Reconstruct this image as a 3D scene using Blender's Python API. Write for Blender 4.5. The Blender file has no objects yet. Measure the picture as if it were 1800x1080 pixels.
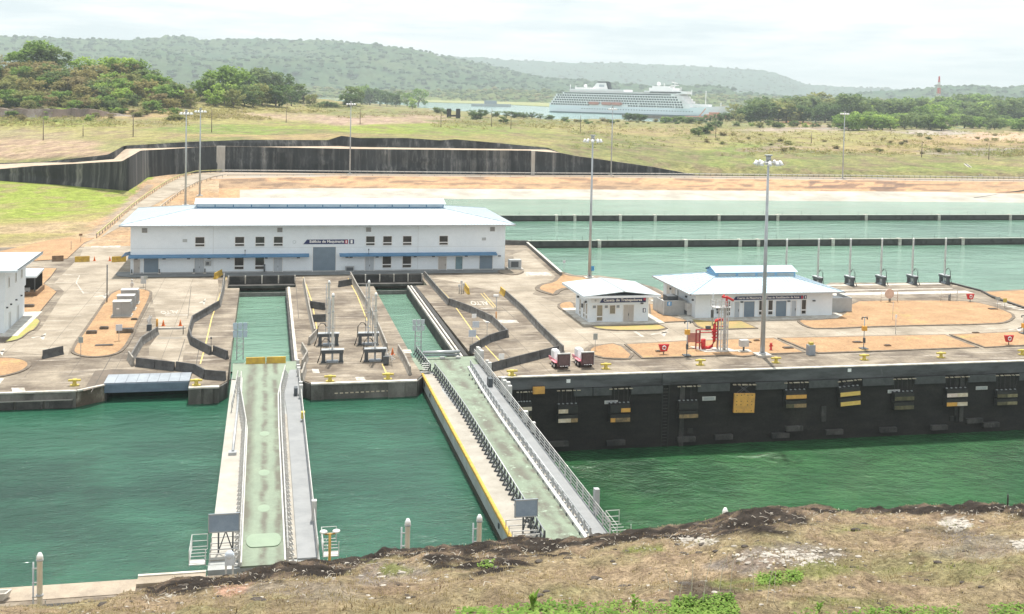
import bpy, bmesh, math, random
from mathutils import Vector, Matrix, noise, geometry
from mathutils.bvhtree import BVHTree
random.seed(7)
sc = bpy.context.scene
COL = sc.collection
pi = math.pi
# ------------------------------------------------------------------ camera, sky, sun, exposure
F = 2000.0; H = 35.0; PPY = 252.0
YAW = math.atan(430/2000); PITCH = math.atan(.0435); ROLL = .0217
RM = (Matrix.Rotation(-YAW, 3, 'Z') @ Matrix.Rotation(pi/2-PITCH, 3, 'X') @ Matrix.Rotation(ROLL, 3, 'Z'))
CAM0 = Vector((0, 0, H))
cd = bpy.data.cameras.new('camera'); cam = bpy.data.objects.new('camera', cd); COL.objects.link(cam)
cd.sensor_width = 36; cd.lens = 36*F/1800; cd.shift_y = -(540-PPY)/1800
cd.clip_start = .5; cd.clip_end = 60000
cam.matrix_world = Matrix.Translation(CAM0) @ RM.to_4x4()
sc.camera = cam

SUN_EL = math.radians(68); SUN_AZ = math.radians(12)     # azimuth measured from +Y towards +X
world = bpy.data.worlds.new('World'); sc.world = world; world.use_nodes = True
wn = world.node_tree; wn.nodes.clear()
def wnode(t, **k):
    n = wn.nodes.new(t)
    for a, b in k.items(): setattr(n, a, b)
    return n
wo = wnode('ShaderNodeOutputWorld'); wb = wnode('ShaderNodeBackground'); wb.inputs[1].default_value = .1
sky = wnode('ShaderNodeTexSky', sky_type='NISHITA'); sky.sun_disc = False
sky.sun_elevation = SUN_EL; sky.sun_rotation = SUN_AZ; sky.dust_density = 2.5; sky.ozone_density = 1.2
tc = wnode('ShaderNodeTexCoord'); sx = wnode('ShaderNodeSeparateXYZ'); wn.links.new(tc.outputs['Generated'], sx.inputs[0])
ad = wnode('ShaderNodeMath', operation='ADD'); wn.links.new(sx.outputs['Z'], ad.inputs[0]); ad.inputs[1].default_value = .09
mx = wnode('ShaderNodeMath', operation='MAXIMUM'); wn.links.new(ad.outputs[0], mx.inputs[0]); mx.inputs[1].default_value = .03
dv = wnode('ShaderNodeVectorMath', operation='DIVIDE'); wn.links.new(tc.outputs['Generated'], dv.inputs[0])
cb = wnode('ShaderNodeCombineXYZ'); cb.inputs[2].default_value = 1.0
wn.links.new(mx.outputs[0], cb.inputs[0]); wn.links.new(mx.outputs[0], cb.inputs[1]); wn.links.new(cb.outputs[0], dv.inputs[1])
mpn = wnode('ShaderNodeMapping'); mpn.inputs['Location'].default_value = (3.1, 1.7, 0); mpn.inputs['Scale'].default_value = (1, 1, 1)
wn.links.new(dv.outputs[0], mpn.inputs[0])
n1 = wnode('ShaderNodeTexNoise'); n1.inputs['Scale'].default_value = .8; n1.inputs['Detail'].default_value = 9; n1.inputs['Roughness'].default_value = .6
wn.links.new(mpn.outputs[0], n1.inputs['Vector'])
cr = wnode('ShaderNodeValToRGB'); cr.color_ramp.elements[0].position = .38; cr.color_ramp.elements[1].position = .56
wn.links.new(n1.outputs['Fac'], cr.inputs[0])
n2 = wnode('ShaderNodeTexNoise'); n2.inputs['Scale'].default_value = 1.9; n2.inputs['Detail'].default_value = 8; wn.links.new(mpn.outputs[0], n2.inputs['Vector'])
cr2 = wnode('ShaderNodeValToRGB'); cr2.color_ramp.elements[0].position = .3; cr2.color_ramp.elements[1].position = .66
cr2.color_ramp.elements[0].color = (.80, .84, .87, 1); cr2.color_ramp.elements[1].color = (.99, 1.0, 1.0, 1)
wn.links.new(n2.outputs['Fac'], cr2.inputs[0])
sc1 = wnode('ShaderNodeMixRGB', blend_type='MULTIPLY'); sc1.inputs[0].default_value = 1; sc1.inputs[2].default_value = (10.2, 10.1, 9.9, 1)
wn.links.new(cr2.outputs[0], sc1.inputs[1])
base = wnode('ShaderNodeMixRGB', blend_type='MIX'); base.inputs[0].default_value = .85; base.inputs[2].default_value = (6.6, 7.5, 8.0, 1)
wn.links.new(sky.outputs[0], base.inputs[1])
mxc = wnode('ShaderNodeMixRGB', blend_type='MIX')
wn.links.new(cr.outputs[0], mxc.inputs[0]); wn.links.new(base.outputs[0], mxc.inputs[1]); wn.links.new(sc1.outputs[0], mxc.inputs[2])
wn.links.new(mxc.outputs[0], wb.inputs[0]); wn.links.new(wb.outputs[0], wo.inputs[0])

sl = bpy.data.lights.new('sun', 'SUN'); sl.energy = 5.0; sl.angle = math.radians(.6); sl.color = (1, .94, .84)
so = bpy.data.objects.new('sun', sl); COL.objects.link(so)
sd = Vector((math.sin(SUN_AZ)*math.cos(SUN_EL), math.cos(SUN_AZ)*math.cos(SUN_EL), math.sin(SUN_EL)))
so.rotation_euler = sd.to_track_quat('Z', 'Y').to_euler(); so.location = (0, 0, 300)
vs = sc.view_settings; vs.view_transform = 'Standard'; vs.look = 'None'; vs.gamma = 1; vs.exposure = 0.35; vs.use_curve_mapping = False
sc.render.engine = 'CYCLES'
sc.cycles.volume_bounces = 0; sc.cycles.max_bounces = 6

# ------------------------------------------------------------------ pixel <-> place helpers (photo pixels, 1800 x 1080)
def ray(px, py): return (RM @ Vector(((px-900)/F, -(py-PPY)/F, -1)))
def G(px, py, z=0.0):
    d = ray(px, py); t = (z-H)/d.z; return Vector((d.x*t, d.y*t, z))
def AtY(px, py, Y):
    d = ray(px, py); t = Y/d.y; return Vector((d.x*t, Y, H+d.z*t))
def AtD(px, D, z):                                   # a point on the column px, D metres away, at height z
    d = ray(px, 165); h = Vector((d.x, d.y)).normalized()*D; return Vector((h.x, h.y, z))
def lerp_list(L, x):
    if x <= L[0][0]: return L[0][1:] if len(L[0]) > 2 else L[0][1]
    for a, b in zip(L, L[1:]):
        if x <= b[0]:
            t = (x-a[0])/(b[0]-a[0])
            r = tuple(p+(q-p)*t for p, q in zip(a[1:], b[1:])); return r if len(r) > 1 else r[0]
    return L[-1][1:] if len(L[-1]) > 2 else L[-1][1]
def nz(x, y=0, z=0, o=4): return noise.fractal(Vector((x, y, z)), 1.0, 2.0, o)

# ------------------------------------------------------------------ materials
MC = {}
def new_mat(name):
    m = bpy.data.materials.new(name); m.use_nodes = True
    nt = m.node_tree; b = nt.nodes['Principled BSDF']; return m, nt, b
def N(nt, t, **k):
    n = nt.nodes.new(t)
    for a, b in k.items():
        if a in n.inputs: n.inputs[a].default_value = b
        else: setattr(n, a, b)
    return n
def noise_node(nt, scale, detail=5, rough=.6, stretch=(1, 1, 1), obj=False):
    mp = N(nt, 'ShaderNodeMapping'); mp.inputs['Scale'].default_value = stretch
    if obj:
        t = N(nt, 'ShaderNodeTexCoord'); nt.links.new(t.outputs['Object'], mp.inputs[0])
    else:
        g = N(nt, 'ShaderNodeNewGeometry'); nt.links.new(g.outputs['Position'], mp.inputs[0])
    n = N(nt, 'ShaderNodeTexNoise'); n.inputs['Scale'].default_value = scale; n.inputs['Detail'].default_value = detail; n.inputs['Roughness'].default_value = rough
    nt.links.new(mp.outputs[0], n.inputs['Vector']); return n
def ramp(nt, src, stops):
    r = N(nt, 'ShaderNodeValToRGB'); e = r.color_ramp.elements
    e[0].position, e[0].color = stops[0][0], (*stops[0][1], 1) if len(stops[0][1]) == 3 else stops[0][1]
    e[1].position, e[1].color = stops[-1][0], (*stops[-1][1], 1)
    for p, c in stops[1:-1]:
        x = e.new(p); x.color = (*c, 1)
    nt.links.new(src, r.inputs[0]); return r
def mixc(nt, f, a, b, mode='MIX'):
    m = N(nt, 'ShaderNodeMixRGB', blend_type=mode)
    for i, v in ((0, f), (1, a), (2, b)):
        if isinstance(v, (int, float)): m.inputs[i].default_value = v
        elif isinstance(v, tuple): m.inputs[i].default_value = (*v, 1)
        else: nt.links.new(v, m.inputs[i])
    return m.outputs[0]
def W(v): return (v, v, v)
def mat(name, c1, c2=None, scale=1.0, rough=.75, metal=0.0, bump=0.0, lo=.38, hi=.62, stretch=(1, 1, 1), grain=.0, gscale=14.0, bscale=None, extra=None, spec=None):
    """two-colour weathered surface, with fine grain and bump"""
    if name in MC: return MC[name]
    m, nt, b = new_mat(name); MC[name] = m
    b.inputs['Roughness'].default_value = rough; b.inputs['Metallic'].default_value = metal
    if spec is not None: b.inputs['Specular IOR Level'].default_value = spec
    if c2 is None: c2 = tuple(min(1, x*.82) for x in c1)
    n = noise_node(nt, scale, 8, .65, stretch)
    col = ramp(nt, n.outputs['Fac'], [(lo, c1), (hi, c2)]).outputs[0]
    if extra:
        for (c3, sc3, l3, h3, st3) in extra:
            nn = noise_node(nt, sc3, 7, .62, st3)
            f = ramp(nt, nn.outputs['Fac'], [(l3, W(0)), (h3, W(1))]).outputs[0]
            col = mixc(nt, f, col, c3)
    if grain:
        g = noise_node(nt, gscale, 3, .7)
        f = ramp(nt, g.outputs['Fac'], [(.3, W(1-grain)), (.7, W(1+grain*.4))]).outputs[0]
        col = mixc(nt, 1.0, col, f, 'MULTIPLY')
    nt.links.new(col, b.inputs['Base Color'])
    if bump:
        bn = noise_node(nt, bscale or gscale, 5, .6, stretch)
        bp = N(nt, 'ShaderNodeBump'); bp.inputs['Strength'].default_value = 1.0; bp.inputs['Distance'].default_value = bump
        nt.links.new(bn.outputs['Fac'], bp.inputs['Height']); nt.links.new(bp.outputs[0], b.inputs['Normal'])
    return m
def tinted(name, scale=.4, amt=.35, rough=.95, bump=.1, fine=3.0, dark=None):
    """ground whose base colour is a per-vertex earth/grass colour, broken up by noise"""
    m, nt, b = new_mat(name); MC[name] = m
    b.inputs['Roughness'].default_value = rough; b.inputs['Specular IOR Level'].default_value = .15
    a = N(nt, 'ShaderNodeAttribute'); a.attribute_name = 'soil'
    n = noise_node(nt, scale, 9, .7); n_b = noise_node(nt, fine, 6, .75)
    f = ramp(nt, n.outputs['Fac'], [(.3, W(1-amt)), (.7, W(1+amt))]).outputs[0]
    c = mixc(nt, 1.0, a.outputs['Color'], f, 'MULTIPLY')
    f2 = ramp(nt, n_b.outputs['Fac'], [(.32, W(1-amt*1.3)), (.68, W(1+amt*.8))]).outputs[0]
    c = mixc(nt, 1.0, c, f2, 'MULTIPLY')
    nt.links.new(c, b.inputs['Base Color'])
    bp = N(nt, 'ShaderNodeBump'); bp.inputs['Distance'].default_value = bump
    nt.links.new(n_b.outputs['Fac'], bp.inputs['Height']); nt.links.new(bp.outputs[0], b.inputs['Normal'])
    return m
def water_mat(name, deep, shallow, wave=.05, scale=.9, rough=.06, patch=.02, streak=(1, 1, 1), patch_st=(1, 1, 1)):
    m, nt, b = new_mat(name); MC[name] = m
    b.inputs['Roughness'].default_value = rough; b.inputs['IOR'].default_value = 1.33
    n = noise_node(nt, patch, 6, .6, patch_st)
    c = ramp(nt, n.outputs['Fac'], [(.36, deep), (.64, shallow)]).outputs[0]
    n3 = noise_node(nt, patch*7, 5, .6, streak)
    c = mixc(nt, ramp(nt, n3.outputs['Fac'], [(.45, W(0)), (.8, W(.6))]).outputs[0], c, tuple(x*1.5 for x in shallow))
    nt.links.new(c, b.inputs['Base Color'])
    w1 = noise_node(nt, scale, 7, .62, streak); w2 = noise_node(nt, scale*.22, 3, .5, streak)
    ma = N(nt, 'ShaderNodeMath', operation='ADD'); mm = N(nt, 'ShaderNodeMath', operation='MULTIPLY'); mm.inputs[1].default_value = 2.4
    nt.links.new(w2.outputs['Fac'], mm.inputs[0]); nt.links.new(w1.outputs['Fac'], ma.inputs[0]); nt.links.new(mm.outputs[0], ma.inputs[1])
    bp = N(nt, 'ShaderNodeBump'); bp.inputs['Distance'].default_value = wave
    nt.links.new(ma.outputs[0], bp.inputs['Height']); nt.links.new(bp.outputs[0], b.inputs['Normal'])
    return m
def foliage(name, c1, c2, rough=.8):
    c1 = tuple(min(.6, x*1.9) for x in c1); c2 = tuple(min(.6, x*1.7) for x in c2)
    m, nt, b = new_mat(name); MC[name] = m
    b.inputs['Roughness'].default_value = rough; b.inputs['Specular IOR Level'].default_value = .2
    g = N(nt, 'ShaderNodeNewGeometry')
    n = noise_node(nt, .12, 4, .6)
    mixf = N(nt, 'ShaderNodeMath', operation='ADD'); s = N(nt, 'ShaderNodeMath', operation='MULTIPLY'); s.inputs[1].default_value = .55
    nt.links.new(g.outputs['Random Per Island'], s.inputs[0]); nt.links.new(s.outputs[0], mixf.inputs[0]); nt.links.new(n.outputs['Fac'], mixf.inputs[1])
    c = ramp(nt, mixf.outputs[0], [(.45, c1), (1.05, c2)]).outputs[0]
    nt.links.new(c, b.inputs['Base Color'])
    tr_ = N(nt, 'ShaderNodeBsdfTranslucent'); nt.links.new(c, tr_.inputs[0]); ms = N(nt, 'ShaderNodeMixShader'); ms.inputs[0].default_value = .45
    nt.links.new(b.outputs[0], ms.inputs[1]); nt.links.new(tr_.outputs[0], ms.inputs[2]); nt.links.new(ms.outputs[0], nt.nodes['Material Output'].inputs[0])
    return m

plat = mat('weathered_concrete', (.32, .27, .205), (.115, .088, .064), .15, .85, bump=.02, grain=.25, gscale=3.2, lo=.36, hi=.6,
           extra=[((.42, .37, .31), .33, .54, .70, (.5, 2.6, 1)), ((.085, .068, .052), .2, .56, .76, (1, 1, 1)), ((.42, .38, .33), 1.3, .64, .72, (.5, 2, 1))])
roadm = mat('pale_road_concrete', (.39, .335, .265), (.235, .195, .145), .16, .85, bump=.01, grain=.16, gscale=2.5,
            extra=[((.20, .165, .125), .22, .56, .8, (1, 1, 1)), ((.45, .41, .35), .45, .55, .75, (.35, 2, 1)), ((.17, .14, .11), 1.1, .66, .74, (.35, 1.6, 1))])
lawnm = mat('dry_lawn', (.46, .29, .155), (.36, .215, .11), .25, .95, bump=.05, grain=.45, gscale=4, extra=[((.42, .36, .12), .15, .6, .75, (1, 1, 1)), ((.36, .24, .13), 1.2, .62, .75, (1, 1, 1))])
greenlawn = mat('green_lawn', (.34, .36, .10), (.46, .36, .14), .4, .95, bump=.04, grain=.3, gscale=6)
kerbm = mat('dark_kerb', (.20, .16, .12), (.11, .09, .07), 1.0, .9, grain=.2)
darkc = mat('darkened_concrete', (.085, .08, .075), (.03, .03, .03), .5, .85, bump=.03, grain=.3, extra=[((.2, .19, .175), .8, .6, .8, (1, 1, .4))])
pierm = mat('stained_pier_concrete', (.24, .23, .21), (.10, .095, .085), .35, .85, bump=.04, grain=.3, stretch=(1, 1, .5), extra=[((.32, .3, .28), .5, .6, .75, (1, 1, .25))])
chamb = mat('black_chamber_concrete', (.014, .013, .012), (.026, .023, .02), .3, .9, bump=.03, grain=.35, gscale=5, stretch=(1, 1, 3), extra=[((.055, .05, .043), .15, .58, .8, (1, 1, 1))])
bandm = mat('grey_chamber_concrete', (.13, .137, .145), (.06, .062, .065), .4, .85, bump=.03, grain=.3, stretch=(.4, 1, 1.4), extra=[((.26, .26, .26), 1.1, .66, .78, (1, 1, .3)), ((.03, .03, .03), .25, .5, .66, (.3, 1, 2))])
copem = mat('pale_coping', (.62, .60, .55), (.42, .38, .33), .8, .8, grain=.15)
barrm = mat('barrier_concrete', (.20, .195, .185), (.12, .115, .11), .9, .85, grain=.25, bump=.01, extra=[((.34, .32, .3), 1.6, .6, .75, (1, 1, 1))])
yelm = mat('yellow_paint', (.66, .43, .04), (.45, .28, .04), 1.4, .55, grain=.15, extra=[((.25, .2, .1), 2.2, .68, .75, (1, 1, 1))])
byel = mat('bright_yellow_paint', (.62, .50, .10), (.5, .39, .07), 2, .6, grain=.2)
whitem = mat('white_wall_paint', (.73, .785, .83), (.69, .75, .80), .3, .6, grain=.04, gscale=2, extra=[((.66, .66, .64), .3, .68, .9, (1, 1, .3))])
roofm = mat('white_metal_roof', (.58, .655, .70), (.52, .60, .65), .25, .38, grain=.04, gscale=3, extra=[((.6, .66, .7), .6, .72, .85, (1, 1, 1))])
seamm = mat('roof_seam_metal', (.42, .50, .56), (.39, .47, .53), 1, .4)
roofb = mat('pale_blue_metal_roof', (.50, .66, .77), (.45, .61, .72), .25, .4, grain=.05, gscale=3, extra=[((.35, .38, .38), 1.6, .74, .78, (1, 1, 1))])
bluem = mat('blue_trim', (.07, .20, .36), (.06, .17, .31), 1, .45)
blued = mat('pale_blue_trim', (.20, .42, .62), (.17, .37, .56), 1, .45)
doorm = mat('blue_grey_door', (.17, .23, .29), (.15, .205, .26), .8, .5, grain=.08)
doorl = mat('light_grey_door', (.42, .46, .50), (.38, .42, .46), .8, .5)
doorb = mat('beige_door', (.46, .43, .40), (.42, .39, .36), .8, .55)
glassm = mat('dark_window_glass', (.035, .035, .035), (.07, .065, .06), .6, .12, lo=.4, hi=.7)
framem = mat('window_frame', (.75, .76, .76), (.7, .7, .7), 1, .5)
greym = mat('grey_paint', (.40, .42, .43), (.34, .36, .37), 1, .5, grain=.08)
galv = mat('galvanised_steel', (.48, .50, .52), (.38, .40, .42), .8, .42, metal=.35, grain=.12)
galvd = mat('dark_steel', (.10, .115, .13), (.07, .08, .09), 1.2, .5, metal=.2, grain=.2)
steelb = mat('blue_grey_steel', (.33, .37, .41), (.26, .29, .33), .6, .5, metal=.15, grain=.12)
whitest = mat('white_steel_paint', (.60, .60, .59), (.48, .47, .45), 1.5, .45, grain=.08)
redm = mat('red_paint', (.62, .03, .03), (.5, .02, .02), 1.5, .4)
blackr = mat('black_rubber', (.02, .02, .02), (.035, .033, .03), 1.5, .7, grain=.2)
rubg = mat('grey_rubber_panel', (.085, .09, .093), (.055, .058, .06), 1.2, .7, grain=.2)
orange = mat('orange_pad', (.78, .42, .09), (.62, .33, .09), 1.4, .6, grain=.15, extra=[((.30, .19, .08), 1.8, .62, .75, (1, 1, 1))])
dirtyo = mat('dirty_tan_pad', (.42, .28, .13), (.16, .12, .07), 1.3, .7, grain=.2)
creamp = mat('cream_pad', (.78, .68, .55), (.6, .48, .34), 1.5, .6, grain=.15)
dirtyp = mat('mossy_dark_pad', (.085, .08, .045), (.15, .13, .07), 1.6, .8, grain=.3)
deckg = mat('green_deck', (.33, .44, .32), (.40, .51, .38), .25, .7, bump=.01, grain=.1, gscale=3, extra=[((.22, .25, .19), .35, .60, .80, (1, .35, 1)), ((.5, .6, .48), .9, .68, .8, (1, 1, 1))])
deckg2 = mat('worn_green_deck', (.30, .38, .28), (.20, .21, .16), .28, .7, bump=.01, grain=.16, gscale=3, lo=.4, hi=.66, extra=[((.42, .55, .42), .7, .58, .7, (1, 1, 1)), ((.11, .10, .085), .5, .62, .76, (1, .6, 1))])
deckp = mat('pale_green_hatch', (.215, .285, .205), (.24, .315, .225), .6, .6)
mossd = mat('dark_algae_stain', (.13, .12, .10), (.19, .19, .15), .9, .9, grain=.3)
creamw = mat('cream_tank_top', (.39, .365, .32), (.29, .265, .225), .4, .75, grain=.1, extra=[((.2, .17, .14), .75, .66, .72, (1, .5, 1))])
creamclean = mat('clean_tank_top', (.42, .40, .36), (.34, .32, .28), .4, .75, grain=.06)
walkm = mat('grey_walkway', (.27, .28, .29), (.22, .23, .24), .5, .6, grain=.08)
hullg = mat('gate_side_steel', (.42, .45, .46), (.33, .34, .33), .5, .6, grain=.15, extra=[((.13, .12, .09), .7, .62, .78, (1, 1, .4))])
algae = mat('waterline_algae', (.035, .035, .022), (.06, .055, .035), 1.2, .9, grain=.3)
boardm = mat('slate_blue_board', (.25, .32, .41), (.20, .265, .35), .9, .55, grain=.12)
whitep = mat('white_road_paint', (.60, .57, .52), (.33, .29, .24), 1.1, .85, lo=.42, hi=.6, grain=.25)
yellp = mat('yellow_road_paint', (.70, .52, .14), (.55, .42, .18), 1.2, .8)
navy = mat('navy_sign', (.015, .03, .12), (.012, .025, .10), 1, .4)
redsign = mat('crimson_sign', (.5, .03, .07), None, 1, .4)
lettm = mat('white_lettering', (.85, .85, .85), (.82, .82, .82), 1, .5)
pinkm = mat('pink_trailer_paint', (.72, .30, .34), (.62, .22, .27), 1.2, .5)
tankw = mat('white_fibreglass', (.78, .79, .80), (.7, .71, .72), 1, .45)
maroon = mat('maroon_panel', (.10, .035, .04), (.06, .03, .035), 1.5, .5, grain=.2)
woodp = mat('weathered_wood_pole', (.20, .16, .13), (.13, .10, .08), 2, .9)
barkm = mat('tree_bark', (.20, .16, .12), (.11, .085, .065), 2, .95)
liner = mat('white_basin_liner', (.45, .43, .38), (.32, .295, .25), .1, .8, grain=.08, gscale=1.2, extra=[((.42, .38, .3), .25, .66, .74, (2.2, .12, .12))])
lampm = mat('lamp_housing', (.80, .80, .80), (.7, .7, .7), 2, .35)
cablem = mat('steel_cable', (.09, .09, .09), None, 1, .5, metal=.3)
hosem = mat('black_hose', (.03, .03, .03), None, 1, .5)
twigm = mat('bleached_twig', (.66, .62, .54), (.5, .45, .38), 3, .9)
rockm = mat('pale_rock', (.52, .48, .43), (.34, .31, .27), 2.5, .95, bump=.03, grain=.3, gscale=8)
brownt = mat('brown_rough_timber', (.26, .17, .10), (.17, .11, .07), 1.5, .9, grain=.2)
bluesign = mat('blue_panel', (.05, .28, .58), (.04, .25, .54), 1, .5)
orangeb = mat('orange_lamp_box', (.75, .38, .05), (.65, .32, .05), 1, .5)

def wall_streak_mat(name):
    m, nt, b = new_mat(name); MC[name] = m; b.inputs['Roughness'].default_value = .95
    a = noise_node(nt, .35, 7, .7, (1, 1, .045)); a2 = noise_node(nt, .06, 5, .6, (1, 1, .4)); a3 = noise_node(nt, 1.3, 6, .7, (1, 1, .12))
    c = ramp(nt, a.outputs['Fac'], [(.34, (.014, .015, .016)), (.5, (.035, .037, .04)), (.58, (.09, .09, .09)), (.68, (.20, .195, .185))]).outputs[0]
    f = ramp(nt, a2.outputs['Fac'], [(.35, W(.5)), (.7, W(1.5))]).outputs[0]
    c = mixc(nt, 1.0, c, f, 'MULTIPLY')
    f2 = ramp(nt, a3.outputs['Fac'], [(.68, W(0)), (.74, W(.7))]).outputs[0]
    c = mixc(nt, f2, c, (.34, .32, .29)); nt.links.new(c, b.inputs['Base Color'])
    bp = N(nt, 'ShaderNodeBump'); bp.inputs['Distance'].default_value = .25; nt.links.new(a.outputs['Fac'], bp.inputs['Height']); nt.links.new(bp.outputs[0], b.inputs['Normal'])
    return m
rockwall = wall_streak_mat('shotcrete_wall')
def deck_mat(name, base, base2, lines, noisy, x0):
    m, nt, b = new_mat(name); MC[name] = m; b.inputs['Roughness'].default_value = .7
    n = noise_node(nt, .3, 7, .65); c = ramp(nt, n.outputs['Fac'], [(.35, base), (.65, base2)]).outputs[0]
    g = N(nt, 'ShaderNodeNewGeometry'); sx_ = N(nt, 'ShaderNodeSeparateXYZ'); nt.links.new(g.outputs['Position'], sx_.inputs[0])
    for (xc, w, sc_, lo, hi, col, st) in lines:
        a = N(nt, 'ShaderNodeMath', operation='SUBTRACT'); nt.links.new(sx_.outputs['X'], a.inputs[0]); a.inputs[1].default_value = x0+xc
        wob = noise_node(nt, .25, 3, .5, (1, 1, 1)); wm = N(nt, 'ShaderNodeMath', operation='MULTIPLY_ADD'); nt.links.new(wob.outputs['Fac'], wm.inputs[0]); wm.inputs[1].default_value = .9; wm.inputs[2].default_value = -.45
        a2 = N(nt, 'ShaderNodeMath', operation='ADD'); nt.links.new(a.outputs[0], a2.inputs[0]); nt.links.new(wm.outputs[0], a2.inputs[1])
        ab = N(nt, 'ShaderNodeMath', operation='ABSOLUTE'); nt.links.new(a2.outputs[0], ab.inputs[0])
        mr = N(nt, 'ShaderNodeMapRange'); mr.inputs['From Min'].default_value = w*.35; mr.inputs['From Max'].default_value = w*1.3; mr.inputs['To Min'].default_value = 1; mr.inputs['To Max'].default_value = 0
        nt.links.new(ab.outputs[0], mr.inputs['Value'])
        q = noise_node(nt, sc_, 6, .7, st); f = ramp(nt, q.outputs['Fac'], [(lo, W(0)), (hi, W(.85))]).outputs[0]
        mu = N(nt, 'ShaderNodeMath', operation='MULTIPLY'); nt.links.new(mr.outputs[0], mu.inputs[0]); nt.links.new(f, mu.inputs[1])
        c = mixc(nt, mu.outputs[0], c, col)
    for (sc_, lo, hi, col) in noisy:
        q = noise_node(nt, sc_, 6, .7); f = ramp(nt, q.outputs['Fac'], [(lo, W(0)), (hi, W(.8))]).outputs[0]; c = mixc(nt, f, c, col)
    gr = noise_node(nt, 4, 4, .7); c = mixc(nt, 1, c, ramp(nt, gr.outputs['Fac'], [(.3, W(.86)), (.7, W(1.08))]).outputs[0], 'MULTIPLY')
    nt.links.new(c, b.inputs['Base Color']); return m
DK = (.10, .09, .07)
deckg = deck_mat('green_deck_clean', (.185, .235, .175), (.225, .28, .205), [(2.35, .6, .28, .30, .52, DK, (1, .35, 1)), (3.95, .32, .33, .40, .54, DK, (1, .8, 1)), (5.15, .34, .24, .42, .56, DK, (1, .7, 1))], [(.5, .55, .75, (.15, .17, .13)), (2.2, .6, .7, (.14, .15, .12))], -3.9)
deckg2 = deck_mat('green_deck_worn', (.175, .225, .165), (.22, .275, .20), [(4.1, .85, .42, .40, .56, DK, (1, .6, 1)), (5.4, .3, .4, .44, .56, DK, (1, 1, 1)), (2.5, .3, .3, .5, .6, DK, (1, 1, 1))], [(.9, .58, .66, (.36, .46, .36)), (.5, .56, .72, (.14, .135, .10)), (2.0, .6, .7, (.12, .12, .09))], 19.1)
w_left = water_mat('chamber_water', (.003, .034, .021), (.028, .112, .068), .10, 2.7, .08, .018, (.75, 1.3, 1), (.5, 1.5, 1))
w_mid = w_left
w_right = water_mat('lower_chamber_water', (.007, .045, .018), (.030, .105, .038), .27, 1.7, .07, .02, (1, 1.2, 1))
w_rec = water_mat('recess_water', (.008, .065, .036), (.022, .115, .075), .03, .9, .06, .05)
w_bas = water_mat('basin_water', (.10, .20, .145), (.15, .27, .20), .24, .8, .10, .012, (.6, 1.3, 1))
w_lake = water_mat('lake_water_surface', (.22, .36, .34), (.30, .44, .42), .08, .2, .12, .002)

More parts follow.
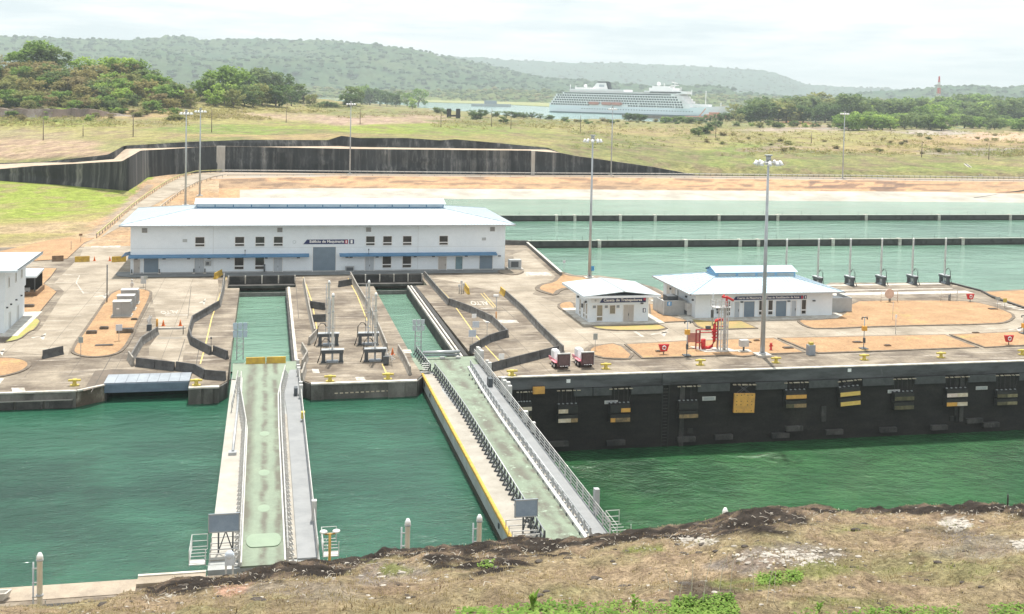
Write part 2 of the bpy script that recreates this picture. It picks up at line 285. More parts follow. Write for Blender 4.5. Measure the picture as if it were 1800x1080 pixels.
# ------------------------------------------------------------------ object helpers
def tag(o, label=None, cat=None, group=None, kind=None):
    if label: o['label'] = label
    if cat: o['category'] = cat
    if group: o['group'] = group
    if kind: o['kind'] = kind
    return o
def empty(name, loc=(0, 0, 0), rz=0, label=None, cat=None, group=None):
    o = bpy.data.objects.new(name, None); COL.objects.link(o); o.location = loc; o.rotation_euler = (0, 0, rz); o.empty_display_size = .5
    return tag(o, label, cat, group)
class MB:
    def __init__(s): s.v = []; s.f = []; s.mi = []; s.mats = []; s.cur = 0; s.sm = []; s.smooth = False
    def m(s, mt):
        if mt not in s.mats: s.mats.append(mt)
        s.cur = s.mats.index(mt); return s
    def face(s, idx): s.f.append(tuple(idx)); s.mi.append(s.cur); s.sm.append(s.smooth)
    def add(s, vs, fs):
        o = len(s.v); s.v.extend([tuple(q) for q in vs])
        for f in fs: s.face([o+i for i in f])
        return s
    def box(s, x0, x1, y0, y1, z0, z1, T=None):
        vs = [Vector(q) for q in ((x0, y0, z0), (x1, y0, z0), (x1, y1, z0), (x0, y1, z0), (x0, y0, z1), (x1, y0, z1), (x1, y1, z1), (x0, y1, z1))]
        if T: vs = [T @ q for q in vs]
        return s.add(vs, [(3, 2, 1, 0), (4, 5, 6, 7), (0, 1, 5, 4), (1, 2, 6, 5), (2, 3, 7, 6), (3, 0, 4, 7)])
    def tube(s, pts, r, n=6, cap=True, r2=None):
        pts = [Vector(p) for p in pts]; rings = []; s.smooth = n > 4; L = len(pts)
        for i, p in enumerate(pts):
            t = (pts[min(i+1, L-1)]-pts[max(i-1, 0)]); t = t.normalized() if t.length > 1e-9 else Vector((0, 0, 1))
            a = t.cross(Vector((0, 0, 1)) if abs(t.z) < .95 else Vector((1, 0, 0))).normalized(); b = t.cross(a)
            rr = r if r2 is None else r+(r2-r)*i/(L-1)
            if isinstance(r, (list, tuple)): rr = r[i]
            o = len(s.v); s.v.extend([tuple(p+a*math.cos(2*pi*k/n)*rr+b*math.sin(2*pi*k/n)*rr) for k in range(n)]); rings.append(o)
        for a, b in zip(rings, rings[1:]):
            for k in range(n): s.face((a+k, b+k, b+(k+1) % n, a+(k+1) % n))
        s.smooth = False
        if cap: s.face([rings[0]+k for k in range(n)]); s.face([rings[-1]+k for k in range(n)][::-1])
        return s
    def bar(s, a, b, w, h=None):
        """rectangular bar from a to b, width w, height h"""
        h = h or w; a = Vector(a); b = Vector(b); t = (b-a).normalized()
        up = Vector((0, 0, 1)) if abs(t.z) < .95 else Vector((0, 1, 0))
        sd_ = t.cross(up).normalized()*w/2; u = sd_.normalized().cross(t).normalized()*h/2
        vs = [a-sd_-u, a+sd_-u, a+sd_+u, a-sd_+u, b-sd_-u, b+sd_-u, b+sd_+u, b-sd_+u]
        return s.add(vs, [(3, 2, 1, 0), (4, 5, 6, 7), (0, 1, 5, 4), (1, 2, 6, 5), (2, 3, 7, 6), (3, 0, 4, 7)])
    def prism(s, poly, z0, z1):
        n = len(poly); tri = geometry.tessellate_polygon([[Vector((p[0], p[1], 0)) for p in poly]])
        vs = [(p[0], p[1], z0) for p in poly]+[(p[0], p[1], z1) for p in poly]
        A = sum(poly[i][0]*poly[(i+1) % n][1]-poly[(i+1) % n][0]*poly[i][1] for i in range(n))
        fs = []
        for t in tri:
            a, b, c = [Vector(poly[i][:2]) for i in t]
            cr_ = (b-a).x*(c-a).y-(b-a).y*(c-a).x
            t = t if cr_ > 0 else t[::-1]
            fs.append(tuple(i+n for i in t)); fs.append(tuple(t[::-1]))
        for i in range(n):
            j = (i+1) % n
            fs.append((i, j, j+n, i+n) if A > 0 else (j, i, i+n, j+n))
        return s.add(vs, fs)
    def sheet(s, poly, z):
        tri = geometry.tessellate_polygon([[Vector((p[0], p[1], 0)) for p in poly]]); fs = []
        for t in tri:
            a, b, c = [Vector(poly[i][:2]) for i in t]
            fs.append(t if (b-a).x*(c-a).y-(b-a).y*(c-a).x > 0 else t[::-1])
        return s.add([(p[0], p[1], z) for p in poly], fs)
    def sphere(s, c, r, n=8, m=5, sz=1.0):
        o = len(s.v); s.smooth = True
        for j in range(m+1):
            th = pi*j/m
            for k in range(n): s.v.append((c[0]+r*math.sin(th)*math.cos(2*pi*k/n), c[1]+r*math.sin(th)*math.sin(2*pi*k/n), c[2]+r*sz*math.cos(th)))
        for j in range(m):
            for k in range(n): s.face((o+j*n+k, o+(j+1)*n+k, o+(j+1)*n+(k+1) % n, o+j*n+(k+1) % n))
        s.smooth = False; return s
    def mesh(s, name):
        me = bpy.data.meshes.new(name); me.from_pydata(s.v, [], s.f)
        for mt in s.mats: me.materials.append(mt)
        me.polygons.foreach_set('material_index', s.mi); me.polygons.foreach_set('use_smooth', s.sm); me.update(); return me
    def build(s, name, parent=None, loc=None, **k):
        o = bpy.data.objects.new(name, s.mesh(name)); COL.objects.link(o)
        if parent: o.parent = parent
        if loc: o.location = loc
        return tag(o, **k)
def inst(name, me, parent=None, loc=(0, 0, 0), rot=(0, 0, 0), scale=None, **k):
    o = bpy.data.objects.new(name, me); COL.objects.link(o)
    if parent: o.parent = parent
    o.location = loc; o.rotation_euler = rot
    if scale: o.scale = scale if not isinstance(scale, (int, float)) else (scale,)*3
    return tag(o, **k)
def dup(root, loc=None, rz=None, label=None, group=None, scale=None):
    r = root.copy(); COL.objects.link(r)
    if loc is not None: r.location = loc
    if rz is not None: r.rotation_euler = (0, 0, rz)
    if scale: r.scale = (scale,)*3 if isinstance(scale, (int, float)) else scale
    if label: r['label'] = label
    if group: r['group'] = group
    for ch in KIDS(root):
        c = ch.copy(); COL.objects.link(c); c.parent = r
        for g in KIDS(ch):
            d = g.copy(); COL.objects.link(d); d.parent = c
    return r
def KIDS(o): return [c for c in list(o.children)]
ORD = ['', 'first', 'second', 'third', 'fourth', 'fifth', 'sixth', 'seventh', 'eighth', 'ninth', 'tenth', 'eleventh', 'twelfth', 'thirteenth', 'fourteenth', 'fifteenth', 'sixteenth', 'seventeenth', 'eighteenth', 'nineteenth']
TENS = ['', '', 'twent', 'thirt', 'fort', 'fift', 'sixt', 'sevent', 'eight', 'ninet']
def ordn(i):
    if i < 20: return ORD[i]
    return TENS[i//10]+'ieth' if i % 10 == 0 else TENS[i//10]+'y-'+ORD[i % 10]
def text_mesh(s, size, mt, offset=.0, depth=.01):
    c = bpy.data.curves.new('lettering', 'FONT'); c.body = s; c.size = size; c.extrude = depth; c.offset = offset; c.resolution_u = 3
    o = bpy.data.objects.new('lettering_source', c); COL.objects.link(o)
    me = bpy.data.meshes.new_from_object(o); bpy.data.objects.remove(o); bpy.data.curves.remove(c)
    me.name = 'lettering'; me.materials.clear(); me.materials.append(mt)
    xs = [v.co.x for v in me.vertices]; ys = [v.co.y for v in me.vertices]
    return me, min(xs), max(xs), min(ys), max(ys)
def text_fit(s, mt, x0, x1, y, z0, z1, parent, offset=.02, name='lettering'):
    """upright text facing -Y filling x0..x1, z0..z1 at plane y"""
    me, a, b, c, d = text_mesh(s, 1, mt, offset)
    kx = (x1-x0)/(b-a); kz = (z1-z0)/(d-c)
    for v in me.vertices: v.co = Vector((x0+(v.co.x-a)*kx, y-v.co.z, z0+(v.co.y-c)*kz))
    return inst(name, me, parent)
def text_flat(s, mt, corner_px, z, name, **k):
    """text painted on the ground inside four pixel corners (its own lower-left, lower-right, upper-right, upper-left)"""
    me, a, b, c, d = text_mesh(s, 1, mt, .02, .0)
    Q = [G(x, y, z) for x, y in corner_px]
    for v in me.vertices:
        u = (v.co.x-a)/(b-a); w = (v.co.y-c)/(d-c)
        p = (Q[0]*(1-u)+Q[1]*u)*(1-w)+(Q[3]*(1-u)+Q[2]*u)*w; v.co = Vector((p.x, p.y, z))
    return inst(name, me, **k)
def loft(name, rows, nu, mt, sub=1, disp=None, soil=None, wrap=False):
    """rows: list of functions u in 0..1 -> Vector; grid mesh, sub rows between; disp(co, u, v)->dz; soil(co,px,py)->colour"""
    V = []; R = []
    for i in range(len(rows)-1):
        for k in range(sub): R.append((i, k/sub))
    R.append((len(rows)-2, 1.0))
    for (i, t) in R:
        for j in range(nu+1):
            u = j/nu; a = rows[i](u); b = rows[i+1](u); p = a.lerp(b, t)
            if disp: p = disp(p, u, (i+t)/(len(rows)-1))
            V.append(p)
    Fc = []; w = nu+1
    for i in range(len(R)-1):
        for j in range(nu): Fc.append((i*w+j, i*w+j+1, (i+1)*w+j+1, (i+1)*w+j))
    me = bpy.data.meshes.new(name); me.from_pydata(V, [], Fc); me.materials.append(mt)
    me.polygons.foreach_set('use_smooth', [True]*len(Fc))
    if soil:
        at = me.color_attributes.new('soil', 'FLOAT_COLOR', 'POINT'); buf = []
        for p in V:
            c = soil(p); buf.extend((c[0], c[1], c[2], 1))
        at.data.foreach_set('color', buf)
    me.update()
    o = bpy.data.objects.new(name, me); COL.objects.link(o); return o
def pxrow(L, x0, x1, z=None):
    """row given as [(px, py, z)...] over px range"""
    def f(u):
        px = x0+(x1-x0)*u; r = lerp_list(L, px)
        if z is None: return G(px, r[0], r[1])
        return G(px, r, z)
    return f
def proj(p):
    c = RM.transposed() @ (p-CAM0)
    if c.z > -.01: return (9999, 9999)
    return (900+F*c.x/-c.z, PPY-F*c.y/-c.z)
BV = []
def reg(o):
    me = o.data; BV.append(BVHTree.FromPolygons([o.matrix_world @ v.co for v in me.vertices], [tuple(p.vertices) for p in me.polygons]))
def hit(px, py, only=None):
    d = ray(px, py).normalized(); best = None; bd = 1e9
    for b in (BV if only is None else only):
        h = b.ray_cast(CAM0, d)
        if h[0] is not None and h[3] < bd: best = h[0]; bd = h[3]
    return best
def drop(x, y):
    best = None
    for b in BV:
        h = b.ray_cast(Vector((x, y, 500)), Vector((0, 0, -1)))
        if h[0] is not None and (best is None or h[0].z > best.z): best = h[0]
    return best
def ribbon(name, left, right, mt, n=60, cross=4, off=.03, bvh=None, **k):
    """sheet draped over terrain between two pixel polylines [(px,py)...]"""
    def samp(L, t):
        t = t*(len(L)-1); i = min(int(t), len(L)-2); f = t-i
        return (L[i][0]+(L[i+1][0]-L[i][0])*f, L[i][1]+(L[i+1][1]-L[i][1])*f)
    V = []; ok = True
    for i in range(n+1):
        a = samp(left, i/n); b = samp(right, i/n)
        for j in range(cross+1):
            f = j/cross; h = hit(a[0]+(b[0]-a[0])*f, a[1]+(b[1]-a[1])*f, bvh)
            if h is None: h = V[-1]-Vector((0, 0, off)) if V else Vector((0, 0, 0))
            V.append(h+Vector((0, 0, off)))
    w = cross+1; Fc = [(i*w+j, i*w+j+1, (i+1)*w+j+1, (i+1)*w+j) for i in range(n) for j in range(cross)]
    me = bpy.data.meshes.new(name); me.from_pydata(V, [], Fc); me.materials.append(mt); me.update()
    o = bpy.data.objects.new(name, me); COL.objects.link(o); return tag(o, **k)
def pick(L): return random.choice(L)
# ================================================================== SETTING
# ---- platform of the lock (z = 0) with the two gate recesses and the culvert notch cut out
GP = [(-320, 136.3), (-21, 136.3), (-18.3, 138.6), (-18.3, 143), (-8.7, 143), (-8.7, 136.3), (-5.3, 136.3), (-4.4, 138.6), (-4.5, 203.2), (-6.6, 203.2), (-6.6, 211), (5.2, 211), (5.2, 203.2),
      (3.6, 203.2), (4.1, 138.6), (5.3, 136.3), (18.1, 136.3), (19.0, 138.6), (18.9, 203.2), (15.4, 203.2), (15.4, 211), (28.6, 211), (28.6, 203.2), (26.5, 203.2), (27.0, 150), (27.7, 148), (27.7, 136.3), (620, 136.3), (620, 186),
      (141, 189.5), (130.5, 188.2), (129.8, 198), (106.3, 199.9), (103.5, 197.0), (90, 196), (72, 191.0)]
shore = [G(1176, 517), G(1150, 505), G(1094, 490), G(1053, 484.5), G(1011, 484), G(992, 479)]
GP += [(p.x, p.y) for p in shore]
GP += [(55.6, 211.5), (58.7, 255.1), (56, 258), (-320, 258)]
g = MB().m(plat); g.prism(GP, -14, 0); ground = g.build('ground', kind='structure')
b = MB().m(plat); b.prism([(-320, 60), (-16.9, 60), (-16.9, 82.8), (-320, 82.8)], -14, 0); b.prism([(-16.9, 60), (-4.2, 60), (-4.2, 82.8), (-16.9, 82.8)], -14, .0)
b.prism([(-4.2, 60), (620, 60), (620, 82.8), (-4.2, 82.8)], -14, -.02); b.build('near_platform', kind='structure')
# ---- roads, aprons
RZ = .006
b = MB().m(roadm)
def pxpoly(L, z=0): return [(G(x, y, z).x, G(x, y, z).y) for x, y in L]
b.sheet(pxpoly([(756, 489), (890, 484), (905, 472), (902, 447), (925, 440), (985, 494), (950, 504), (936, 517), (975, 532), (1200, 520), (1900, 552), (1900, 585), (1128, 604), (1037, 606), (1018, 620), (1000, 636), (975, 607), (880, 515), (800, 496)]), RZ)
b.sheet(pxpoly([(176, 418), (214, 396), (232, 400), (228, 485), (383, 492), (386, 530), (342, 566), (331, 590), (336, 607), (326, 606), (320, 640), (262, 625), (262, 610), (277, 590), (274, 560), (266, 515), (242, 508), (210, 511), (188, 522), (150, 575), (123, 612), (118, 628), (60, 622), (-60, 612), (-60, 604), (20, 602), (60, 588), (74, 575), (113, 513), (96, 497), (140, 452), (150, 430)]), RZ)
b.build('road', kind='structure')
b = MB().m(mat('shadowed_apron', (.21, .22, .22), (.16, .165, .165), .5, .8, grain=.15))  # the building's cast shadow on the apron, put into a darker colour
b.sheet([(-27.2, 219.6), (-27.2, 222.2), (-24.8, 222.2), (-24.8, 248), (-24.6, 248), (-24.6, 219.75), (46.3, 219.75), (46.3, 216.2), (-23.5, 215.6), (-26.6, 217.2)], .10)
b.build('apron', kind='structure')
# kerbed grass islands
LN = 0
def island(L, m=lawnm, z=.13, kerb=.45):
    P = pxpoly(L, .1); n = len(P); A = sum(P[i][0]*P[(i+1) % n][1]-P[(i+1) % n][0]*P[i][1] for i in range(n))
    inn = []
    for i in range(n):
        a = Vector(P[i-1]); c = Vector(P[i]); d = Vector(P[(i+1) % n]); t = ((c-a).normalized()+(d-c).normalized())
        t = t.normalized() if t.length > 1e-6 else Vector((1, 0)); nn = Vector((-t.y, t.x))*(1 if A > 0 else -1)
        inn.append((c.x+nn.x*kerb, c.y+nn.y*kerb))
    k = MB().m(kerbm); k.prism(P, 0, z-.012); k.build('kerb', kind='structure')
    o = MB().m(m); o.prism(inn, z-.05, z); o.build('lawn', kind='structure')
def smooth_poly(L, k=2):
    for _ in range(k):
        R = []
        for i in range(len(L)):
            a = L[i]; b_ = L[(i+1) % len(L)]
            R += [(a[0]*.75+b_[0]*.25, a[1]*.75+b_[1]*.25), (a[0]*.25+b_[0]*.75, a[1]*.25+b_[1]*.75)]
        L = R
    return L
island(smooth_poly([(194, 515), (211, 508), (242, 507), (264, 510), (270, 517), (247, 562), (231, 598), (217, 618), (194, 626), (156, 629), (125, 622), (124, 613), (144, 584), (167, 551), (186, 523)]))
island(smooth_poly([(-60, 628), (0, 628), (22, 628), (50, 633), (57, 641), (47, 650), (28, 657), (0, 663), (-60, 668)]))
island([(55, 471), (100, 472), (90, 486), (77, 499), (88, 505), (100, 513), (79, 538), (61, 560), (36, 559), (30, 520), (32, 490)], kerb=.1)
island(smooth_poly([(46, 562), (75, 560), (63, 579), (52, 583), (37, 596), (15, 601), (5, 602), (22, 590)], 1), greenlawn, kerb=.2)
island([(0, 442), (75, 425), (128, 412), (158, 395), (190, 382), (204, 386), (172, 417), (148, 427), (118, 455), (60, 459), (-80, 462), (-80, 450)], kerb=.05)
island(smooth_poly([(938, 508), (946, 500), (968, 496), (978, 486), (984, 476), (992, 481), (1012, 486), (1053, 487), (1094, 493), (1148, 507), (1174, 519), (1172, 526), (1130, 520), (1010, 506), (988, 509), (978, 520), (955, 515)], 1), kerb=.9)
island(smooth_poly([(978, 537), (986, 531), (1010, 530), (1016, 548), (1000, 549), (984, 544)], 1))
island(smooth_poly([(1033, 573), (1052, 579), (1100, 582), (1179, 580), (1160, 569), (1139, 571), (1060, 573)], 1), mat('island_lawn', (.36, .33, .10), (.50, .33, .14), .5, .95, bump=.04, grain=.3))
island([(1140, 534), (1158, 536), (1160, 551), (1200, 561), (1213, 565), (1165, 567), (1141, 560)])
island([(1213, 561), (1260, 565), (1302, 563), (1333, 577), (1240, 580), (1222, 573)], mat('shaded_lawn', (.30, .26, .10), (.44, .30, .13), .4, .95, bump=.04, grain=.3))
island(smooth_poly([(1396, 562), (1430, 563), (1478, 558), (1492, 530), (1550, 528), (1690, 528), (1733, 534), (1767, 545), (1788, 555), (1776, 566), (1750, 570), (1550, 574), (1439, 579), (1415, 575)], 1), kerb=.5)
island(smooth_poly([(1030, 615), (1045, 607), (1089, 602), (1122, 631), (1067, 631), (1040, 625)], 1))
island([(1097, 605), (1200, 599), (1361, 594), (1416, 620), (1344, 623), (1308, 627), (1280, 625), (1128, 630)])
island([(1366, 594), (1500, 591), (1661, 588), (1721, 611), (1560, 617), (1439, 621), (1421, 617)])
island([(1668, 588), (1760, 584), (2100, 568), (2100, 598), (1830, 606), (1731, 611)])
island([(1725, 514), (1800, 510), (2000, 502), (2000, 560), (1830, 546), (1800, 540), (1744, 520)], kerb=.3)
island(smooth_poly([(872, 476), (890, 474), (922, 475), (920, 480), (905, 484), (880, 481)], 1), mat('gravel_bed', (.3, .25, .19), (.2, .16, .12), 2, .95, grain=.3))
# concrete slab joints as thin recess lines, paint marks
b = MB().m(yellp)
def line(mb, P, w=.16, z=.012):
    for a, c in zip(P, P[1:]):
        A = G(*a, z); B = G(*c, z); t = (B-A).normalized(); s_ = Vector((-t.y, t.x, 0))*w/2
        mb.add([A-s_, B-s_, B+s_, A+s_], [(0, 1, 2, 3)])
for P in ([(399, 485), (386, 520), (372, 560), (360, 612), (352, 640)], [(533, 487), (548, 530), (560, 592)], [(612, 490), (628, 520), (650, 575)], [(672, 640), (684, 668)], [(750, 483), (790, 525), (838, 592), (880, 637)], [(893, 652), (900, 664)]): line(b, P)
line(b, [(845, 516), (868, 541)], .12); line(b, [(850, 515), (873, 541)], .12)
b.build('yellow_lines', kind='structure')
b = MB().m(whitep)
for P, w in (([(290, 554), (330, 554)], .5), ([(115, 483), (141, 484)], .35), ([(140, 484), (134, 497), (147, 516)], .2), ([(147, 515), (184, 515)], .3), ([(845, 543), (868, 543)], .5), ([(1116, 583), (1130, 592)], .5), ([(835, 566), (912, 567)], .18)): line(b, P, w)
for i in range(8): line(b, [(168+i*6, 429), (163+i*6.4, 435)], .8)
for i in range(7): line(b, [(923+i*6.2, 478.5), (929+i*6.4, 484.5)], .7)
for i in range(5): line(b, [(1752+i*9, 534+i*2.6), (1800+i*6, 532+i*3)], .7)
for (x, y, sx_, w) in ((68, 592, 1, .55), (178, 520, 1, .5), (355, 531, .5, .4), (1158, 586, 1.2, .5), (1785, 578, 1, .5), (172, 426, .6, .4), (-2, 619, .8, .5)):   # painted arrows
    line(b, [(x-12*sx_, y+2), (x+14*sx_, y-2)], w); A = [G(x+14*sx_, y-8, .012), G(x+2*sx_, y+1, .012), G(x+8*sx_, y+7, .012)]; b.add(A, [(0, 1, 2)])
b.sheet(pxpoly([(848, 562), (908, 563), (912, 568), (854, 568)]), .011)
for q in ([(707, 615), (722, 615), (724, 621), (709, 621)], [(548, 649), (560, 649), (562, 656), (550, 656)], [(624, 663), (640, 663), (643, 669), (627, 669)], [(20, 682), (43, 682), (45, 689), (22, 689)], [(0, 665), (8, 665), (0, 675)]): b.sheet(pxpoly(q), .011)
b.build('white_road_markings', kind='structure')
text_flat('ALTO', whitep, [(313, 545.5), (281, 547), (284, 552.5), (315, 551)], .012, 'road_lettering', kind='structure')
text_flat('ALTO', whitep, [(856, 530), (826, 529), (829, 537), (861, 536)], .012, 'road_lettering', kind='structure')
b = MB().m(mat('expansion_joint', (.07, .06, .05)))
for P in ([(336, 492+12), (330, 560)], [(325, 596), (310, 645)], [(345, 640), (352, 600)], [(408, 600), (404, 668)], [(868, 600), (900, 632), (932, 655)], [(882, 540), (905, 560)], [(520, 500), (525, 560)], [(205, 610), (160, 690)]): line(b, P, .09, .010)
for i in range(22):
    y = 138.5+i*3.4
    for (xa, xb) in ((5.2, 18), ): b.box(xa, xb, y, y+.035, .001, .007)
for i in range(60): b.box(29+i*6.1, 29.05+i*6.1, 136.9, 143.2, .001, .007)
b.box(28.5, 400, 143.2, 143.26, .001, .0075)
for i in range(14): b.box(-60, -4.7, 145.2+i*5, 145.24+i*5, .001, .0085); b.box(29, 150, 146.2+i*4.6, 146.24+i*4.6, .001, .0085)
for i in range(11): b.box(-58+i*5, -57.96+i*5, 143.1, 216, .001, .009)
for i in range(24): b.box(30+i*5, 30.04+i*5, 143.4, 186, .001, .009)
b.build('slab_joints', kind='structure')
# ---- water
def plane_obj(name, poly, z, m, **k): o = MB().m(m).sheet(poly, z); return o.build(name, **k)
plane_obj('chamber_water', [(-320, 80), (23, 80), (23, 146), (-320, 146)], -1.95, w_left, kind='structure')
plane_obj('lower_chamber_water', [(23.02, 80), (620, 80), (620, 146), (23.02, 146)], -9.6, w_right, kind='structure')
plane_obj('recess_water', [(-8, 146.02), (30, 146.02), (30, 212), (-8, 212)], -1.95, w_rec, kind='structure')
plane_obj('basin_water', [(-14, 150), (640, 150), (640, 263.1), (-14, 263.1)], -1.72, w_bas, kind='structure')
plane_obj('basin_water', [(-14, 264.4), (640, 264.4), (640, 318.9), (-14, 318.9)], -1.70, w_bas, kind='structure')
plane_obj('basin_water', [(-14, 320.2), (640, 320.2), (640, 420), (-14, 420)], -1.68, w_bas, kind='structure')
# ---- far bank of the basins: liner, bare bank, road
WT = [(300, 334, .2), (420, 334, .2), (560, 331, .3), (1000, 333, .3), (1200, 335, .3), (1660, 337.5, .3), (1800, 341, .3), (2400, 356, .3)]
WB = [(300, 350.5, -1.75), (785, 350.5, -1.75), (1200, 352.5, -1.75), (1800, 357, -1.75), (2400, 364, -1.75)]
BT = [(300, 318, 2.2), (400, 314, 2.3), (616, 310, 2.35), (1000, 312, 2.35), (1400, 316, 2.35), (1800, 320, 2.35), (2400, 328, 2.3)]
RB = [(300, 308, 2.55), (400, 302.5, 2.6), (616, 305.5, 2.6), (940, 308, 2.6), (1220, 309, 2.6), (1800, 315, 2.6), (2400, 322, 2.6)]
lin = loft('basin_liner', [pxrow(WB, 421, 2400), pxrow(WT, 421, 2400)], 200, liner, 3); tag(lin, kind='structure')
def soil_bank(p):
    px, py = proj(p); n = nz(p.x*.02, p.y*.05, 3); n2 = nz(p.x*.07, p.y*.15, 9)
    c = Vector((.50, .31, .18))
    if n > .05: c = c.lerp(Vector((.36, .25, .16)), min(1, n*3))
    if n2 > .12: c = c.lerp(Vector((.20, .14, .10)), min(.9, n2*2.5))
    if 1420 < px < 1590 and 318 < py < 335 and n2 > -.15: c = c.lerp(Vector((.16, .11, .09)), .75)
    return c
def bankdisp(p, u, v): p = p.copy(); e = min(v, 1-v)*4; p.z += min(1, e)*nz(p.x*.06, p.y*.2, 1)*.55; return p
bank = loft('bare_bank', [pxrow(WT, 372, 2400), pxrow(BT, 372, 2400)], 420, tinted('bank_soil', .5, .25), 8, bankdisp, soil_bank); tag(bank, kind='structure')
fr = loft('bench_road', [pxrow(BT, 372, 2400), pxrow(RB, 372, 2400)], 150, mat('bench_road_surface', (.36, .33, .29), (.42, .31, .21), .1, .9, grain=.2), 2); tag(fr, kind='structure')
# ---- field on the left between building and rock wall
GREEN = Vector((.25, .31, .06)); YEL = Vector((.33, .30, .12)); DRY = Vector((.38, .28, .15)); ORN = Vector((.44, .28, .155)); BRN = Vector((.24, .17, .12)); PALE = Vector((.46, .36, .25)); GRY = Vector((.30, .27, .24)); LG = Vector((.20, .26, .07)); OLV = Vector((.17, .19, .075))
lin2 = loft('bare_bank_end', [pxrow([(300, 350.5, -1.75), (421.5, 350.5, -1.75)], 300, 421.5), pxrow([(300, 330, .6), (421.5, 334, .25)], 300, 421.5)], 30, MC['bank_soil'], 2, None, soil_bank); tag(lin2, kind='structure')
def soil_field(p):
    px, py = proj(p); n = nz(p.x*.03, p.y*.03, 2); n2 = nz(p.x*.12, p.y*.12, 5)
    edge = 235-(py-340)*1.15                              # right limit of the green
    c = ORN.lerp(PALE, max(0, min(1, .5+n)))
    if px < edge+n*40:
        f = max(0, min(1, (402-py+n*45)/45)); c = DRY.lerp(YEL, .5+.5*n).lerp(GREEN, f*.95) if f > 0 else DRY.lerp(PALE, .4)
        if n2 > .1: c = c.lerp(YEL, .45)
    if abs(px-(edge+12)) < 7 and py > 325: c = c.lerp(GRY, .6)
    if n2 > .22: c = c.lerp(BRN, .4)
    return c
FR1 = [(-400, 352, 1.3), (0, 352, 1.3), (385, 345, 1.1)]
FR2 = [(-400, 302, 2.6), (0, 318, 2.6), (100, 325, 2.6), (225, 336, 2.5), (243, 325, 2.6), (260, 312, 2.6), (300, 307, 2.6), (385, 301.5, 2.6)]
P385 = G(385, 345, 1.1)
field = loft('field', [lambda u: Vector((-320+(306)*u, 258, 0)), pxrow(FR1, -400, 385), pxrow(FR2, -400, 385)], 200, tinted('field_soil', .35, .36, bump=.3, fine=1.6), 26,
             lambda p, u, v: p+Vector((0, 0, (nz(p.x*.05, p.y*.05, 7)*.5)*min(1, v*5, (1-v)*6))), soil_field); tag(field, kind='structure')
# ---- rock wall tiers
WB1 = [(-400, 302, 2.6), (0, 318, 2.6), (100, 325, 2.6), (225, 336, 2.5), (243, 325, 2.6), (260, 312, 2.6), (300, 307, 2.6), (385, 301.5, 2.6), (616, 304.5, 2.6), (940, 307, 2.6), (1222, 308, 2.6)]
WT1 = [(-400, 290), (0, 297.5), (60, 292), (215, 283.5), (247, 265), (283, 263), (383, 257), (616, 262), (930, 265), (985, 269), (1010, 274), (1080, 284), (1150, 294), (1222, 307.5)]
U0 = [(-400, 285), (0, 289), (73, 286), (127, 286), (200, 280), (220, 262), (320, 259.5), (600, 257), (620, 258.5), (963, 263.3), (985, 269), (1010, 274), (1080, 284), (1150, 294), (1222, 307.5)]
U1 = [(-400, 284), (0, 287), (73, 285), (190, 272), (218, 256.5), (327, 250), (433, 246), (577, 246.5), (600, 239), (633, 243), (717, 243), (773, 247), (800, 245), (877, 252), (963, 260), (985, 268.8), (1010, 273.8), (1080, 283.8), (1150, 293.8), (1222, 307.3)]
def wallpt(px, top):
    r = lerp_list(WB1, px); b_ = G(px, r[0], r[1])
    if not top: return b_
    t = AtY(px, lerp_list(WT1, px), b_.y+.6); return t
def r_top(px): return wallpt(px, True)
def r_u0(px): t = r_top(px); return G(px, min(lerp_list(U0, px), lerp_list(WT1, px)-.15), t.z)
def r_u1(px):
    a = r_u0(px); y0 = lerp_list(U0, px); y1 = min(lerp_list(U1, px), y0-.1)
    q = AtY(px, y1, a.y+1.2); return q
def R_(f, x0, x1): return lambda u: f(x0+(x1-x0)*u)
def wdisp(p, u, v):
    p = p.copy(); p.y += nz(p.x*.03, p.z*.3, 4)*1.1*min(1, v*4, (1-v)*4+.1); return p
rw = loft('wall_face', [R_(lambda q: wallpt(q, False)-Vector((0, 0, 1.5)), -400, 1222), R_(r_top, -400, 1222)], 620, rockwall, 8, wdisp)
rwt = empty('retaining_wall', (0, 0, 0), 0, 'long dark streaked retaining wall of the lower tier beyond the basins', 'wall'); rw.parent = rwt
led = loft('ledge', [R_(r_top, -400, 1222), R_(r_u0, -400, 1222)], 400, mat('pale_ledge', (.52, .42, .32), (.36, .28, .2), .2, .9, grain=.2), 1); led.parent = rwt
for px in (388, 936):                                     # pale drainage chutes down the face
    a = wallpt(px, False); c = wallpt(px, True); bb = MB().m(mat('pale_chute', (.55, .52, .47), (.4, .37, .33), .5, .9, stretch=(1, 1, .2)))
    ww = 1.6 if px < 500 else .7; bb.box(a.x-ww, a.x+ww, a.y-.8, c.y+.6, a.z-.2, c.z+.05); bb.build('drain_chute', rwt)
for i, px in enumerate((230, 233.5, 237, 240.5)):
    pass
rw2 = loft('wall_face', [R_(r_u0, -400, 985), R_(r_u1, -400, 985)], 520, rockwall, 4, lambda p, u, v: p+Vector((0, nz(p.x*.05, p.z*.4, 8)*.5, 0)))
rwt2 = empty('retaining_wall', (0, 0, 0), 0, 'low dark upper tier wall stepped back above the long wall', 'wall'); rw2.parent = rwt2
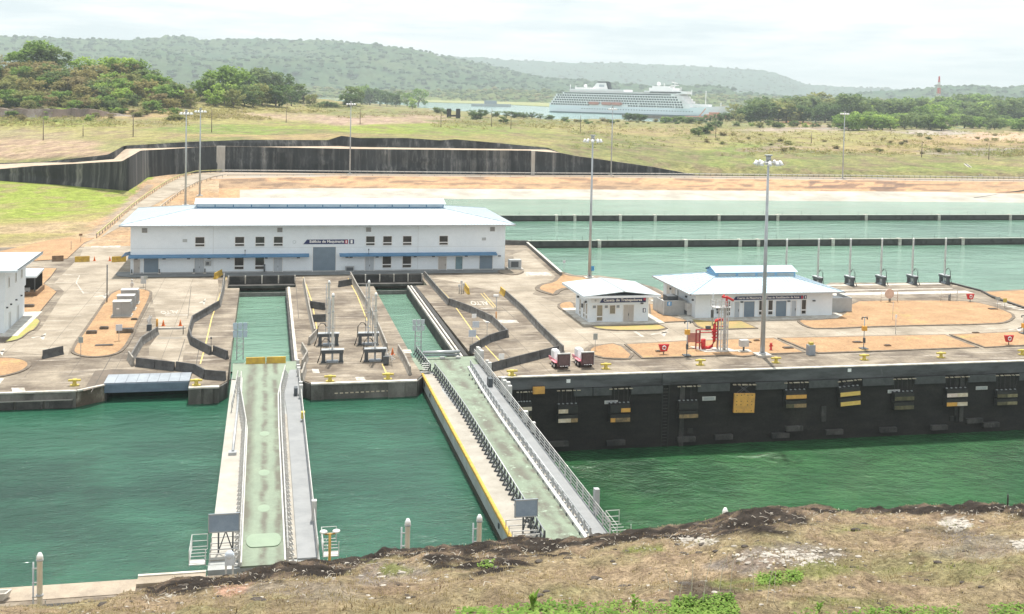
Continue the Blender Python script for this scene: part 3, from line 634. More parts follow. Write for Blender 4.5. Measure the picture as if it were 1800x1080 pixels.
# ---- plateau terrain beyond the wall
MC0 = AtD(40, 860, 0)
def mound(p):
    d = Vector((p.x-MC0.x, p.y-MC0.y)); r = Vector(((d.x)/150, (d.y)/120)); a = 31*math.exp(-r.length_squared)
    M2 = AtD(440, 1130, 0); d2 = Vector((p.x-M2.x, p.y-M2.y)); a += 16*math.exp(-(d2.length/110)**2)
    return a
SR = [(-400, 284, 0), (1000, 284, 0)]
def rr0(px):
    if px <= 1222: return r_u1(px)
    y = 308+(px-1222)*.0115; return G(px, y, 2.62)
T1 = [(-600, 275, 6), (0, 272, 7.9), (60, 272, 9.5), (150, 268, 11.5), (220, 252, 13.5), (300, 248, 14.2), (600, 236, 14.5), (800, 238, 14.2), (963, 252, 13), (1100, 270, 9.5), (1222, 290, 6.0), (1340, 297, 5.2), (1480, 300, 4.8), (1800, 304, 4.8), (2400, 312, 4.8)]
T2 = [(-600, 240, 9), (0, 240, 9.8), (150, 237, 12.5), (300, 232, 15), (600, 220, 15), (800, 221, 14.5), (963, 226, 13.8), (1100, 234, 12.6), (1222, 243, 11.3), (1340, 256, 9.6), (1480, 268, 8.4), (1620, 276, 7.8), (1800, 282, 7.6), (2400, 290, 7.6)]
T3 = [(-600, 212, 12), (0, 214, 12.8), (300, 207, 15.5), (600, 200, 15.2), (760, 204, 14.5), (980, 220, 12.6), (1100, 223, 12), (1222, 230, 11.4), (1340, 240, 11), (1480, 246, 10.9), (1800, 250, 10.9), (2400, 255, 10.8)]
T4 = [(-600, 192, 14), (0, 194, 14), (300, 191, 14.5), (600, 188, 14), (700, 191, 13.2), (760, 197, 12.2), (980, 212, 11.2), (1100, 216, 11), (1222, 217, 11), (1290, 219, 11), (1480, 226, 11), (1800, 230, 11), (2400, 236, 11)]
T5 = [(-600, 180, 12), (0, 184, 12), (300, 184, 12), (600, 182.5, 11.4), (700, 186.5, 11), (745, 191, 10.6), (760, 192, 10.3), (980, 209, 10.3), (1222, 213, 10.3), (1275, 207, 11), (1480, 206, 11), (1800, 208, 11), (2400, 214, 11)]
T6 = [(-600, 168, 10.2), (0, 172, 10.2), (300, 172, 10.2), (540, 176, 10.2), (700, 182, 9.5), (745, 190, 9.5), (760, 191.6, 9), (980, 208.6, 9), (1222, 212.5, 9), (1275, 203, 10.2), (1480, 198, 10.6), (1800, 200, 10.6), (2400, 204, 10.6)]
PATCH = [  # px, py, rx, ry, colour, weight : earth, dry grass and green patches of the plateau
 (60, 262, 170, 16, Vector((.46, .33, .24)), .9), (110, 236, 160, 8, PALE, .5), (90, 224, 190, 7, YEL, .9), (60, 218, 120, 5, GREEN, .6), (300, 240, 160, 9, YEL, .7), (420, 228, 140, 7, LG, 1), (200, 258, 40, 8, LG, .6), (560, 222, 120, 6, GREEN, .8), (690, 225, 130, 8, GREEN, 1), (840, 230, 120, 8, LG, .8),
 (500, 240, 160, 5, DRY, .8), (640, 212, 90, 8, Vector((.42, .31, .24)), 1), (740, 209, 60, 7, Vector((.38, .28, .21)), .9), (470, 205, 120, 6, Vector((.45, .33, .24)), .8), (380, 212, 110, 6, YEL, .9), (230, 200, 90, 8, DRY, 1), (60, 200, 90, 7, Vector((.36, .27, .2)), .9), (620, 198, 120, 6, OLV, .6), (450, 192, 120, 7, YEL, .8),
 (860, 243, 120, 6, YEL, .5), (1050, 262, 120, 14, OLV, .7), (1200, 282, 140, 12, OLV, .8), (1290, 262, 70, 9, LG, .9), (1330, 285, 120, 8, LG, .7), (1480, 292, 200, 10, OLV, .6), (1700, 296, 150, 7, LG, .6), (900, 214, 120, 6, OLV, .6), (1020, 226, 120, 6, YEL, .5), (1180, 232, 120, 6, DRY, .5),
 (1430, 228, 120, 5, Vector((.40, .33, .27)), 1), (1480, 236, 140, 5, YEL, .8), (1400, 246, 150, 7, YEL, .6), (1370, 262, 90, 6, Vector((.30, .25, .19)), .9), (1560, 250, 150, 10, YEL, .7), (1700, 248, 120, 8, DRY, 1), (1760, 240, 80, 6, Vector((.60, .42, .30)), 1), (1640, 233, 60, 4, Vector((.42, .37, .33)), 1), (1600, 262, 200, 7, DRY, .6), (1740, 268, 120, 5, Vector((.28, .25, .22)), .9), (1290, 220, 60, 4, OLV, .6), (1400, 217, 30, 3, Vector((.5, .17, .09)), 1)]
def soil_plat(p):
    px, py = proj(p); n = nz(p.x*.02, p.y*.02, 2, 5); n2 = nz(p.x*.09, p.y*.06, 5)
    c = Vector((.30, .27, .12)).lerp(OLV, max(0, min(1, .45+n)))
    for (x, y, rx, ry, col, w) in PATCH:
        d = ((px-x+n*50)/rx)**2+((py-y+n*6)/ry)**2
        if d < 1.6: c = c.lerp(col, w*max(0, min(1, (1.6-d)*1.1)))
    if n2 > .1: c = c.lerp(BRN, min(.55, (n2-.1)*3))
    if n2 < -.15: c = c.lerp(YEL, .3)
    return c
def pdisp(p, u, v):
    p = p.copy(); w = min(1, v*8); p.z += mound(p)*w; D = math.hypot(p.x, p.y)
    if v > .08: p.z += nz(p.x*.02, p.y*.02, 11, 5)*min(1.2, D/900)*w
    return p
X0, X1 = -600, 2400
plateau = loft('plateau', [R_(rr0, X0, X1)]+[pxrow(T, X0, X1) for T in (T1, T2, T3, T4, T5, T6)], 500, tinted('plateau_soil', .16, .42, bump=.8, fine=.6), 22, pdisp, soil_plat); tag(plateau, kind='structure')
for o in (plateau, field, bank, fr): reg(o)
BVP = BV[:1]
# side skirt of the left platform beyond the frame and land under the lake edge
b = MB().m(mat('lake_bed', (.2, .2, .15))); b.box(-14000, 16000, 300, 16000, -16, -15.5); b.build('terrain_base', kind='structure')
lk = MB().m(w_lake); lk.sheet([(-9000, 900), (9000, 900), (14000, 12000), (-12000, 12000)], 10.5); lake = lk.build('lake', kind='structure')
# yellow spit of land in the lake
sp = MB().m(mat('spit_grass', (.30, .30, .12), (.24, .27, .10), .02, .95, grain=.2)); sp.prism([(G(x, y, 10.5).x, G(x, y, 10.5).y) for x, y in ((700, 179), (760, 180.5), (880, 184), (985, 189), (985, 182), (760, 176), (600, 174), (560, 175))], 8, 11.3); sp.build('grass_spit', kind='structure')
sp = MB().m(mat('spit_sand', (.55, .45, .33), (.45, .36, .27), .02, .95)); sp.prism([(G(x, y, 10.5).x, G(x, y, 10.5).y) for x, y in ((300, 156.5), (365, 158.5), (365, 155.5), (300, 154.2))], 8, 14); sp.build('sandy_shore', kind='structure')
# drapes
BVF = BV[1:2]
ribbon('lane', [(176, 419), (205, 392), (240, 360), (290, 326), (318, 312), (345, 306), (385, 304)], [(212, 399), (236, 383), (262, 366), (300, 345), (335, 326), (365, 314), (392, 309)], roadm, 60, 5, .06, BV, kind='structure')

# ================================================================== HILLS
def hill(name, prof, D0, D1, z0, x0, x1, nx, ny, amp, c1, c2, seed):
    V = []
    for j in range(ny+1):
        t = j/ny
        for i in range(nx+1):
            px = x0+(x1-x0)*i/nx; yt = lerp_list(prof, px); D = D0+(D1-D0)*t
            d = ray(px, yt); hd = math.hypot(d.x, d.y); ztop = H+d.z/hd*D1
            e = t**.8
            q = AtD(px, D, 0)
            z = z0+(ztop-z0)*e
            k = min(1, t*3)*(1-t*.75)
            rg = noise.hetero_terrain(Vector((q.x/620+seed, q.y/820, seed)), 1, 2.1, 5, .4)
            z += (rg-.6)*amp*k
            # a canopy of crowns: fine bumps
            z += abs(nz(q.x/38, q.y/60, seed, 2))*14*min(1, t*6)+nz(q.x/14, q.y/25, seed+3, 2)*5*min(1, t*6)
            V.append(Vector((q.x, q.y, z)))
    w = nx+1; Fc = [(j*w+i, j*w+i+1, (j+1)*w+i+1, (j+1)*w+i) for j in range(ny) for i in range(nx)]
    L = len(V)                                     # back slope
    for i in range(nx+1):
        p = V[ny*w+i]; V.append(Vector((p.x*1.25, p.y*1.25, z0-5)))
    Fc += [(ny*w+i, ny*w+i+1, L+i+1, L+i) for i in range(nx)]
    me = bpy.data.meshes.new(name); me.from_pydata(V, [], Fc)
    m, nt, b_ = new_mat(name+'_forest'); b_.inputs['Roughness'].default_value = 1; b_.inputs['Specular IOR Level'].default_value = .05
    a = noise_node(nt, .0045, 6, .65); a2 = noise_node(nt, .03, 5, .75)
    c = ramp(nt, a.outputs['Fac'], [(.35, c1), (.5, tuple((p+q)/2 for p, q in zip(c1, c2))), (.68, c2)]).outputs[0]
    f = ramp(nt, a2.outputs['Fac'], [(.3, W(.55)), (.7, W(1.5))]).outputs[0]
    nt.links.new(mixc(nt, 1, c, f, 'MULTIPLY'), b_.inputs['Base Color'])
    me.materials.append(m); me.polygons.foreach_set('use_smooth', [True]*len(Fc)); me.update()
    o = bpy.data.objects.new(name, me); COL.objects.link(o); tag(o, kind='structure'); return o
PFAR = [(-1200, 150), (500, 130), (650, 100), (760, 100), (830, 100), (900, 105.5), (1000, 110.5), (1120, 113), (1200, 115.5), (1260, 119), (1340, 124), (1380, 133), (1398, 142), (1420, 148), (1500, 154), (1600, 161), (1640, 163), (1800, 168), (2600, 172)]
PFRONT = [(-1200, 60), (0, 66), (60, 65), (100, 69), (200, 75), (230, 77), (270, 70), (300, 64), (330, 61.5), (355, 67), (380, 64), (400, 62), (440, 60.5), (480, 64), (520, 68), (560, 71), (600, 78), (640, 83), (680, 90), (720, 95), (760, 96), (800, 100), (850, 110), (900, 124), (960, 138), (1020, 147), (1100, 150), (1180, 154), (1260, 160), (1300, 166), (1400, 170), (1560, 172), (1640, 165), (1662, 158), (1700, 154), (1730, 153), (1770, 156), (1800, 151), (1900, 147), (2600, 140)]
PLOW = [(-1200, 150), (0, 152), (280, 150), (420, 156), (540, 160), (700, 163), (800, 163), (900, 161), (980, 163), (1100, 168), (1270, 170), (1300, 172), (1560, 180), (2600, 186)]
hill('far_hills', PFAR, 7600, 9400, 8, -1200, 2600, 620, 18, 40, (.035, .075, .045), (.055, .10, .055), 3.3)
hill('near_hills', PFRONT, 3900, 5600, 8, -1200, 2600, 900, 60, 105, (.035, .08, .04), (.09, .125, .06), 1.7)
hill('shore_forest', PLOW, 3350, 3800, 9, -1200, 2600, 900, 8, 12, (.06, .10, .03), (.15, .17, .06), 6.1)

# ================================================================== NEAR BANK (foreground)
EY = [(-700, 1105), (-100, 1095), (20, 1082), (60, 1077), (120, 1070), (180, 1063), (225, 1058), (262, 1046), (300, 1038), (345, 1026), (380, 1013), (430, 1003), (500, 996), (560, 994), (600, 990), (640, 976), (690, 965), (740, 966), (790, 963), (850, 962), (890, 958), (930, 949), (1000, 955), (1050, 950), (1070, 944), (1130, 937), (1180, 934), (1230, 925), (1290, 910), (1320, 899), (1350, 893), (1400, 890), (1450, 887.5), (1490, 892), (1520, 898), (1600, 897), (1650, 893), (1700, 896), (1730, 889), (1770, 887), (1800, 885), (1900, 878), (2500, 850)]
def edge_z(px): y = lerp_list(EY, px)+lerp_list([(-700, 24), (200, 24), (330, 22), (420, 26), (560, 26), (700, 18), (900, 13), (1100, 11), (1300, 9), (2500, 8)], px)+nz(px*.035, 0, 5, 4)*4.5; d = ray(px, y); hd = math.hypot(d.x, d.y); return H+d.z/hd*61
DR = [(78, -.2), (72, .25), (66, .66), (63, .9), (61, 1.0)]
def bank_pt(px, D):
    ez = edge_z(px)
    if D >= 61:
        k = lerp_list([(61, 1.0), (63, .93), (66, .74), (70, .40), (74, .0), (76, -.2)], D); z = ez*k-(3 if D > 75 else 0)
    else:
        t = (61-D)/31; zb = 21.2+nz(px*.004, 0, 2)*.5
        s = t**.85 if t < 1 else 1
        z = ez+(zb-ez)*s if t < 1 else 21.2+(30-D)*.42
    return z
ROCK = Vector((.035, .027, .022)); ROCK2 = Vector((.075, .062, .052)); PINK = Vector((.35, .265, .175)); TANG = Vector((.285, .25, .135)); GRASS = Vector((.20, .215, .075)); ASH = Vector((.27, .235, .21)); WHT = Vector((.62, .58, .52))
NP = [(1390, 975, 90, 18, ASH, .8), (1320, 995, 60, 10, ASH, .9), (1690, 921, 22, 8, WHT, 1), (1795, 960, 12, 8, WHT, .9), (1225, 950, 36, 6, WHT, .6), (1650, 940, 60, 14, ROCK2, .7), (1250, 1040, 60, 22, ROCK2, .8), (1700, 960, 90, 22, ASH, .6), (690, 1010, 60, 22, ASH, .8), (520, 1040, 110, 20, ASH, .5), (410, 1035, 28, 14, Vector((.5, .3, .22)), .8),
      (700, 1000, 26, 10, GRASS, .9), (860, 998, 60, 8, GRASS, .8), (1140, 968, 40, 8, GRASS, .9), (1080, 985, 60, 8, GRASS, .6), (830, 1045, 40, 16, GRASS, .6), (1520, 940, 60, 14, GRASS, .55), (1450, 1000, 60, 14, GRASS, .7), (1340, 1025, 70, 12, GRASS, .9), (640, 990, 16, 6, GRASS, .9), (470, 1060, 60, 16, TANG, .8), (1560, 950, 110, 18, PINK, .8), (1000, 1000, 160, 28, PINK, .6), (820, 1030, 120, 24, PINK, .6), (1540, 1040, 150, 30, PINK, .7), (1480, 1060, 90, 14, GRASS, .6), (1640, 1010, 110, 20, GRASS, .35)]
BANDW = [(-700, 6), (250, 6), (300, 20), (380, 34), (460, 38), (560, 34), (640, 20), (700, 14), (760, 40), (860, 50), (920, 40), (1000, 22), (1100, 20), (1180, 22), (1260, 40), (1300, 56), (1400, 60), (1450, 34), (1480, 14), (1560, 10), (1600, 20), (1680, 30), (1720, 22), (1800, 34), (2500, 40)]
def soil_near(p):
    px, py = proj(p); n = nz(p.x*.18, p.y*.18, 2, 5); n2 = nz(p.x*.6, p.y*.6, 5, 4)
    ey = lerp_list(EY, px); c = TANG.lerp(PINK, max(0, min(1, .5+n*1.2)))
    for (x, y, rx, ry, col, w) in NP:
        d = ((px-x+n*26)/rx)**2+((py-y+n2*9)/ry)**2
        if d < 1.5: c = c.lerp(col, w*max(0, min(1, (1.5-d)*1.3)))
    bw = lerp_list(BANDW, px)*.72; q = (py-ey)/bw+n*.9+n2*.5
    if q < 1.0 and px > 250+n*40: c = c.lerp(ROCK.lerp(ROCK2, max(0, min(1, .4+n2*1.5))), max(0, min(1, (1.0-q)*3.5)))
    if n2 > .2: c = c.lerp(BRN, .45)
    return c
Ds = [76, 74, 73, 72, 71, 69, 67, 65, 64, 63, 62.3, 61.6, 61]+[61-.32*i for i in range(1, 97)]+[30-1.5*i for i in range(1, 19)]
V = []; NXB = 520
for D in Ds:
    for i in range(NXB+1):
        px = -700+(3200)*i/NXB; z = bank_pt(px, D); q = AtD(px, max(D, 2), z)
        w = 1 if D <= 61 else max(0, 1-(D-61)/12); rr = max(0, 1-abs(61-D)/9)
        q.z += nz(q.x*.22, q.y*.22, 3, 6)*.55*w+abs(nz(q.x*.7, q.y*.7, 8, 4))*.35*rr+nz(q.x*1.6, q.y*1.6, 1, 3)*.07*w
        V.append(q)
w = NXB+1; Fc = [(j*w+i+1, j*w+i, (j+1)*w+i, (j+1)*w+i+1) for j in range(len(Ds)-1) for i in range(NXB)]
me = bpy.data.meshes.new('near_bank'); me.from_pydata(V, [], Fc); me.materials.append(tinted('near_bank_soil', 1.3, .5, bump=.16, fine=6.5)); me.polygons.foreach_set('use_smooth', [True]*len(Fc))
at = me.color_attributes.new('soil', 'FLOAT_COLOR', 'POINT'); buf = []
for p in V:
    c = soil_near(p); buf.extend((c[0], c[1], c[2], 1))
at.data.foreach_set('color', buf); me.update()
nb = bpy.data.objects.new('near_bank', me); COL.objects.link(nb); tag(nb, kind='structure')
BVN = [BVHTree.FromPolygons(V, Fc)]
# ================================================================== HAZE
hz = MB().m(plat); hz.box(-13500, 15500, -120, 14500, -17, 430)
hm = bpy.data.materials.new('haze_air'); hm.use_nodes = True; hnt = hm.node_tree; hnt.nodes.remove(hnt.nodes['Principled BSDF'])
pv = hnt.nodes.new('ShaderNodeVolumePrincipled'); pv.inputs['Density'].default_value = HAZE = .000125; pv.inputs['Color'].default_value = (.84, .95, 1.0, 1); pv.inputs['Anisotropy'].default_value = .15
hnt.links.new(pv.outputs[0], hnt.nodes['Material Output'].inputs['Volume'])
hz.mats = [hm]; hzo = hz.build('haze', kind='stuff')
# ================================================================== BUILDINGS
def hip_roof(mb, x0, x1, y0, y1, ze, slope, over_m, th=.28):
    ym = (y0+y1)/2; hy = (y1-y0)/2; zr = ze+slope*hy; hx = min(hy, (x1-x0)/2-.5)
    v = [(x0, y0, ze), (x1, y0, ze), (x1, y1, ze), (x0, y1, ze), (x0+hx, ym, zr), (x1-hx, ym, zr)]
    vb = [(a, b_, c-th) for a, b_, c in v[:4]]
    mb.add(v+vb, [(0, 1, 5, 4), (1, 2, 5), (2, 3, 4, 5), (3, 0, 4), (0, 6, 7, 1), (1, 7, 8, 2), (2, 8, 9, 3), (3, 9, 6, 0), (6, 9, 8, 7)])
    return zr
def seams(x0, x1, y0, y1, ze, slope, step, mt):
    """standing seams of a metal roof slope facing -Y (and its rear twin), clipped on the hips"""
    b = MB().m(mt); ym = (y0+y1)/2; hy = (y1-y0)/2; x = x0+step
    while x < x1-step/2:
        reach = min(hy, x-x0, x1-x)
        for s_ in (0, 1):
            ya = y0 if s_ == 0 else y1; yb = ya+reach*(1 if s_ == 0 else -1)
            b.bar((x, ya, ze+.03), (x, yb, ze+slope*reach+.03), .05, .05)
        x += step
    y = y0+step*2.5
    while y < y1-step/2:
        reach = min(hy, y-y0, y1-y) 
        b.bar((x0, y, ze+.03), (x0+reach, y, ze+slope*reach+.03), .05, .05); b.bar((x1, y, ze+.03), (x1-reach, y, ze+slope*reach+.03), .05, .05)
        y += step*2.5
    for (a, c) in (((x0, y0), (x0+hy, ym)), ((x1, y0), (x1-hy, ym)), ((x0, y1), (x0+hy, ym)), ((x1, y1), (x1-hy, ym))):
        b.bar((*a, ze+.05), (*c, ze+slope*hy+.05), .22, .07)
    b.bar((x0+hy, ym, ze+slope*hy+.05), (x1-hy, ym, ze+slope*hy+.05), .3, .07)
    return b
def window(parent, x0, x1, z0, z1, y, sill=True, sub='transom', name='window', axis='y', glass=None):
    """framed window on a wall whose outside is at y (facing -Y) or, with axis 'x', at x = y (facing +X / -X)"""
    fr_ = MB().m(framem); t = .11; d = .10
    def bx(mb, a, b_, c, e, f0, f1):
        if axis == 'y': mb.box(a, b_, y-f1, y-f0, c, e)
        elif axis == '+x': mb.box(y+f0, y+f1, a, b_, c, e)
        else: mb.box(y-f1, y-f0, a, b_, c, e)
    bx(fr_, x0-t, x0, z0-t, z1+t, .0, d); bx(fr_, x1, x1+t, z0-t, z1+t, .0, d); bx(fr_, x0, x1, z1, z1+t, .0, d); bx(fr_, x0, x1, z0-t, z0, .0, d+.06)
    if sub == 'transom': zt = z0+(z1-z0)*.27; bx(fr_, x0, x1, zt-.09, zt+.09, .0, d+.02)
    o = fr_.build(name, parent)
    g_ = MB().m(glass or glassm); bx(g_, x0, x1, z0, z1, .005, .04); g_.build('pane', o); return o
def door(parent, x0, x1, z0, z1, y, mt, leafs=1, handle=True, axis='y', roller=False):
    d = MB().m(mt)
    def bx(mb, a, b_, c, e, f0, f1):
        if axis == 'y': mb.box(a, b_, y-f1, y-f0, c, e)
        elif axis == '+x': mb.box(y+f0, y+f1, a, b_, c, e)
        else: mb.box(y-f1, y-f0, a, b_, c, e)
    if roller:
        n = int((z1-z0)/.32)
        for i in range(n): za = z0+(z1-z0)*i/n; bx(d, x0, x1, za+.02, z0+(z1-z0)*(i+1)/n, .0, .05)
        bx(d, x0, x1, z0, z1, .0, .03)
    else:
        w_ = (x1-x0)/leafs
        for i in range(leafs): bx(d, x0+i*w_+.02, x0+(i+1)*w_-.02, z0, z1, .0, .05)
    o = d.build('roller_door' if roller else 'door', parent)
    f = MB().m(framem); bx(f, x0-.1, x0, z0, z1+.1, .0, .09); bx(f, x1, x1+.1, z0, z1+.1, .0, .09); bx(f, x0, x1, z1, z1+.1, .0, .09); f.build('door_frame', o)
    if handle and not roller:
        h = MB().m(galvd); xm = x0+(x1-x0)*(.5 if leafs == 2 else .85); bx(h, xm-.04, xm+.04, z0+.9, z0+1.25, .05, .12); h.build('handle', o)
    return o
# ---- machinery building
MBD = empty('machinery_building', (10.8, 219.8, 0), 0, 'long white machinery building with blue awnings and a pale hipped metal roof', 'building')
def P_(mb, name, parent, **k):                      # parts built in world coordinates, parent offset removed
    o = mb.build(name, parent, **k); o.location = -parent.location if parent.parent is None else Vector((0, 0, 0)); return o
class Off(MB):                                       # builder that shifts world coordinates to the thing's base
    pass
def shift(o_parent, fn): pass
MBD.location = (0, 0, 0)
b = MB().m(whitem); b.box(-24.6, 46.3, 219.8, 248.5, 0, 9.0); b.build('wall', MBD)
b = MB().m(mat('grey_plinth', (.42, .43, .43), None, 1, .8)); b.box(-24.65, 46.35, 219.72, 219.8, 0, .32); b.build('plinth', MBD)
b = MB().m(roofm); zr = hip_roof(b, -26.5, 48.0, 218.3, 250.1, 9.25, .15, 0); rf = b.build('roof', MBD)
seams(-26.5, 48.0, 218.3, 250.1, 9.25, .15, .62, seamm).build('seam', rf, kind='stuff')
b = MB().m(galv); b.box(-26.5, 48.0, 218.14, 218.3, 9.0, 9.22); b.build('gutter', MBD)
b = MB().m(roofm)                                    # ridge monitor
mx0, mx1, my0, my1, mze, mzr = -13.5, 35.6, 231.2, 237.4, 12.05, 12.85; mym = 234.3
b.add([(mx0-.4, my0-.5, mze), (mx1+.4, my0-.5, mze), (mx1+.4, mym, mzr), (mx0-.4, mym, mzr), (mx0-.4, my1+.5, mze), (mx1+.4, my1+.5, mze),
       (mx0-.4, my0-.5, mze-.12), (mx1+.4, my0-.5, mze-.12), (mx1+.4, my1+.5, mze-.12), (mx0-.4, my1+.5, mze-.12)],
      [(0, 1, 2, 3), (3, 2, 5, 4), (6, 7, 1, 0), (9, 6, 0, 4), (7, 8, 5, 1), (6, 9, 8, 7), (0, 3, 4), (1, 5, 2)])
mo = b.build('ridge_vent_roof', MBD)
b = MB().m(bluem); b.box(mx0, mx1, my0, my1, 10.9, mze-.12); mv = b.build('ridge_vent_wall', MBD)
pv_ = MB().m(mat('polycarbonate_strip', (.50, .60, .66), (.42, .52, .6), .6, .4)); pv_.box(0, 3.28, -.05, 0, 0, .42); pvm = pv_.mesh('louvre_panel')
for i in range(14): inst('louvre_panel', pvm, mv, (mx0+.12+i*3.5, my0-.004, 11.42))
# windows up and low
for x0 in (-13.0, -5.75, -2.0, 1.4, 18.85, 22.15, 26.0, 33.15): window(MBD, x0, x0+1.62, 5.15, 6.85, 219.8)
for x0 in (-5.8, -2.0, 22.1, 26.0): window(MBD, x0, x0+1.62, .75, 2.95, 219.8)
lv = MB().m(mat('vent_louvre', (.26, .25, .24), (.2, .2, .19)))
for i in range(5): lv.box(0, .95, -.08, -.02, i*.17, i*.17+.13)
lv.m(framem); lv.box(-.06, 0, -.09, 0, -.06, .92); lv.box(.95, 1.01, -.09, 0, -.06, .92); lvm = lv.mesh('vent')
for x in (-22.6, 2.0, 18.8, 43.2): inst('vent', lvm, MBD, (x, 219.8, 7.75))
gv = MB().m(greym).box(0, .8, -.08, 0, 0, .55); gvm = gv.mesh('wall_box')
for x in (-15.3, 41.6): inst('wall_box', gvm, MBD, (x, 219.8, 5.95))
door(MBD, -24.0, -22.9, .1, 2.75, 219.8, doorb, 1); door(MBD, -22.2, -19.6, .1, 3.0, 219.8, doorm, 1, roller=True); door(MBD, -13.1, -11.4, .1, 2.9, 219.8, doorl, 2)
door(MBD, 1.4, 3.0, .1, 2.85, 219.8, doorl, 2); door(MBD, 8.75, 13.05, .1, 4.85, 219.8, doorm, 1, roller=True); door(MBD, 18.75, 20.4, .1, 2.8, 219.8, doorl, 2)
door(MBD, 33.0, 34.6, .1, 2.75, 219.8, doorb, 1); door(MBD, 36.4, 37.8, .1, 2.8, 219.8, mat('teal_grey_door', (.16, .26, .30), None, 1, .5), 1); door(MBD, 41.2, 43.8, .1, 2.9, 219.8, doorm, 1, roller=True)
for (a, c) in ((-24.9, 8.0), (13.75, 44.5)):
    aw = MB().m(bluem); aw.add([(a, 219.8, 3.62), (c, 219.8, 3.62), (c, 218.4, 3.30), (a, 218.4, 3.30), (a, 219.8, 3.5), (c, 219.8, 3.5), (c, 218.4, 3.12), (a, 218.4, 3.12)], [(3, 2, 1, 0), (0, 1, 5, 4)[::-1], (2, 3, 7, 6)[::-1], (4, 5, 6, 7), (0, 4, 7, 3), (1, 2, 6, 5)]); aw.build('awning', MBD)
aw = MB().m(bluem); aw.add([(-24.6, 219.9, 3.6), (-24.6, 226, 3.6), (-26.2, 226, 3.2), (-26.2, 219.9, 3.2)], [(0, 1, 2, 3), (3, 2, 1, 0)]); aw.box(-26.25, -26.15, 219.9, 226, 3.05, 3.22); aw.build('awning', MBD)
b = MB().m(navy); b.add([(6.9, 219.72, 5.42), (15.35, 219.70, 5.42), (15.35, 219.70, 6.28), (7.6, 219.72, 6.28), (6.9, 219.8, 5.42), (15.35, 219.8, 5.42), (15.35, 219.8, 6.28), (7.6, 219.8, 6.28)], [(0, 1, 2, 3), (1, 5, 6, 2), (3, 2, 6, 7), (0, 3, 7, 4), (0, 4, 5, 1)])
b.box(15.6, 16.5, 219.70, 219.8, 5.42, 6.28); sg = b.build('name_sign', MBD)
b = MB().m(redsign).box(14.75, 15.3, 219.68, 219.70, 5.5, 6.2); b.build('red_end_block', sg)
text_fit('Edificio de Maquinaria', lettm, 8.1, 14.6, 219.66, 5.52, 6.2, sg, .025); text_fit('1', lettm, 15.85, 16.25, 219.66, 5.52, 6.2, sg, .03); text_fit('1', lettm, 14.92, 15.12, 219.64, 5.6, 6.1, sg, .01)
b = MB().m(mat('faint_emblem', (.6, .66, .7), None, 1)); b.tube([(5.2, 219.78, 5.85), (5.2, 219.72, 5.85)], .34, 16); b.m(whitem); b.tube([(5.2, 219.73, 5.85), (5.2, 219.70, 5.85)], .2, 12); b.build('round_emblem', MBD)
wl = MB().m(galvd).box(-.28, .28, -.3, 0, 0, .18); wlm = wl.mesh('wall_lamp')
for x in (-23.6, -18.6, -14.2, -10.5, -7.0, 0, 6.0, 15.2, 16.0, 21.0, 28.4, 32, 38.5, 45.2): inst('wall_lamp', wlm, MBD, (x, 219.8, 2.75))
for x in (-16, -10.7, -5, 2.6, 10.5, 17, 24, 31, 38.5): inst('soffit_lamp', MB().m(lampm).box(-.1, .1, -.15, .05, 0, .16).mesh('soffit_lamp') if x == -16 else bpy.data.meshes['soffit_lamp'], MBD, (x, 219.7, 8.6))
b = MB().m(greym).box(14.9, 16.6, 219.2, 219.75, .1, 1.15); b.m(galvd).box(15.1, 16.4, 219.15, 219.2, .3, .95); b.build('wall_cabinet', MBD)
b = MB().m(greym).box(-11.2, -10.1, 219.5, 219.78, 1.5, 2.4); b.m(galvd).box(-11.0, -10.5, 219.46, 219.5, 1.7, 2.2); b.build('wall_cabinet', MBD)
b = MB().m(galvd); b.tube([(-.6+.3, 219.3, .3), (-.6+.3, 219.3, 1.7)], .16, 8); b.build('extinguisher', MBD)
for x in (-9.9+6, 19.3): b = MB().m(galvd); b.tube([(x, 218.9, 3.4), (x, 218.9, 4.4)], .05, 5); b.tube([(x-.1, 218.9, 4.4), (x+.1, 218.9, 4.4)], .16, 6); b.build('camera_mast', MBD)
for x in (-24.3, -19.4, -13.2, -11.2):
    b = MB().m(galvd); b.tube([(x, 219.2, 0.1), (x, 219.2, 1.0)], .13, 6); b.m(copem).box(x-.25, x+.25, 218.95, 219.45, .1, .3); b.build('guard_post', MBD)
b = MB().m(mat('panel_joint', (.55, .58, .6)))
for x in (-9.8, 28.9): b.box(x, x+.06, 219.785, 219.795, .4, 9)
b.box(-24.6, 46.3, 219.78, 219.79, 4.75, 4.79); b.build('wall_joint', MBD)
# air conditioner by the right end
ac = empty('air_conditioner', (48.6, 221, 0), 0, 'grey boxy cooling unit on a small slab at the right end of the long building', 'cooling unit')
b = MB().m(greym).box(-1.2, 1.2, -.8, .8, .2, 1.9); b.build('casing', ac); b = MB().m(galvd).box(-.9, .6, -.86, -.8, .5, 1.6); b.build('grille', ac); b = MB().m(copem).box(-1.6, 1.6, -1.2, 1.2, 0, .2); b.build('slab', ac)
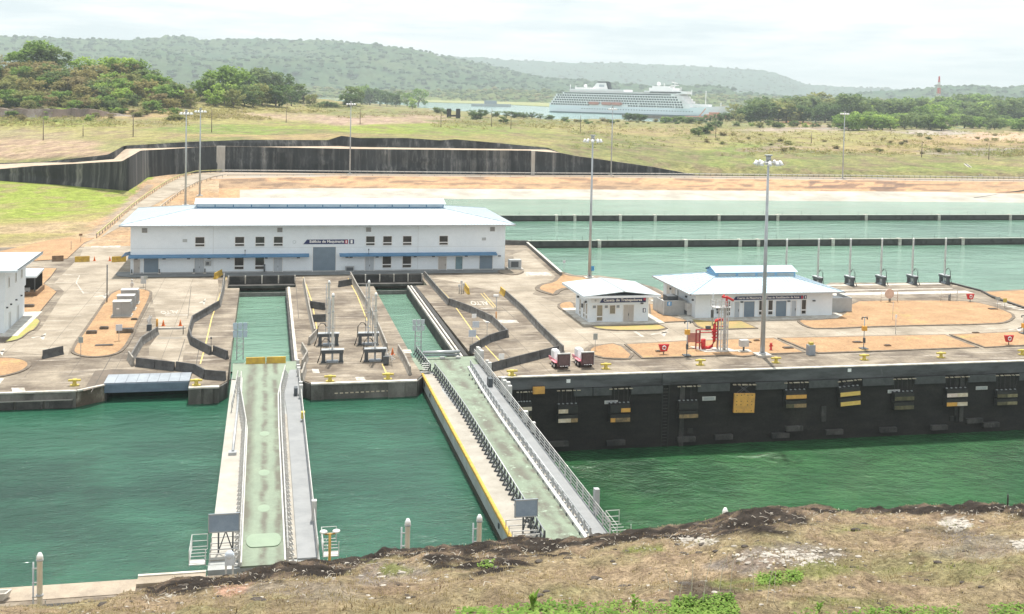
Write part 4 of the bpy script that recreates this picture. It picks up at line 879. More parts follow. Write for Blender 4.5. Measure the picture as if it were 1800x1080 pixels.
# ---- workers' hut
CS = empty('workers_hut', (0, 0, 0), 0, 'small white hut with gable roof and a navy name board', 'hut')
b = MB().m(whitem).box(48.6, 58.2, 167.2, 174.8, .12, 4.15); b.build('wall', CS)
b = MB().m(copem).box(47.4, 60.4, 165.6, 179, .0, .135); b.build('floor_slab', CS)
b = MB().m(roofm); x0, x1, xm, y0, y1 = 47.25, 59.75, 53.75, 165.7, 178.6
v = [(x0, y0, 4.42), (xm, y0, 5.12), (x1, y0, 4.42), (x0, y1, 4.42), (xm, y1, 5.12), (x1, y1, 4.42)]
b.add(v+[(a, b_, c-.12) for a, b_, c in v], [(0, 1, 4, 3), (1, 2, 5, 4), (6, 9, 10, 7), (7, 10, 11, 8), (0, 6, 7, 1), (1, 7, 8, 2), (3, 4, 10, 9), (4, 5, 11, 10), (0, 3, 9, 6), (2, 8, 11, 5)]); rr = b.build('roof', CS)
b = MB().m(greym); b.bar((xm, y0, 5.15), (xm, y1, 5.15), .25, .06)
b.build('ridge_cap', rr)
b = MB().m(roofm)
for i in range(1, 14):
    for (xa, xb, za, zb) in ((x0, xm, 4.44, 5.14), (xm, x1, 5.14, 4.44)):
        y = y0+i*.92; b.bar((xa, y, za), (xb, y, zb), .05, .04)
b.build('seam', rr, kind='stuff')
b = MB().m(whitem); b.box(x0, x1, y0+.02, y0+.2, 4.08, 4.42); b.box(x0+.0, x0+.2, y0+.2, y1, 4.08, 4.3); b.box(x1-.2, x1, y0+.2, y1, 4.08, 4.3); b.box(x0+.2, x1-.2, y0+.2, y1, 4.16, 4.2); b.build('fascia', CS)
b = MB().m(navy); b.add([(50.3, 167.12, 3.12), (57.75, 167.12, 3.12), (57.75, 167.12, 3.82), (50.75, 167.12, 3.82), (50.3, 167.2, 3.12), (57.75, 167.2, 3.12), (57.75, 167.2, 3.82), (50.75, 167.2, 3.82)], [(0, 1, 2, 3), (1, 5, 6, 2), (3, 2, 6, 7), (0, 3, 7, 4), (0, 4, 5, 1)]); sg = b.build('name_sign', CS)
b = MB().m(redsign).box(57.35, 57.7, 167.10, 167.12, 3.4, 3.8); b.build('red_end_block', sg)
text_fit('Caseta de Trabajadores', lettm, 50.9, 57.1, 167.09, 3.18, 3.74, sg, .025)
b = MB().m(mat('faint_emblem_board', (.68, .7, .72), None, 1)).box(48.95, 50.2, 167.13, 167.2, 3.18, 3.78); b.m(greym); b.tube([(49.6, 167.13, 3.5), (49.6, 167.10, 3.5)], .16, 12); b.build('emblem_board', CS)
b = MB().m(navy).box(57.3, 57.75, 167.13, 167.2, 1.5, 2.15); ns = b.build('number_plate', CS); text_fit('1', lettm, 57.42, 57.64, 167.1, 1.58, 2.08, ns, .02)
tan = mat('tan_blind_glass', (.30, .27, .20), (.2, .18, .14), 1.2, .25)
window(CS, 49.9, 50.75, .35, 2.75, 167.2, glass=tan); window(CS, 51.95, 52.8, 1.4, 2.7, 167.2, sub='', glass=tan)
for x in (49.2, 51.1, 53.0): window(CS, x, x+.5, 2.3, 2.72, 167.2, sub='', glass=mat('grey_glass', (.25, .28, .3), None, 1, .2))
door(CS, 54.15, 55.8, .15, 2.72, 167.2, doorb, 2)
for y in (167.9, 169.3, 171.6): window(CS, y, y+.7, .5, 2.8, 48.6, axis='-x', glass=tan)
for (x, y) in ((48.6, 168.6), (48.6, 173)): b = MB().m(galvd).box(x-.3, x, y-.15, y+.15, 2.9, 3.2); b.build('wall_lamp', CS)
b = MB().m(galvd).box(56.9, 57.3, 166.95, 167.2, 2.85, 3.05); b.build('wall_lamp', CS)
b = MB().m(galvd).box(48.35, 48.6, 170.4, 170.8, 1.8, 2.4); b.build('meter_box', CS)
# ---- right machine room
MR = empty('pump_machine_room', (0, 0, 0), 0, 'white machine room with pale blue hipped roof and raised roof light on the right', 'building')
b = MB().m(whitem).box(66.6, 90.2, 168.8, 183.8, 0, 3.95); b.build('wall', MR)
b = MB().m(copem).box(64.6, 92.0, 166.2, 185, 0, .12); b.build('floor_slab', MR)
b = MB().m(roofb); zr = hip_roof(b, 65.1, 91.4, 167.3, 185.2, 4.2, .235, 0, .1); rf = b.build('roof', MR)
seams(65.1, 91.4, 167.3, 185.2, 4.2, .235, .55, seamm).build('seam', rf, kind='stuff')
b = MB().m(galv).box(65.0, 91.5, 167.12, 167.3, 3.98, 4.2); b.box(64.95, 65.1, 167.12, 185.2, 3.98, 4.2); b.box(91.4, 91.55, 167.12, 185.2, 3.98, 4.2); b.build('gutter', MR)
mx0, mx1, my0, my1, mze, mzr, mym = 72.2, 86.2, 174.2, 178.4, 6.45, 7.2, 176.3
b = MB().m(roofb); b.add([(mx0-.3, my0-.35, mze), (mx1+.3, my0-.35, mze), (mx1+.3, mym, mzr), (mx0-.3, mym, mzr), (mx0-.3, my1+.35, mze), (mx1+.3, my1+.35, mze)], [(0, 1, 2, 3), (3, 2, 5, 4), (4, 5, 1, 0)]); b.build('roof_light_cover', MR)
b = MB().m(blued); b.add([(mx0, my0, 5.4), (mx1, my0, 5.4), (mx1, my0, 6.42), (mx0, my0, 6.42), (mx0, my1, 5.4), (mx1, my1, 5.4), (mx1, my1, 6.42), (mx0, my1, 6.42), (mx0, mym, 7.12), (mx1, mym, 7.12)], [(0, 1, 2, 3), (5, 4, 7, 6), (4, 0, 3, 8, 7), (1, 5, 6, 9, 2)]); rl = b.build('roof_light', MR)
gl = MB().m(mat('grey_roof_glass', (.42, .50, .52), (.34, .42, .44), .7, .25)).box(0, 3.0, -.05, 0, 0, .62).mesh('roof_light_pane')
for i in range(4): inst('pane', gl, rl, (mx0+.35+i*3.45, my0-.004, 5.62))
b = MB().m(navy); b.add([(72.9, 168.72, 2.86), (85.0, 168.72, 2.86), (85.0, 168.72, 3.42), (73.4, 168.72, 3.42), (72.9, 168.8, 2.86), (85.0, 168.8, 2.86), (85.0, 168.8, 3.42), (73.4, 168.8, 3.42)], [(0, 1, 2, 3), (1, 5, 6, 2), (3, 2, 6, 7), (0, 3, 7, 4), (0, 4, 5, 1)]); b.box(85.15, 85.6, 168.72, 168.8, 2.86, 3.42); sg = b.build('name_sign', MR)
b = MB().m(redsign).box(84.65, 84.95, 168.70, 168.72, 2.9, 3.38); b.build('red_end_block', sg)
text_fit('Cuarto de Maquinaria de Tinas de Reutilización de Agua', lettm, 73.6, 84.3, 168.69, 2.92, 3.36, sg, .02); text_fit('1', lettm, 85.3, 85.45, 168.69, 2.94, 3.34, sg, .02)
for x in (71.7, 77.4, 79.0, 84.8): window(MR, x, x+.72, .45, 2.7, 168.8)
for x in (71.7,): pass
door(MR, 73.2, 74.0, .12, 2.6, 168.8, doorl, 1); door(MR, 74.8, 76.6, .12, 2.6, 168.8, doorm, 1, roller=True); door(MR, 80.3, 82.1, .12, 2.6, 168.8, doorm, 1, roller=True); door(MR, 83.0, 83.8, .12, 2.6, 168.8, doorl, 1)
for x in (74.4, 82.5, 86.9): b = MB().m(galvd).box(x-.2, x+.2, 168.55, 168.8, 2.45, 2.65); b.build('wall_lamp', MR)
b = MB().m(galvd).box(70.1, 70.7, 168.5, 168.8, 1.3, 1.9); b.box(70.2, 70.6, 168.6, 168.8, .8, 1.1); b.build('wall_box', MR)
for y in (170.4, 173.8):
    b = MB().m(whitest).box(65.85, 66.6, y, y+1.3, .2, 2.1); b.m(galvd).box(65.8, 65.85, y+.1, y+1.2, .3, .9); b.build('outdoor_unit', MR)
for y in (169.6, 172.6, 180): b = MB().m(galvd).box(66.35, 66.6, y, y+.3, 2.7, 2.95); b.build('wall_lamp', MR)
b = MB().m(galvd); b.box(66.52, 66.58, 176.6, 176.75, .1, 3.9); b.build('downpipe', MR)
for i, y in enumerate((178, 180.4)): door(MR, y, y+1.6, .12, 3.2, 66.6, whitest, 1, axis='-x', handle=False)
for (lx, x0, x1, y0, nm) in ((0, 62.4, 66.0, 171.6, 'grey screen enclosure with a blue panel at the left side of the machine room'), (1, 90.8, 95.0, 171.4, 'plain grey screen enclosure at the right end of the machine room')):
    e = empty('screen_enclosure', (0, 0, 0), 0, nm, 'enclosure')
    b = MB().m(greym).box(x0, x1, y0, y0+.15, 0, 2.4); b.build('front_panel', e)
    b = MB().m(mat('light_grey_screen', (.60, .62, .63), None, 1, .6)).box(x0-.15, x0, y0, y0+5, 0, 2.4); b.build('side_panel', e); b = MB().m(greym).box(x1, x1+.15, y0, y0+5, 0, 2.4); b.build('side_panel', e)
    if not lx:
        b = MB().m(bluesign).box(62.9, 63.6, y0-.05, y0, 1.6, 2.25); q = b.build('blue_panel', e); text_fit('E', lettm, 63.1, 63.4, y0-.07, 1.7, 2.15, q, .03)
    b = MB().m(galvd).box(x0+1, x1-.8, y0+1.2, y0+3.4, 0, 2.9 if not lx else 2.2); b.build('equipment_box', e)
# ---- left building at the frame's edge
LB = empty('control_building', (0, 0, 0), 0, 'two storey white building cut off by the left edge of the picture', 'building')
b = MB().m(whitem).box(-56, -35.4, 168.2, 182.0, 4.6, 9.0); b.build('upper_wall', LB); b = MB().m(whitem).box(-56, -35.55, 168.35, 181.8, 0, 4.6); b.build('lower_wall', LB)
b = MB().m(roofm); hip_roof(b, -58, -33.4, 166.2, 184.2, 9.25, .12, 0, .3); b.build('roof', LB)
b = MB().m(galvd); b.bar((-33.4, 166.4, 9.32), (-33.4, 184.2, 9.32), .14, .1); b.build('roof_edge', LB)
b = MB().m(copem).box(-58, -33.4, 166.4, 184, 0, .14); b.build('walkway_slab', LB)
for y in (170, 174.5, 178.5): window(LB, y, y+.6, 6.3, 7.6, -35.4, axis='+x', sub='')
for y in (171.2, 176.5): door(LB, y, y+1.0, .14, 2.4, -35.55, doorl, 1, axis='+x', handle=False)
b = MB().m(galvd)
for y in (169.5, 172, 175.5, 179): b.box(-35.55, -35.3, y, y+.25, 3.4, 3.6)
b.build('wall_lamp', LB)
# shed / parked cart shelter behind
c = G(48, 520)
sh = empty('open_shelter', (c.x, c.y, 0), 0, 'small white roofed open shelter behind the left building with white carts inside', 'shelter')
b = MB().m(roofm); b.add([(-4.2, -1.2, 3.4), (1.6, -1.2, 3.4), (1.6, 5.5, 3.7), (-4.2, 5.5, 3.7), (-4.2, -1.2, 3.1), (1.6, -1.2, 3.1), (1.6, 5.5, 3.4), (-4.2, 5.5, 3.4)], [(0, 1, 2, 3), (4, 5, 1, 0), (5, 6, 2, 1), (7, 6, 5, 4), (3, 2, 6, 7), (0, 3, 7, 4)]); b.build('roof', sh)
b = MB().m(galvd)
for (x, y) in ((-3.9, -.9), (1.3, -.9), (1.3, 5.2), (-3.9, 5.2)): b.box(x-.08, x+.08, y-.08, y+.08, 0, 3.15)
b.build('posts', sh); b = MB().m(brownt).box(-4.2, 1.7, -1.3, -1.0, 0, .8); b.box(1.4, 1.7, -1, 5.4, 0, .9); b.build('low_wall', sh)
b = MB().m(blackr).box(-4, 1.4, 5.0, 5.2, 0, 3.1); b.build('back_panel', sh)
c2 = empty('utility_cart', (c.x-1.2, c.y+1.6, 0), .2, 'white utility cart parked under the open shelter', 'cart')
b = MB().m(whitest).box(-1.1, 1.3, -.6, .6, .35, .95); b.box(-1.1, .1, -.6, .6, .95, 1.0); b.build('body', c2); b = MB().m(whitest).box(-.9, .5, -.55, .55, 1.75, 1.82); b.m(galvd)
for (x, y) in ((-.8, -.5), (.4, -.5), (-.8, .5), (.4, .5)): b.box(x-.03, x+.03, y-.03, y+.03, .95, 1.75)
b.build('canopy', c2)
for (x, y) in ((-.7, -.6), (.8, -.6), (-.7, .6), (.8, .6)): w_ = MB().m(blackr); w_.tube([(x, y-.1, .28), (x, y+.1, .28)], .28, 10); w_.build('wheel', c2)

# ================================================================== LOCK WALLS, FENDERS, BASIN WALLS
LW = empty('lock_chamber_wall', (0, 0, 0), 0, 'tall black chamber wall with a paler top band along the right side water', 'wall')
b = MB().m(chamb); b.box(27.72, 620, 136.12, 136.29, -13, -1.62); b.build('wall_face', LW)
b = MB().m(bandm); b.box(27.72, 620, 136.0, 136.28, -1.6, -.1); b.build('top_band', LW)
b = MB().m(copem); b.box(28.2, 620, 135.92, 136.6, -.1, .03); b.build('coping', LW)
for x in (50.0,):                                         # ladder slot / gate groove
    b = MB().m(bandm).box(x-.55, x+.55, 135.86, 136.0, -1.62, -.06); b.build('groove_head', LW)
    b = MB().m(blackr).box(x-.5, x-.35, 136.0, 136.11, -12, -1.64); b.box(x+.35, x+.5, 136.0, 136.11, -12, -1.64); b.build('groove_rail', LW)
    r_ = MB().m(darkc).box(-.3, .3, 0, .06, 0, .06).mesh('rung')
    for i in range(22): inst('rung', r_, LW, (x, 136.02, -11+i*.42))
    b = MB().m(darkc).box(x+1.9, x+2.5, 135.9, 136.11, -9.6, -1.8); b.build('guide_strip', LW)
b = MB().m(darkc).box(91.9, 92.5, 135.9, 136.11, -8.0, -1.8); b.box(71.0+.6, 72.2+.1, 135.9, 136.11, -7.2, -5.2); b.build('guide_strip', LW)
b = MB().m(blackr).box(91.2, 91.7, 136.0, 136.11, -8.0, -1.64); b.build('groove_rail', LW)
FX = [(958, 'a'), (998, 'b'), (1088, 'c'), (1210, 'd'), (1307, 'e'), (1399, 'f'), (1495, 'g'), (1590, 'h'), (1682, 'i'), (1770, 'j')]
pan = MB().m(rubg).box(0, 3.05, -.22, 0, -.98, 0).mesh('rubber_panel')
X = 28.6+3.2
xs = []
for px in (850, 885, 1025+8, 1052+15, 1117+16, 1141+16, 1237+13, 1262+13, 1335+16, 1358+18, 1432+12, 1455+12, 1528+10, 1550+14, 1622+8, 1645+10, 1710+13, 1732+12, 1800+12, 1824+12): xs.append(AtY(px-12, 675, 136).x)
for x in xs:
    if x > 30: inst('rubber_panel', pan, LW, (x-.9, 136.0, -1.66), scale=(.78, 1, 1))
ledg = MB().m(darkc).box(0, 2.4, -.5, 0, 0, .62).mesh('low_ledge')
for (px, py) in ((966, 785), (1066, 783), (1190, 777), (1256, 773), (1356, 770), (1451, 764), (1546, 760), (1636, 756), (1727, 751), (1380, 758), (1698, 744)):
    p = AtY(px, py, 135.9); inst('low_ledge', ledg, LW, (p.x, 136.1, p.z))
def sign_plate(px0, py0, px1, py1, nm):
    a = AtY(px0, py0, 136.0); c = AtY(px1, py1, 136.0); o = MB().m(whitest).box(a.x, c.x, 136.02, 136.1, min(a.z, c.z), max(a.z, c.z)); o.m(greym).box(a.x+.2, c.x-.2, 136.0, 136.02, min(a.z, c.z)+.08, max(a.z, c.z)-.08); o.build(nm, LW)
for q in ((1235, 698, 1258, 704), (1063, 705, 1086, 710), (1561, 686, 1582, 691), (1716, 680, 1736, 685)): sign_plate(*q, 'depth_plate')
for q in ((1209, 754, 1218, 762), (1670, 732, 1681, 740)):
    a = AtY(q[0], q[1], 136.0); c = AtY(q[2], q[3], 136.0); MB().m(blackr).box(a.x, c.x, 136.0, 136.11, c.z, a.z).build('niche', LW)
for (px, py) in ((999, 670), (1493, 651)):
    a = AtY(px, py, 136.0); MB().m(lettm).box(a.x-.25, a.x+.25, 135.93, 135.99, a.z-.22, a.z+.22).build('white_marker', LW)
# fenders hanging on chains
FD = [(948, 682, 693, 20, [('o',)], 'small dirty orange fender pad high on the wall beside the second gate', 0),
      (922, 708, 738, 26, [('y',), ('p',)], 'fender with one yellow pad half hidden behind the gate railing', 1),
      (998, 712, 742, 36, [('s',), ('c',)], 'black fender with a cream pad across its lower edge, nearest the gate', 1),
      (1090, 710, 741, 36, [('h',), ('t',)], 'black fender with a half width yellow pad above a tan pad', 2),
      (1210, 706, 734, 35, [('n',), ('t2',)], 'dark fender with only a tan lower pad, right of the ladder groove', 3),
      (1399, 687, 716, 37, [('oo',), ('t3',)], 'fender with an orange two piece upper pad right of the flat orange plate', 4),
      (1495, 681, 712, 36, [('y2',), ('y2',)], 'tilted fender with two clean yellow pads hung on crossed chains', 5),
      (1589, 690, 719, 35, [('m',), ('m',)], 'fender with both pads darkened by moss', 6),
      (1682, 684, 713, 37, [('w',), ('yw',)], 'fender with pinkish white upper pad and yellow and white lower pad', 7),
      (1770, 687, 711, 36, [('m2',), ('m2',)], 'grimy olive fender furthest right on the wall', 8)]
FM = {'o': [(orange, 1)], 'y': [(orange, .3), (creamp, .7)], 'p': [(dirtyp, 1)], 's': [(creamp, .5)], 'c': [(creamp, .65), (dirtyo, .35)], 'h': [None, (orange, .48)], 't': [(orange, .25), (dirtyo, .75)], 'n': None, 't2': [(dirtyo, 1)], 'oo': [(orange, .5), (orange, .5)], 't3': [(dirtyp, .4), (dirtyo, .6)], 'y2': [(mat('clean_yellow_pad', (.78, .55, .16), (.7, .47, .12), 1.5, .6), 1)], 'm': [(dirtyp, .5), (dirtyp, .5)], 'w': [(mat('pinkish_pad', (.78, .66, .6), (.66, .5, .42), 1.5, .6), .5), (creamp, .5)], 'yw': [(orange, .5), (creamp, .5)], 'm2': [(dirtyp, .5), (mat('olive_tan_pad', (.28, .25, .14), (.18, .15, .08), 1.5, .7), .5)]}
for (px, y0, y1, w_, pads, lab, k) in FD:
    a = AtY(px-w_/2, y0, 135.4); c = AtY(px+w_/2, y1, 135.4); Wd = c.x-a.x; Ht = a.z-c.z
    f = empty('fender', ((a.x+c.x)/2, 136.0, c.z), 0, lab, 'fender', 'fenders hanging on the black chamber wall'); cant = .06 if k == 5 else 0
    if k == 5: f.rotation_euler = (0, -cant, 0)
    if k == 0: MB().m(orange).box(-Wd/2, Wd/2, -.5, -.1, 0, Ht).build('bumper_pad', f); MB().m(blackr).box(-Wd/2, Wd/2, -.1, -.0, -.05, Ht+.05).build('backing_panel', f); continue
    MB().m(blackr).box(-Wd/2, Wd/2, -.25, -.02, -.1, Ht).build('backing_panel', f)
    b = MB().m(galv)
    for i in range(5): x = -Wd/2+.25+i*(Wd-.5)/4; b.box(x-.1, x+.1, -.4, -.2, Ht-.02, Ht+.08)
    tag(b.build('top_bracket', f), kind='stuff')
    for j, pd in enumerate(pads):
        z1 = Ht*.93-j*Ht*.52; z0 = z1-Ht*.42
        MB().m(blackr).box(-Wd/2+.1, Wd/2-.05, -.62, -.25, z0, z1).build('rubber_block', f)
        fm = FM[pd[0]]
        if fm:
            x = -Wd/2+.12; W2 = Wd-.16
            fl = fm
            if fm[0] is None: x += W2*.52; fl = fm[1:]
            for (mm, fr2) in fl: MB().m(mm).box(x+.02, x+W2*fr2-.02, -.70, -.62, z0+.02, z0+Ht*.22).build('bumper_pad', f); x += W2*fr2
    hz_ = -1.9-c.z
    ch = MB().m(cablem)
    xs_ = [-.42, -.25, -.05, .2, .38] if k not in (3, 5) else ([-.15, .15] if k == 3 else [])
    for x in xs_: ch.tube([(x*Wd, -.3, Ht), (x*Wd, -.25, hz_)], .014, 4, False)
    if k in (2, 4, 6, 7, 8): ch.tube([(Wd*.42, -.3, Ht), (Wd*.62, -.2, hz_)], .014, 4, False)
    if k == 5:
        for (xa, xb) in ((-.35, .15), (-.2, .3), (.2, -.3), (.35, -.15), (-.3, -.1)): ch.tube([(xa*Wd, -.3, Ht), (xb*Wd, -.25, hz_)], .02, 4, False)
    ch.build('chains', f)
    tb = MB().m(mat('white_hanger_blocks', (.55, .50, .40), (.3, .24, .16), 3, .8))
    for (xa, xb) in ((-.5, -.36), (-.26, -.14), (-.06, .2), (.28, .38), (.46, .62)): tb.box(xa*Wd, xb*Wd, -.35, -.1, hz_-.0, hz_+.09)
    tag(tb.build('hanger_blocks', f), kind='stuff')
a = AtY(1289, 692, 135.4); c = AtY(1324, 724, 135.4)
f = empty('fender', ((a.x+c.x)/2, 136.0, c.z), 0, 'flat square orange fender plate with bolt holes, hung on crossed chains', 'fender', 'fenders hanging on the black chamber wall'); f.rotation_euler = (0, .03, 0)
Wd = c.x-a.x; Ht = a.z-c.z; MB().m(orange).box(-Wd/2, Wd/2, -.9, -.6, 0, Ht).build('bumper_plate', f); MB().m(blackr).box(-Wd/2+.1, Wd/2-.1, -.6, -.05, .1, Ht-.1).build('backing_panel', f)
bo = MB().m(blackr).tube([(0, -.92, 0), (0, -.89, 0)], .06, 8).mesh('bolt_hole')
for fx in (.12, .33, .64, .85):
    for fz in (.1, .42, .6, .92):
        if fz in (.1,) and .3 < fx < .7: continue
        inst('bolt_hole', bo, f, (-Wd/2+fx*Wd, 0, fz*Ht))
ch = MB().m(cablem)
for (xa, xb) in ((-.35, .2), (-.2, .3), (.3, -.2), (.2, -.25)): ch.tube([(xa*Wd, -.5, Ht), (xb*Wd, -.25, -1.9-c.z)], .035, 4, False)
ch.build('chains', f)
tb = MB().m(bpy.data.materials['white_hanger_blocks'])
for (xa, xb) in ((-.5, -.36), (-.26, -.14), (-.06, .2), (.28, .38), (.46, .62)): tb.box(xa*Wd, xb*Wd, -.35, -.1, -1.95-c.z, -1.82-c.z)
tag(tb.build('hanger_blocks', f), kind='stuff')
# left quay wall
QW = empty('quay_wall', (0, 0, 0), 0, 'stained concrete quay wall with rubber panels at the far left of the water', 'wall')
b = MB().m(pierm); b.box(-320, -21.1, 136.14, 136.29, -6, -.12); b.build('wall_face', QW)
b = MB().m(copem); b.box(-320, -21.0, 136.0, 136.5, -.12, .04); b.bar((-21, 136.25, -.04), (-18.2, 138.6, -.04), .4, .16); b.build('coping', QW)
for i in range(10): MB().m(darkc).box(-24.3-i*3.15, -21.45-i*3.15, 135.8, 136.13, -1.9, -1.0).build('rubber_panel', QW)
b = MB().m(mat('wet_panel_edge', (.35, .34, .3))).box(-60, -21.4, 135.78, 136.12, -1.0, -.94); b.build('panel_ledge', QW)
for (x0, x1, lab) in ((-8.65, -5.2, 'short concrete pier head between the steel bridge and the first gate'), (5.4, 18.1, 'wide concrete pier head between the two gates')):
    PW = empty('pier_head', (0, 0, 0), 0, lab, 'wall')
    b = MB().m(pierm); n = 5 if x1-x0 < 5 else 4
    b.box(x0, x1, 135.95, 136.27, -6, -.14); b.build('wall_face', PW)
    b = MB().m(pierm)
    for (fa, fb) in (((0, .42), (.5, .8)) if n == 5 else ((.0, .12), (.72, .88))): MB().m(pierm).box(x0+(x1-x0)*fa, x0+(x1-x0)*fb, 135.75, 135.95, -6, -.16).build('raised_rib', PW)
    b = MB().m(copem); b.box(x0, x1, 135.7, 136.5, -.14, .03); b.build('coping', PW)
    for (A_, B_) in ((((4.1, 138.4, -3), (5.4, 136.2, -3)), ((18.15, 136.2, -3), (19.1, 138.4, -3))) if x0 > 0 else (((-5.3, 136.2, -3), (-4.42, 138.4, -3)),)): MB().m(pierm).bar(A_, B_, .25, 5.8).build('corner_face', PW)
    if x0 > 0:
        for i in range(12): MB().m(creamp).box(8.2+i*.62, 8.2+i*.62+.38, 135.9, 135.95, -1.32+i*.01, -1.2+i*.01).build('pale_patch', PW)
# basin walls
pil = MB().m(copem).box(-.4, .4, -.85, .7, -2.1, .08).mesh('pilaster')
for (yw, xs_, lab) in ((263.7, None, 'long low dark wall between the first and second water saving basins'), (319.5, None, 'long low dark wall between the second and third water saving basins')):
    BW = empty('basin_wall', (0, 0, 0), 0, lab, 'wall')
    MB().m(mat('dark_basin_concrete', (.055, .058, .056), (.085, .085, .08), .3, .85, grain=.2, extra=[((.02, .02, .018), .6, .5, .7, (1, 1, .5))])).box(-12, 620, yw-.5, yw+.5, -5, -.12).build('wall_face', BW)
    MB().m(mat('damp_wall_foot', (.03, .03, .026))).box(-12, 620, yw-.53, yw-.5, -2.2, -1.35).build('tide_mark', BW)
    MB().m(mat('greenish_coping', (.30, .33, .29), (.22, .25, .21))).box(-12, 620, yw-.6, yw+.6, -.12, .0).build('coping', BW)
    pxs = (977, 1009, 1089, 1150, 1262, 1365, 1520, 1648, 1773, 1900) if yw > 300 else (1053, 1205, 1300, 1332, 1463, 1580, 1691, 1830)
    for px in pxs: inst('pilaster', pil, BW, (AtY(px, 400, yw).x, yw, 0))
    rod = MB().m(galvd).tube([(0, 0, 0), (0, 0, 1.1)], .04, 4).mesh('rod')
    for i in range(34): inst('marker_rod', rod, BW, (62+i*6.3+(yw > 300)*3, yw, 0))
EW = empty('basin_edge_wall', (0, 0, 0), 0, 'dark low edge wall running beside the first basin from the long building to the lawn', 'wall')
b = MB().m(barrm); b.bar((59.0, 255.3, .35), (55.8, 211.5, .35), .45, .8); b.bar((50, 258, .5), (59.3, 256, .5), .45, 1.1); b.build('upstand', EW)
b = MB().m(copem); b.bar((59.0, 255.3, .77), (55.8, 211.5, .77), .5, .06); b.build('coping', EW)
EW = empty('basin_edge_wall', (0, 0, 0), 0, 'dark edge wall running diagonally beside the valve slab at the far right', 'wall')
b = MB().m(darkc); b.bar((129.95, 198.2, .12), (130.7, 188.0, .12), .5, .3); A = G(1745, 524); B = G(2000, 610); b.bar((130.7, 188, .12), (A.x, A.y, .12), .4, .3); b.bar((A.x, A.y, .12), (B.x, B.y, .12), .4, .3); b.build('upstand', EW)
b = MB().m(copem)
for (y0, y1) in ((196.2, 197.6), (186.5, 189.0)): b.box(100, 128, y0, y1, .001, .010)
b.box(96, 127, 191.2, 191.9, .001, .010); b.build('pale_slab_strips', kind='structure')
# recess copings and trench on gate 2's right side
RC = empty('recess_rail_trench', (0, 0, 0), 0, 'pale rails with a dark trench along the right side of the second recess', 'trench')
MB().m(blackr).box(25.9, 26.5, 148, 203, -.3, .012).build('trench', RC)
for x in (24.9, 25.45): MB().m(copem).box(x, x+.28, 147.5, 203, -.25, .06).build('rail', RC)
MB().m(darkc).box(24.8, 26.5, 147.5, 203, -3, -.26).build('trench_wall', RC)
RC = empty('recess_coping', (0, 0, 0), 0, 'pale raised coping along the right side of the first gate recess', 'coping')
MB().m(copem).box(3.75, 4.15, 147.5, 203, -.2, .14).build('edge_strip', RC); MB().m(darkc).box(3.4, 3.75, 147.5, 203, -3, -.02).build('recess_wall', RC)
# dark covers at the far end of the recesses (under the building apron)
for (x0, x1, n, lab) in ((-6.6, 5.2, 4, 'dark panelled barrier over the far end of the first gate recess'), (15.4, 28.6, 5, 'dark panelled barrier over the far end of the second gate recess')):
    RB_ = empty('recess_end_barrier', (0, 0, 0), 0, lab, 'barrier')
    for i in range(n):
        xa = x0+(x1-x0)*i/n; xb = x0+(x1-x0)*(i+1)/n; MB().m(darkc).box(xa+.12, xb-.12, 210.55, 210.8, -.5, .85).build('panel', RB_)
        MB().m(copem).box(xa-.1, xa+.1, 210.4, 210.9, -.5, .95).build('post', RB_)
    MB().m(copem).box(x1-.1, x1+.1, 210.4, 210.9, -.5, .95).build('post', RB_)
    MB().m(darkc).box(x0, x1, 208.6, 210.5, -1.0, -.55).build('beam', RB_)
    MB().m(barrm).box(x0, x1, 204.2, 204.5, -4, -1.05).build('stop_wall', RB_)
# ---- blue grey steel bridge over the notch
SBr = empty('steel_bridge', (0, 0, 0), 0, 'flat blue grey steel bridge over the opening left of the first gate', 'bridge')
pl = MB().m(steelb).box(0.02, 1.2, 0, 4.1, 0, .1).mesh('deck_plate')
for i in range(8): inst('deck_plate', pl, SBr, (-18.4+i*1.21, 138.5, .08))
mat('bridge_shade_blue', (.15, .20, .27), (.12, .16, .22), .8, .5, metal=.1, grain=.1); MB().m(MC['bridge_shade_blue']).box(-18.3, -8.8, 138.35, 138.5, -.8, .06).build('front_girder', SBr); MB().m(MC['bridge_shade_blue']).box(-18.3, -8.8, 138.2, 138.5, -.92, -.8).build('bottom_flange', SBr); MB().m(steelb).box(-18.3, -8.8, 142.3, 142.45, -1.3, .07).build('rear_girder', SBr)  # front girder and flange coloured darker blue to stand in for shade
MB().m(darkc).box(-18.5, -8.6, 142.8, 142.99, -4, -.02).build('back_wall_shade', SBr) if False else None
b = MB().m(mat('damp_dark_patch', (.17, .135, .105), (.12, .1, .08), .5, .9, grain=.3)); b.sheet(pxpoly([(146, 688), (167, 652), (200, 649), (240, 650), (300, 656), (303, 659), (192, 663), (187, 677)]), .008); b.build('damp_patch', kind='structure')
b = MB().m(darkc); b.box(-18.29, -8.71, 142.8, 142.98, -6, -.02); b.box(-18.29, -18.1, 138.7, 142.8, -6, -.02); b.build('notch_shade_lining', kind='structure')  # dark panels that give the notch its shade by colour
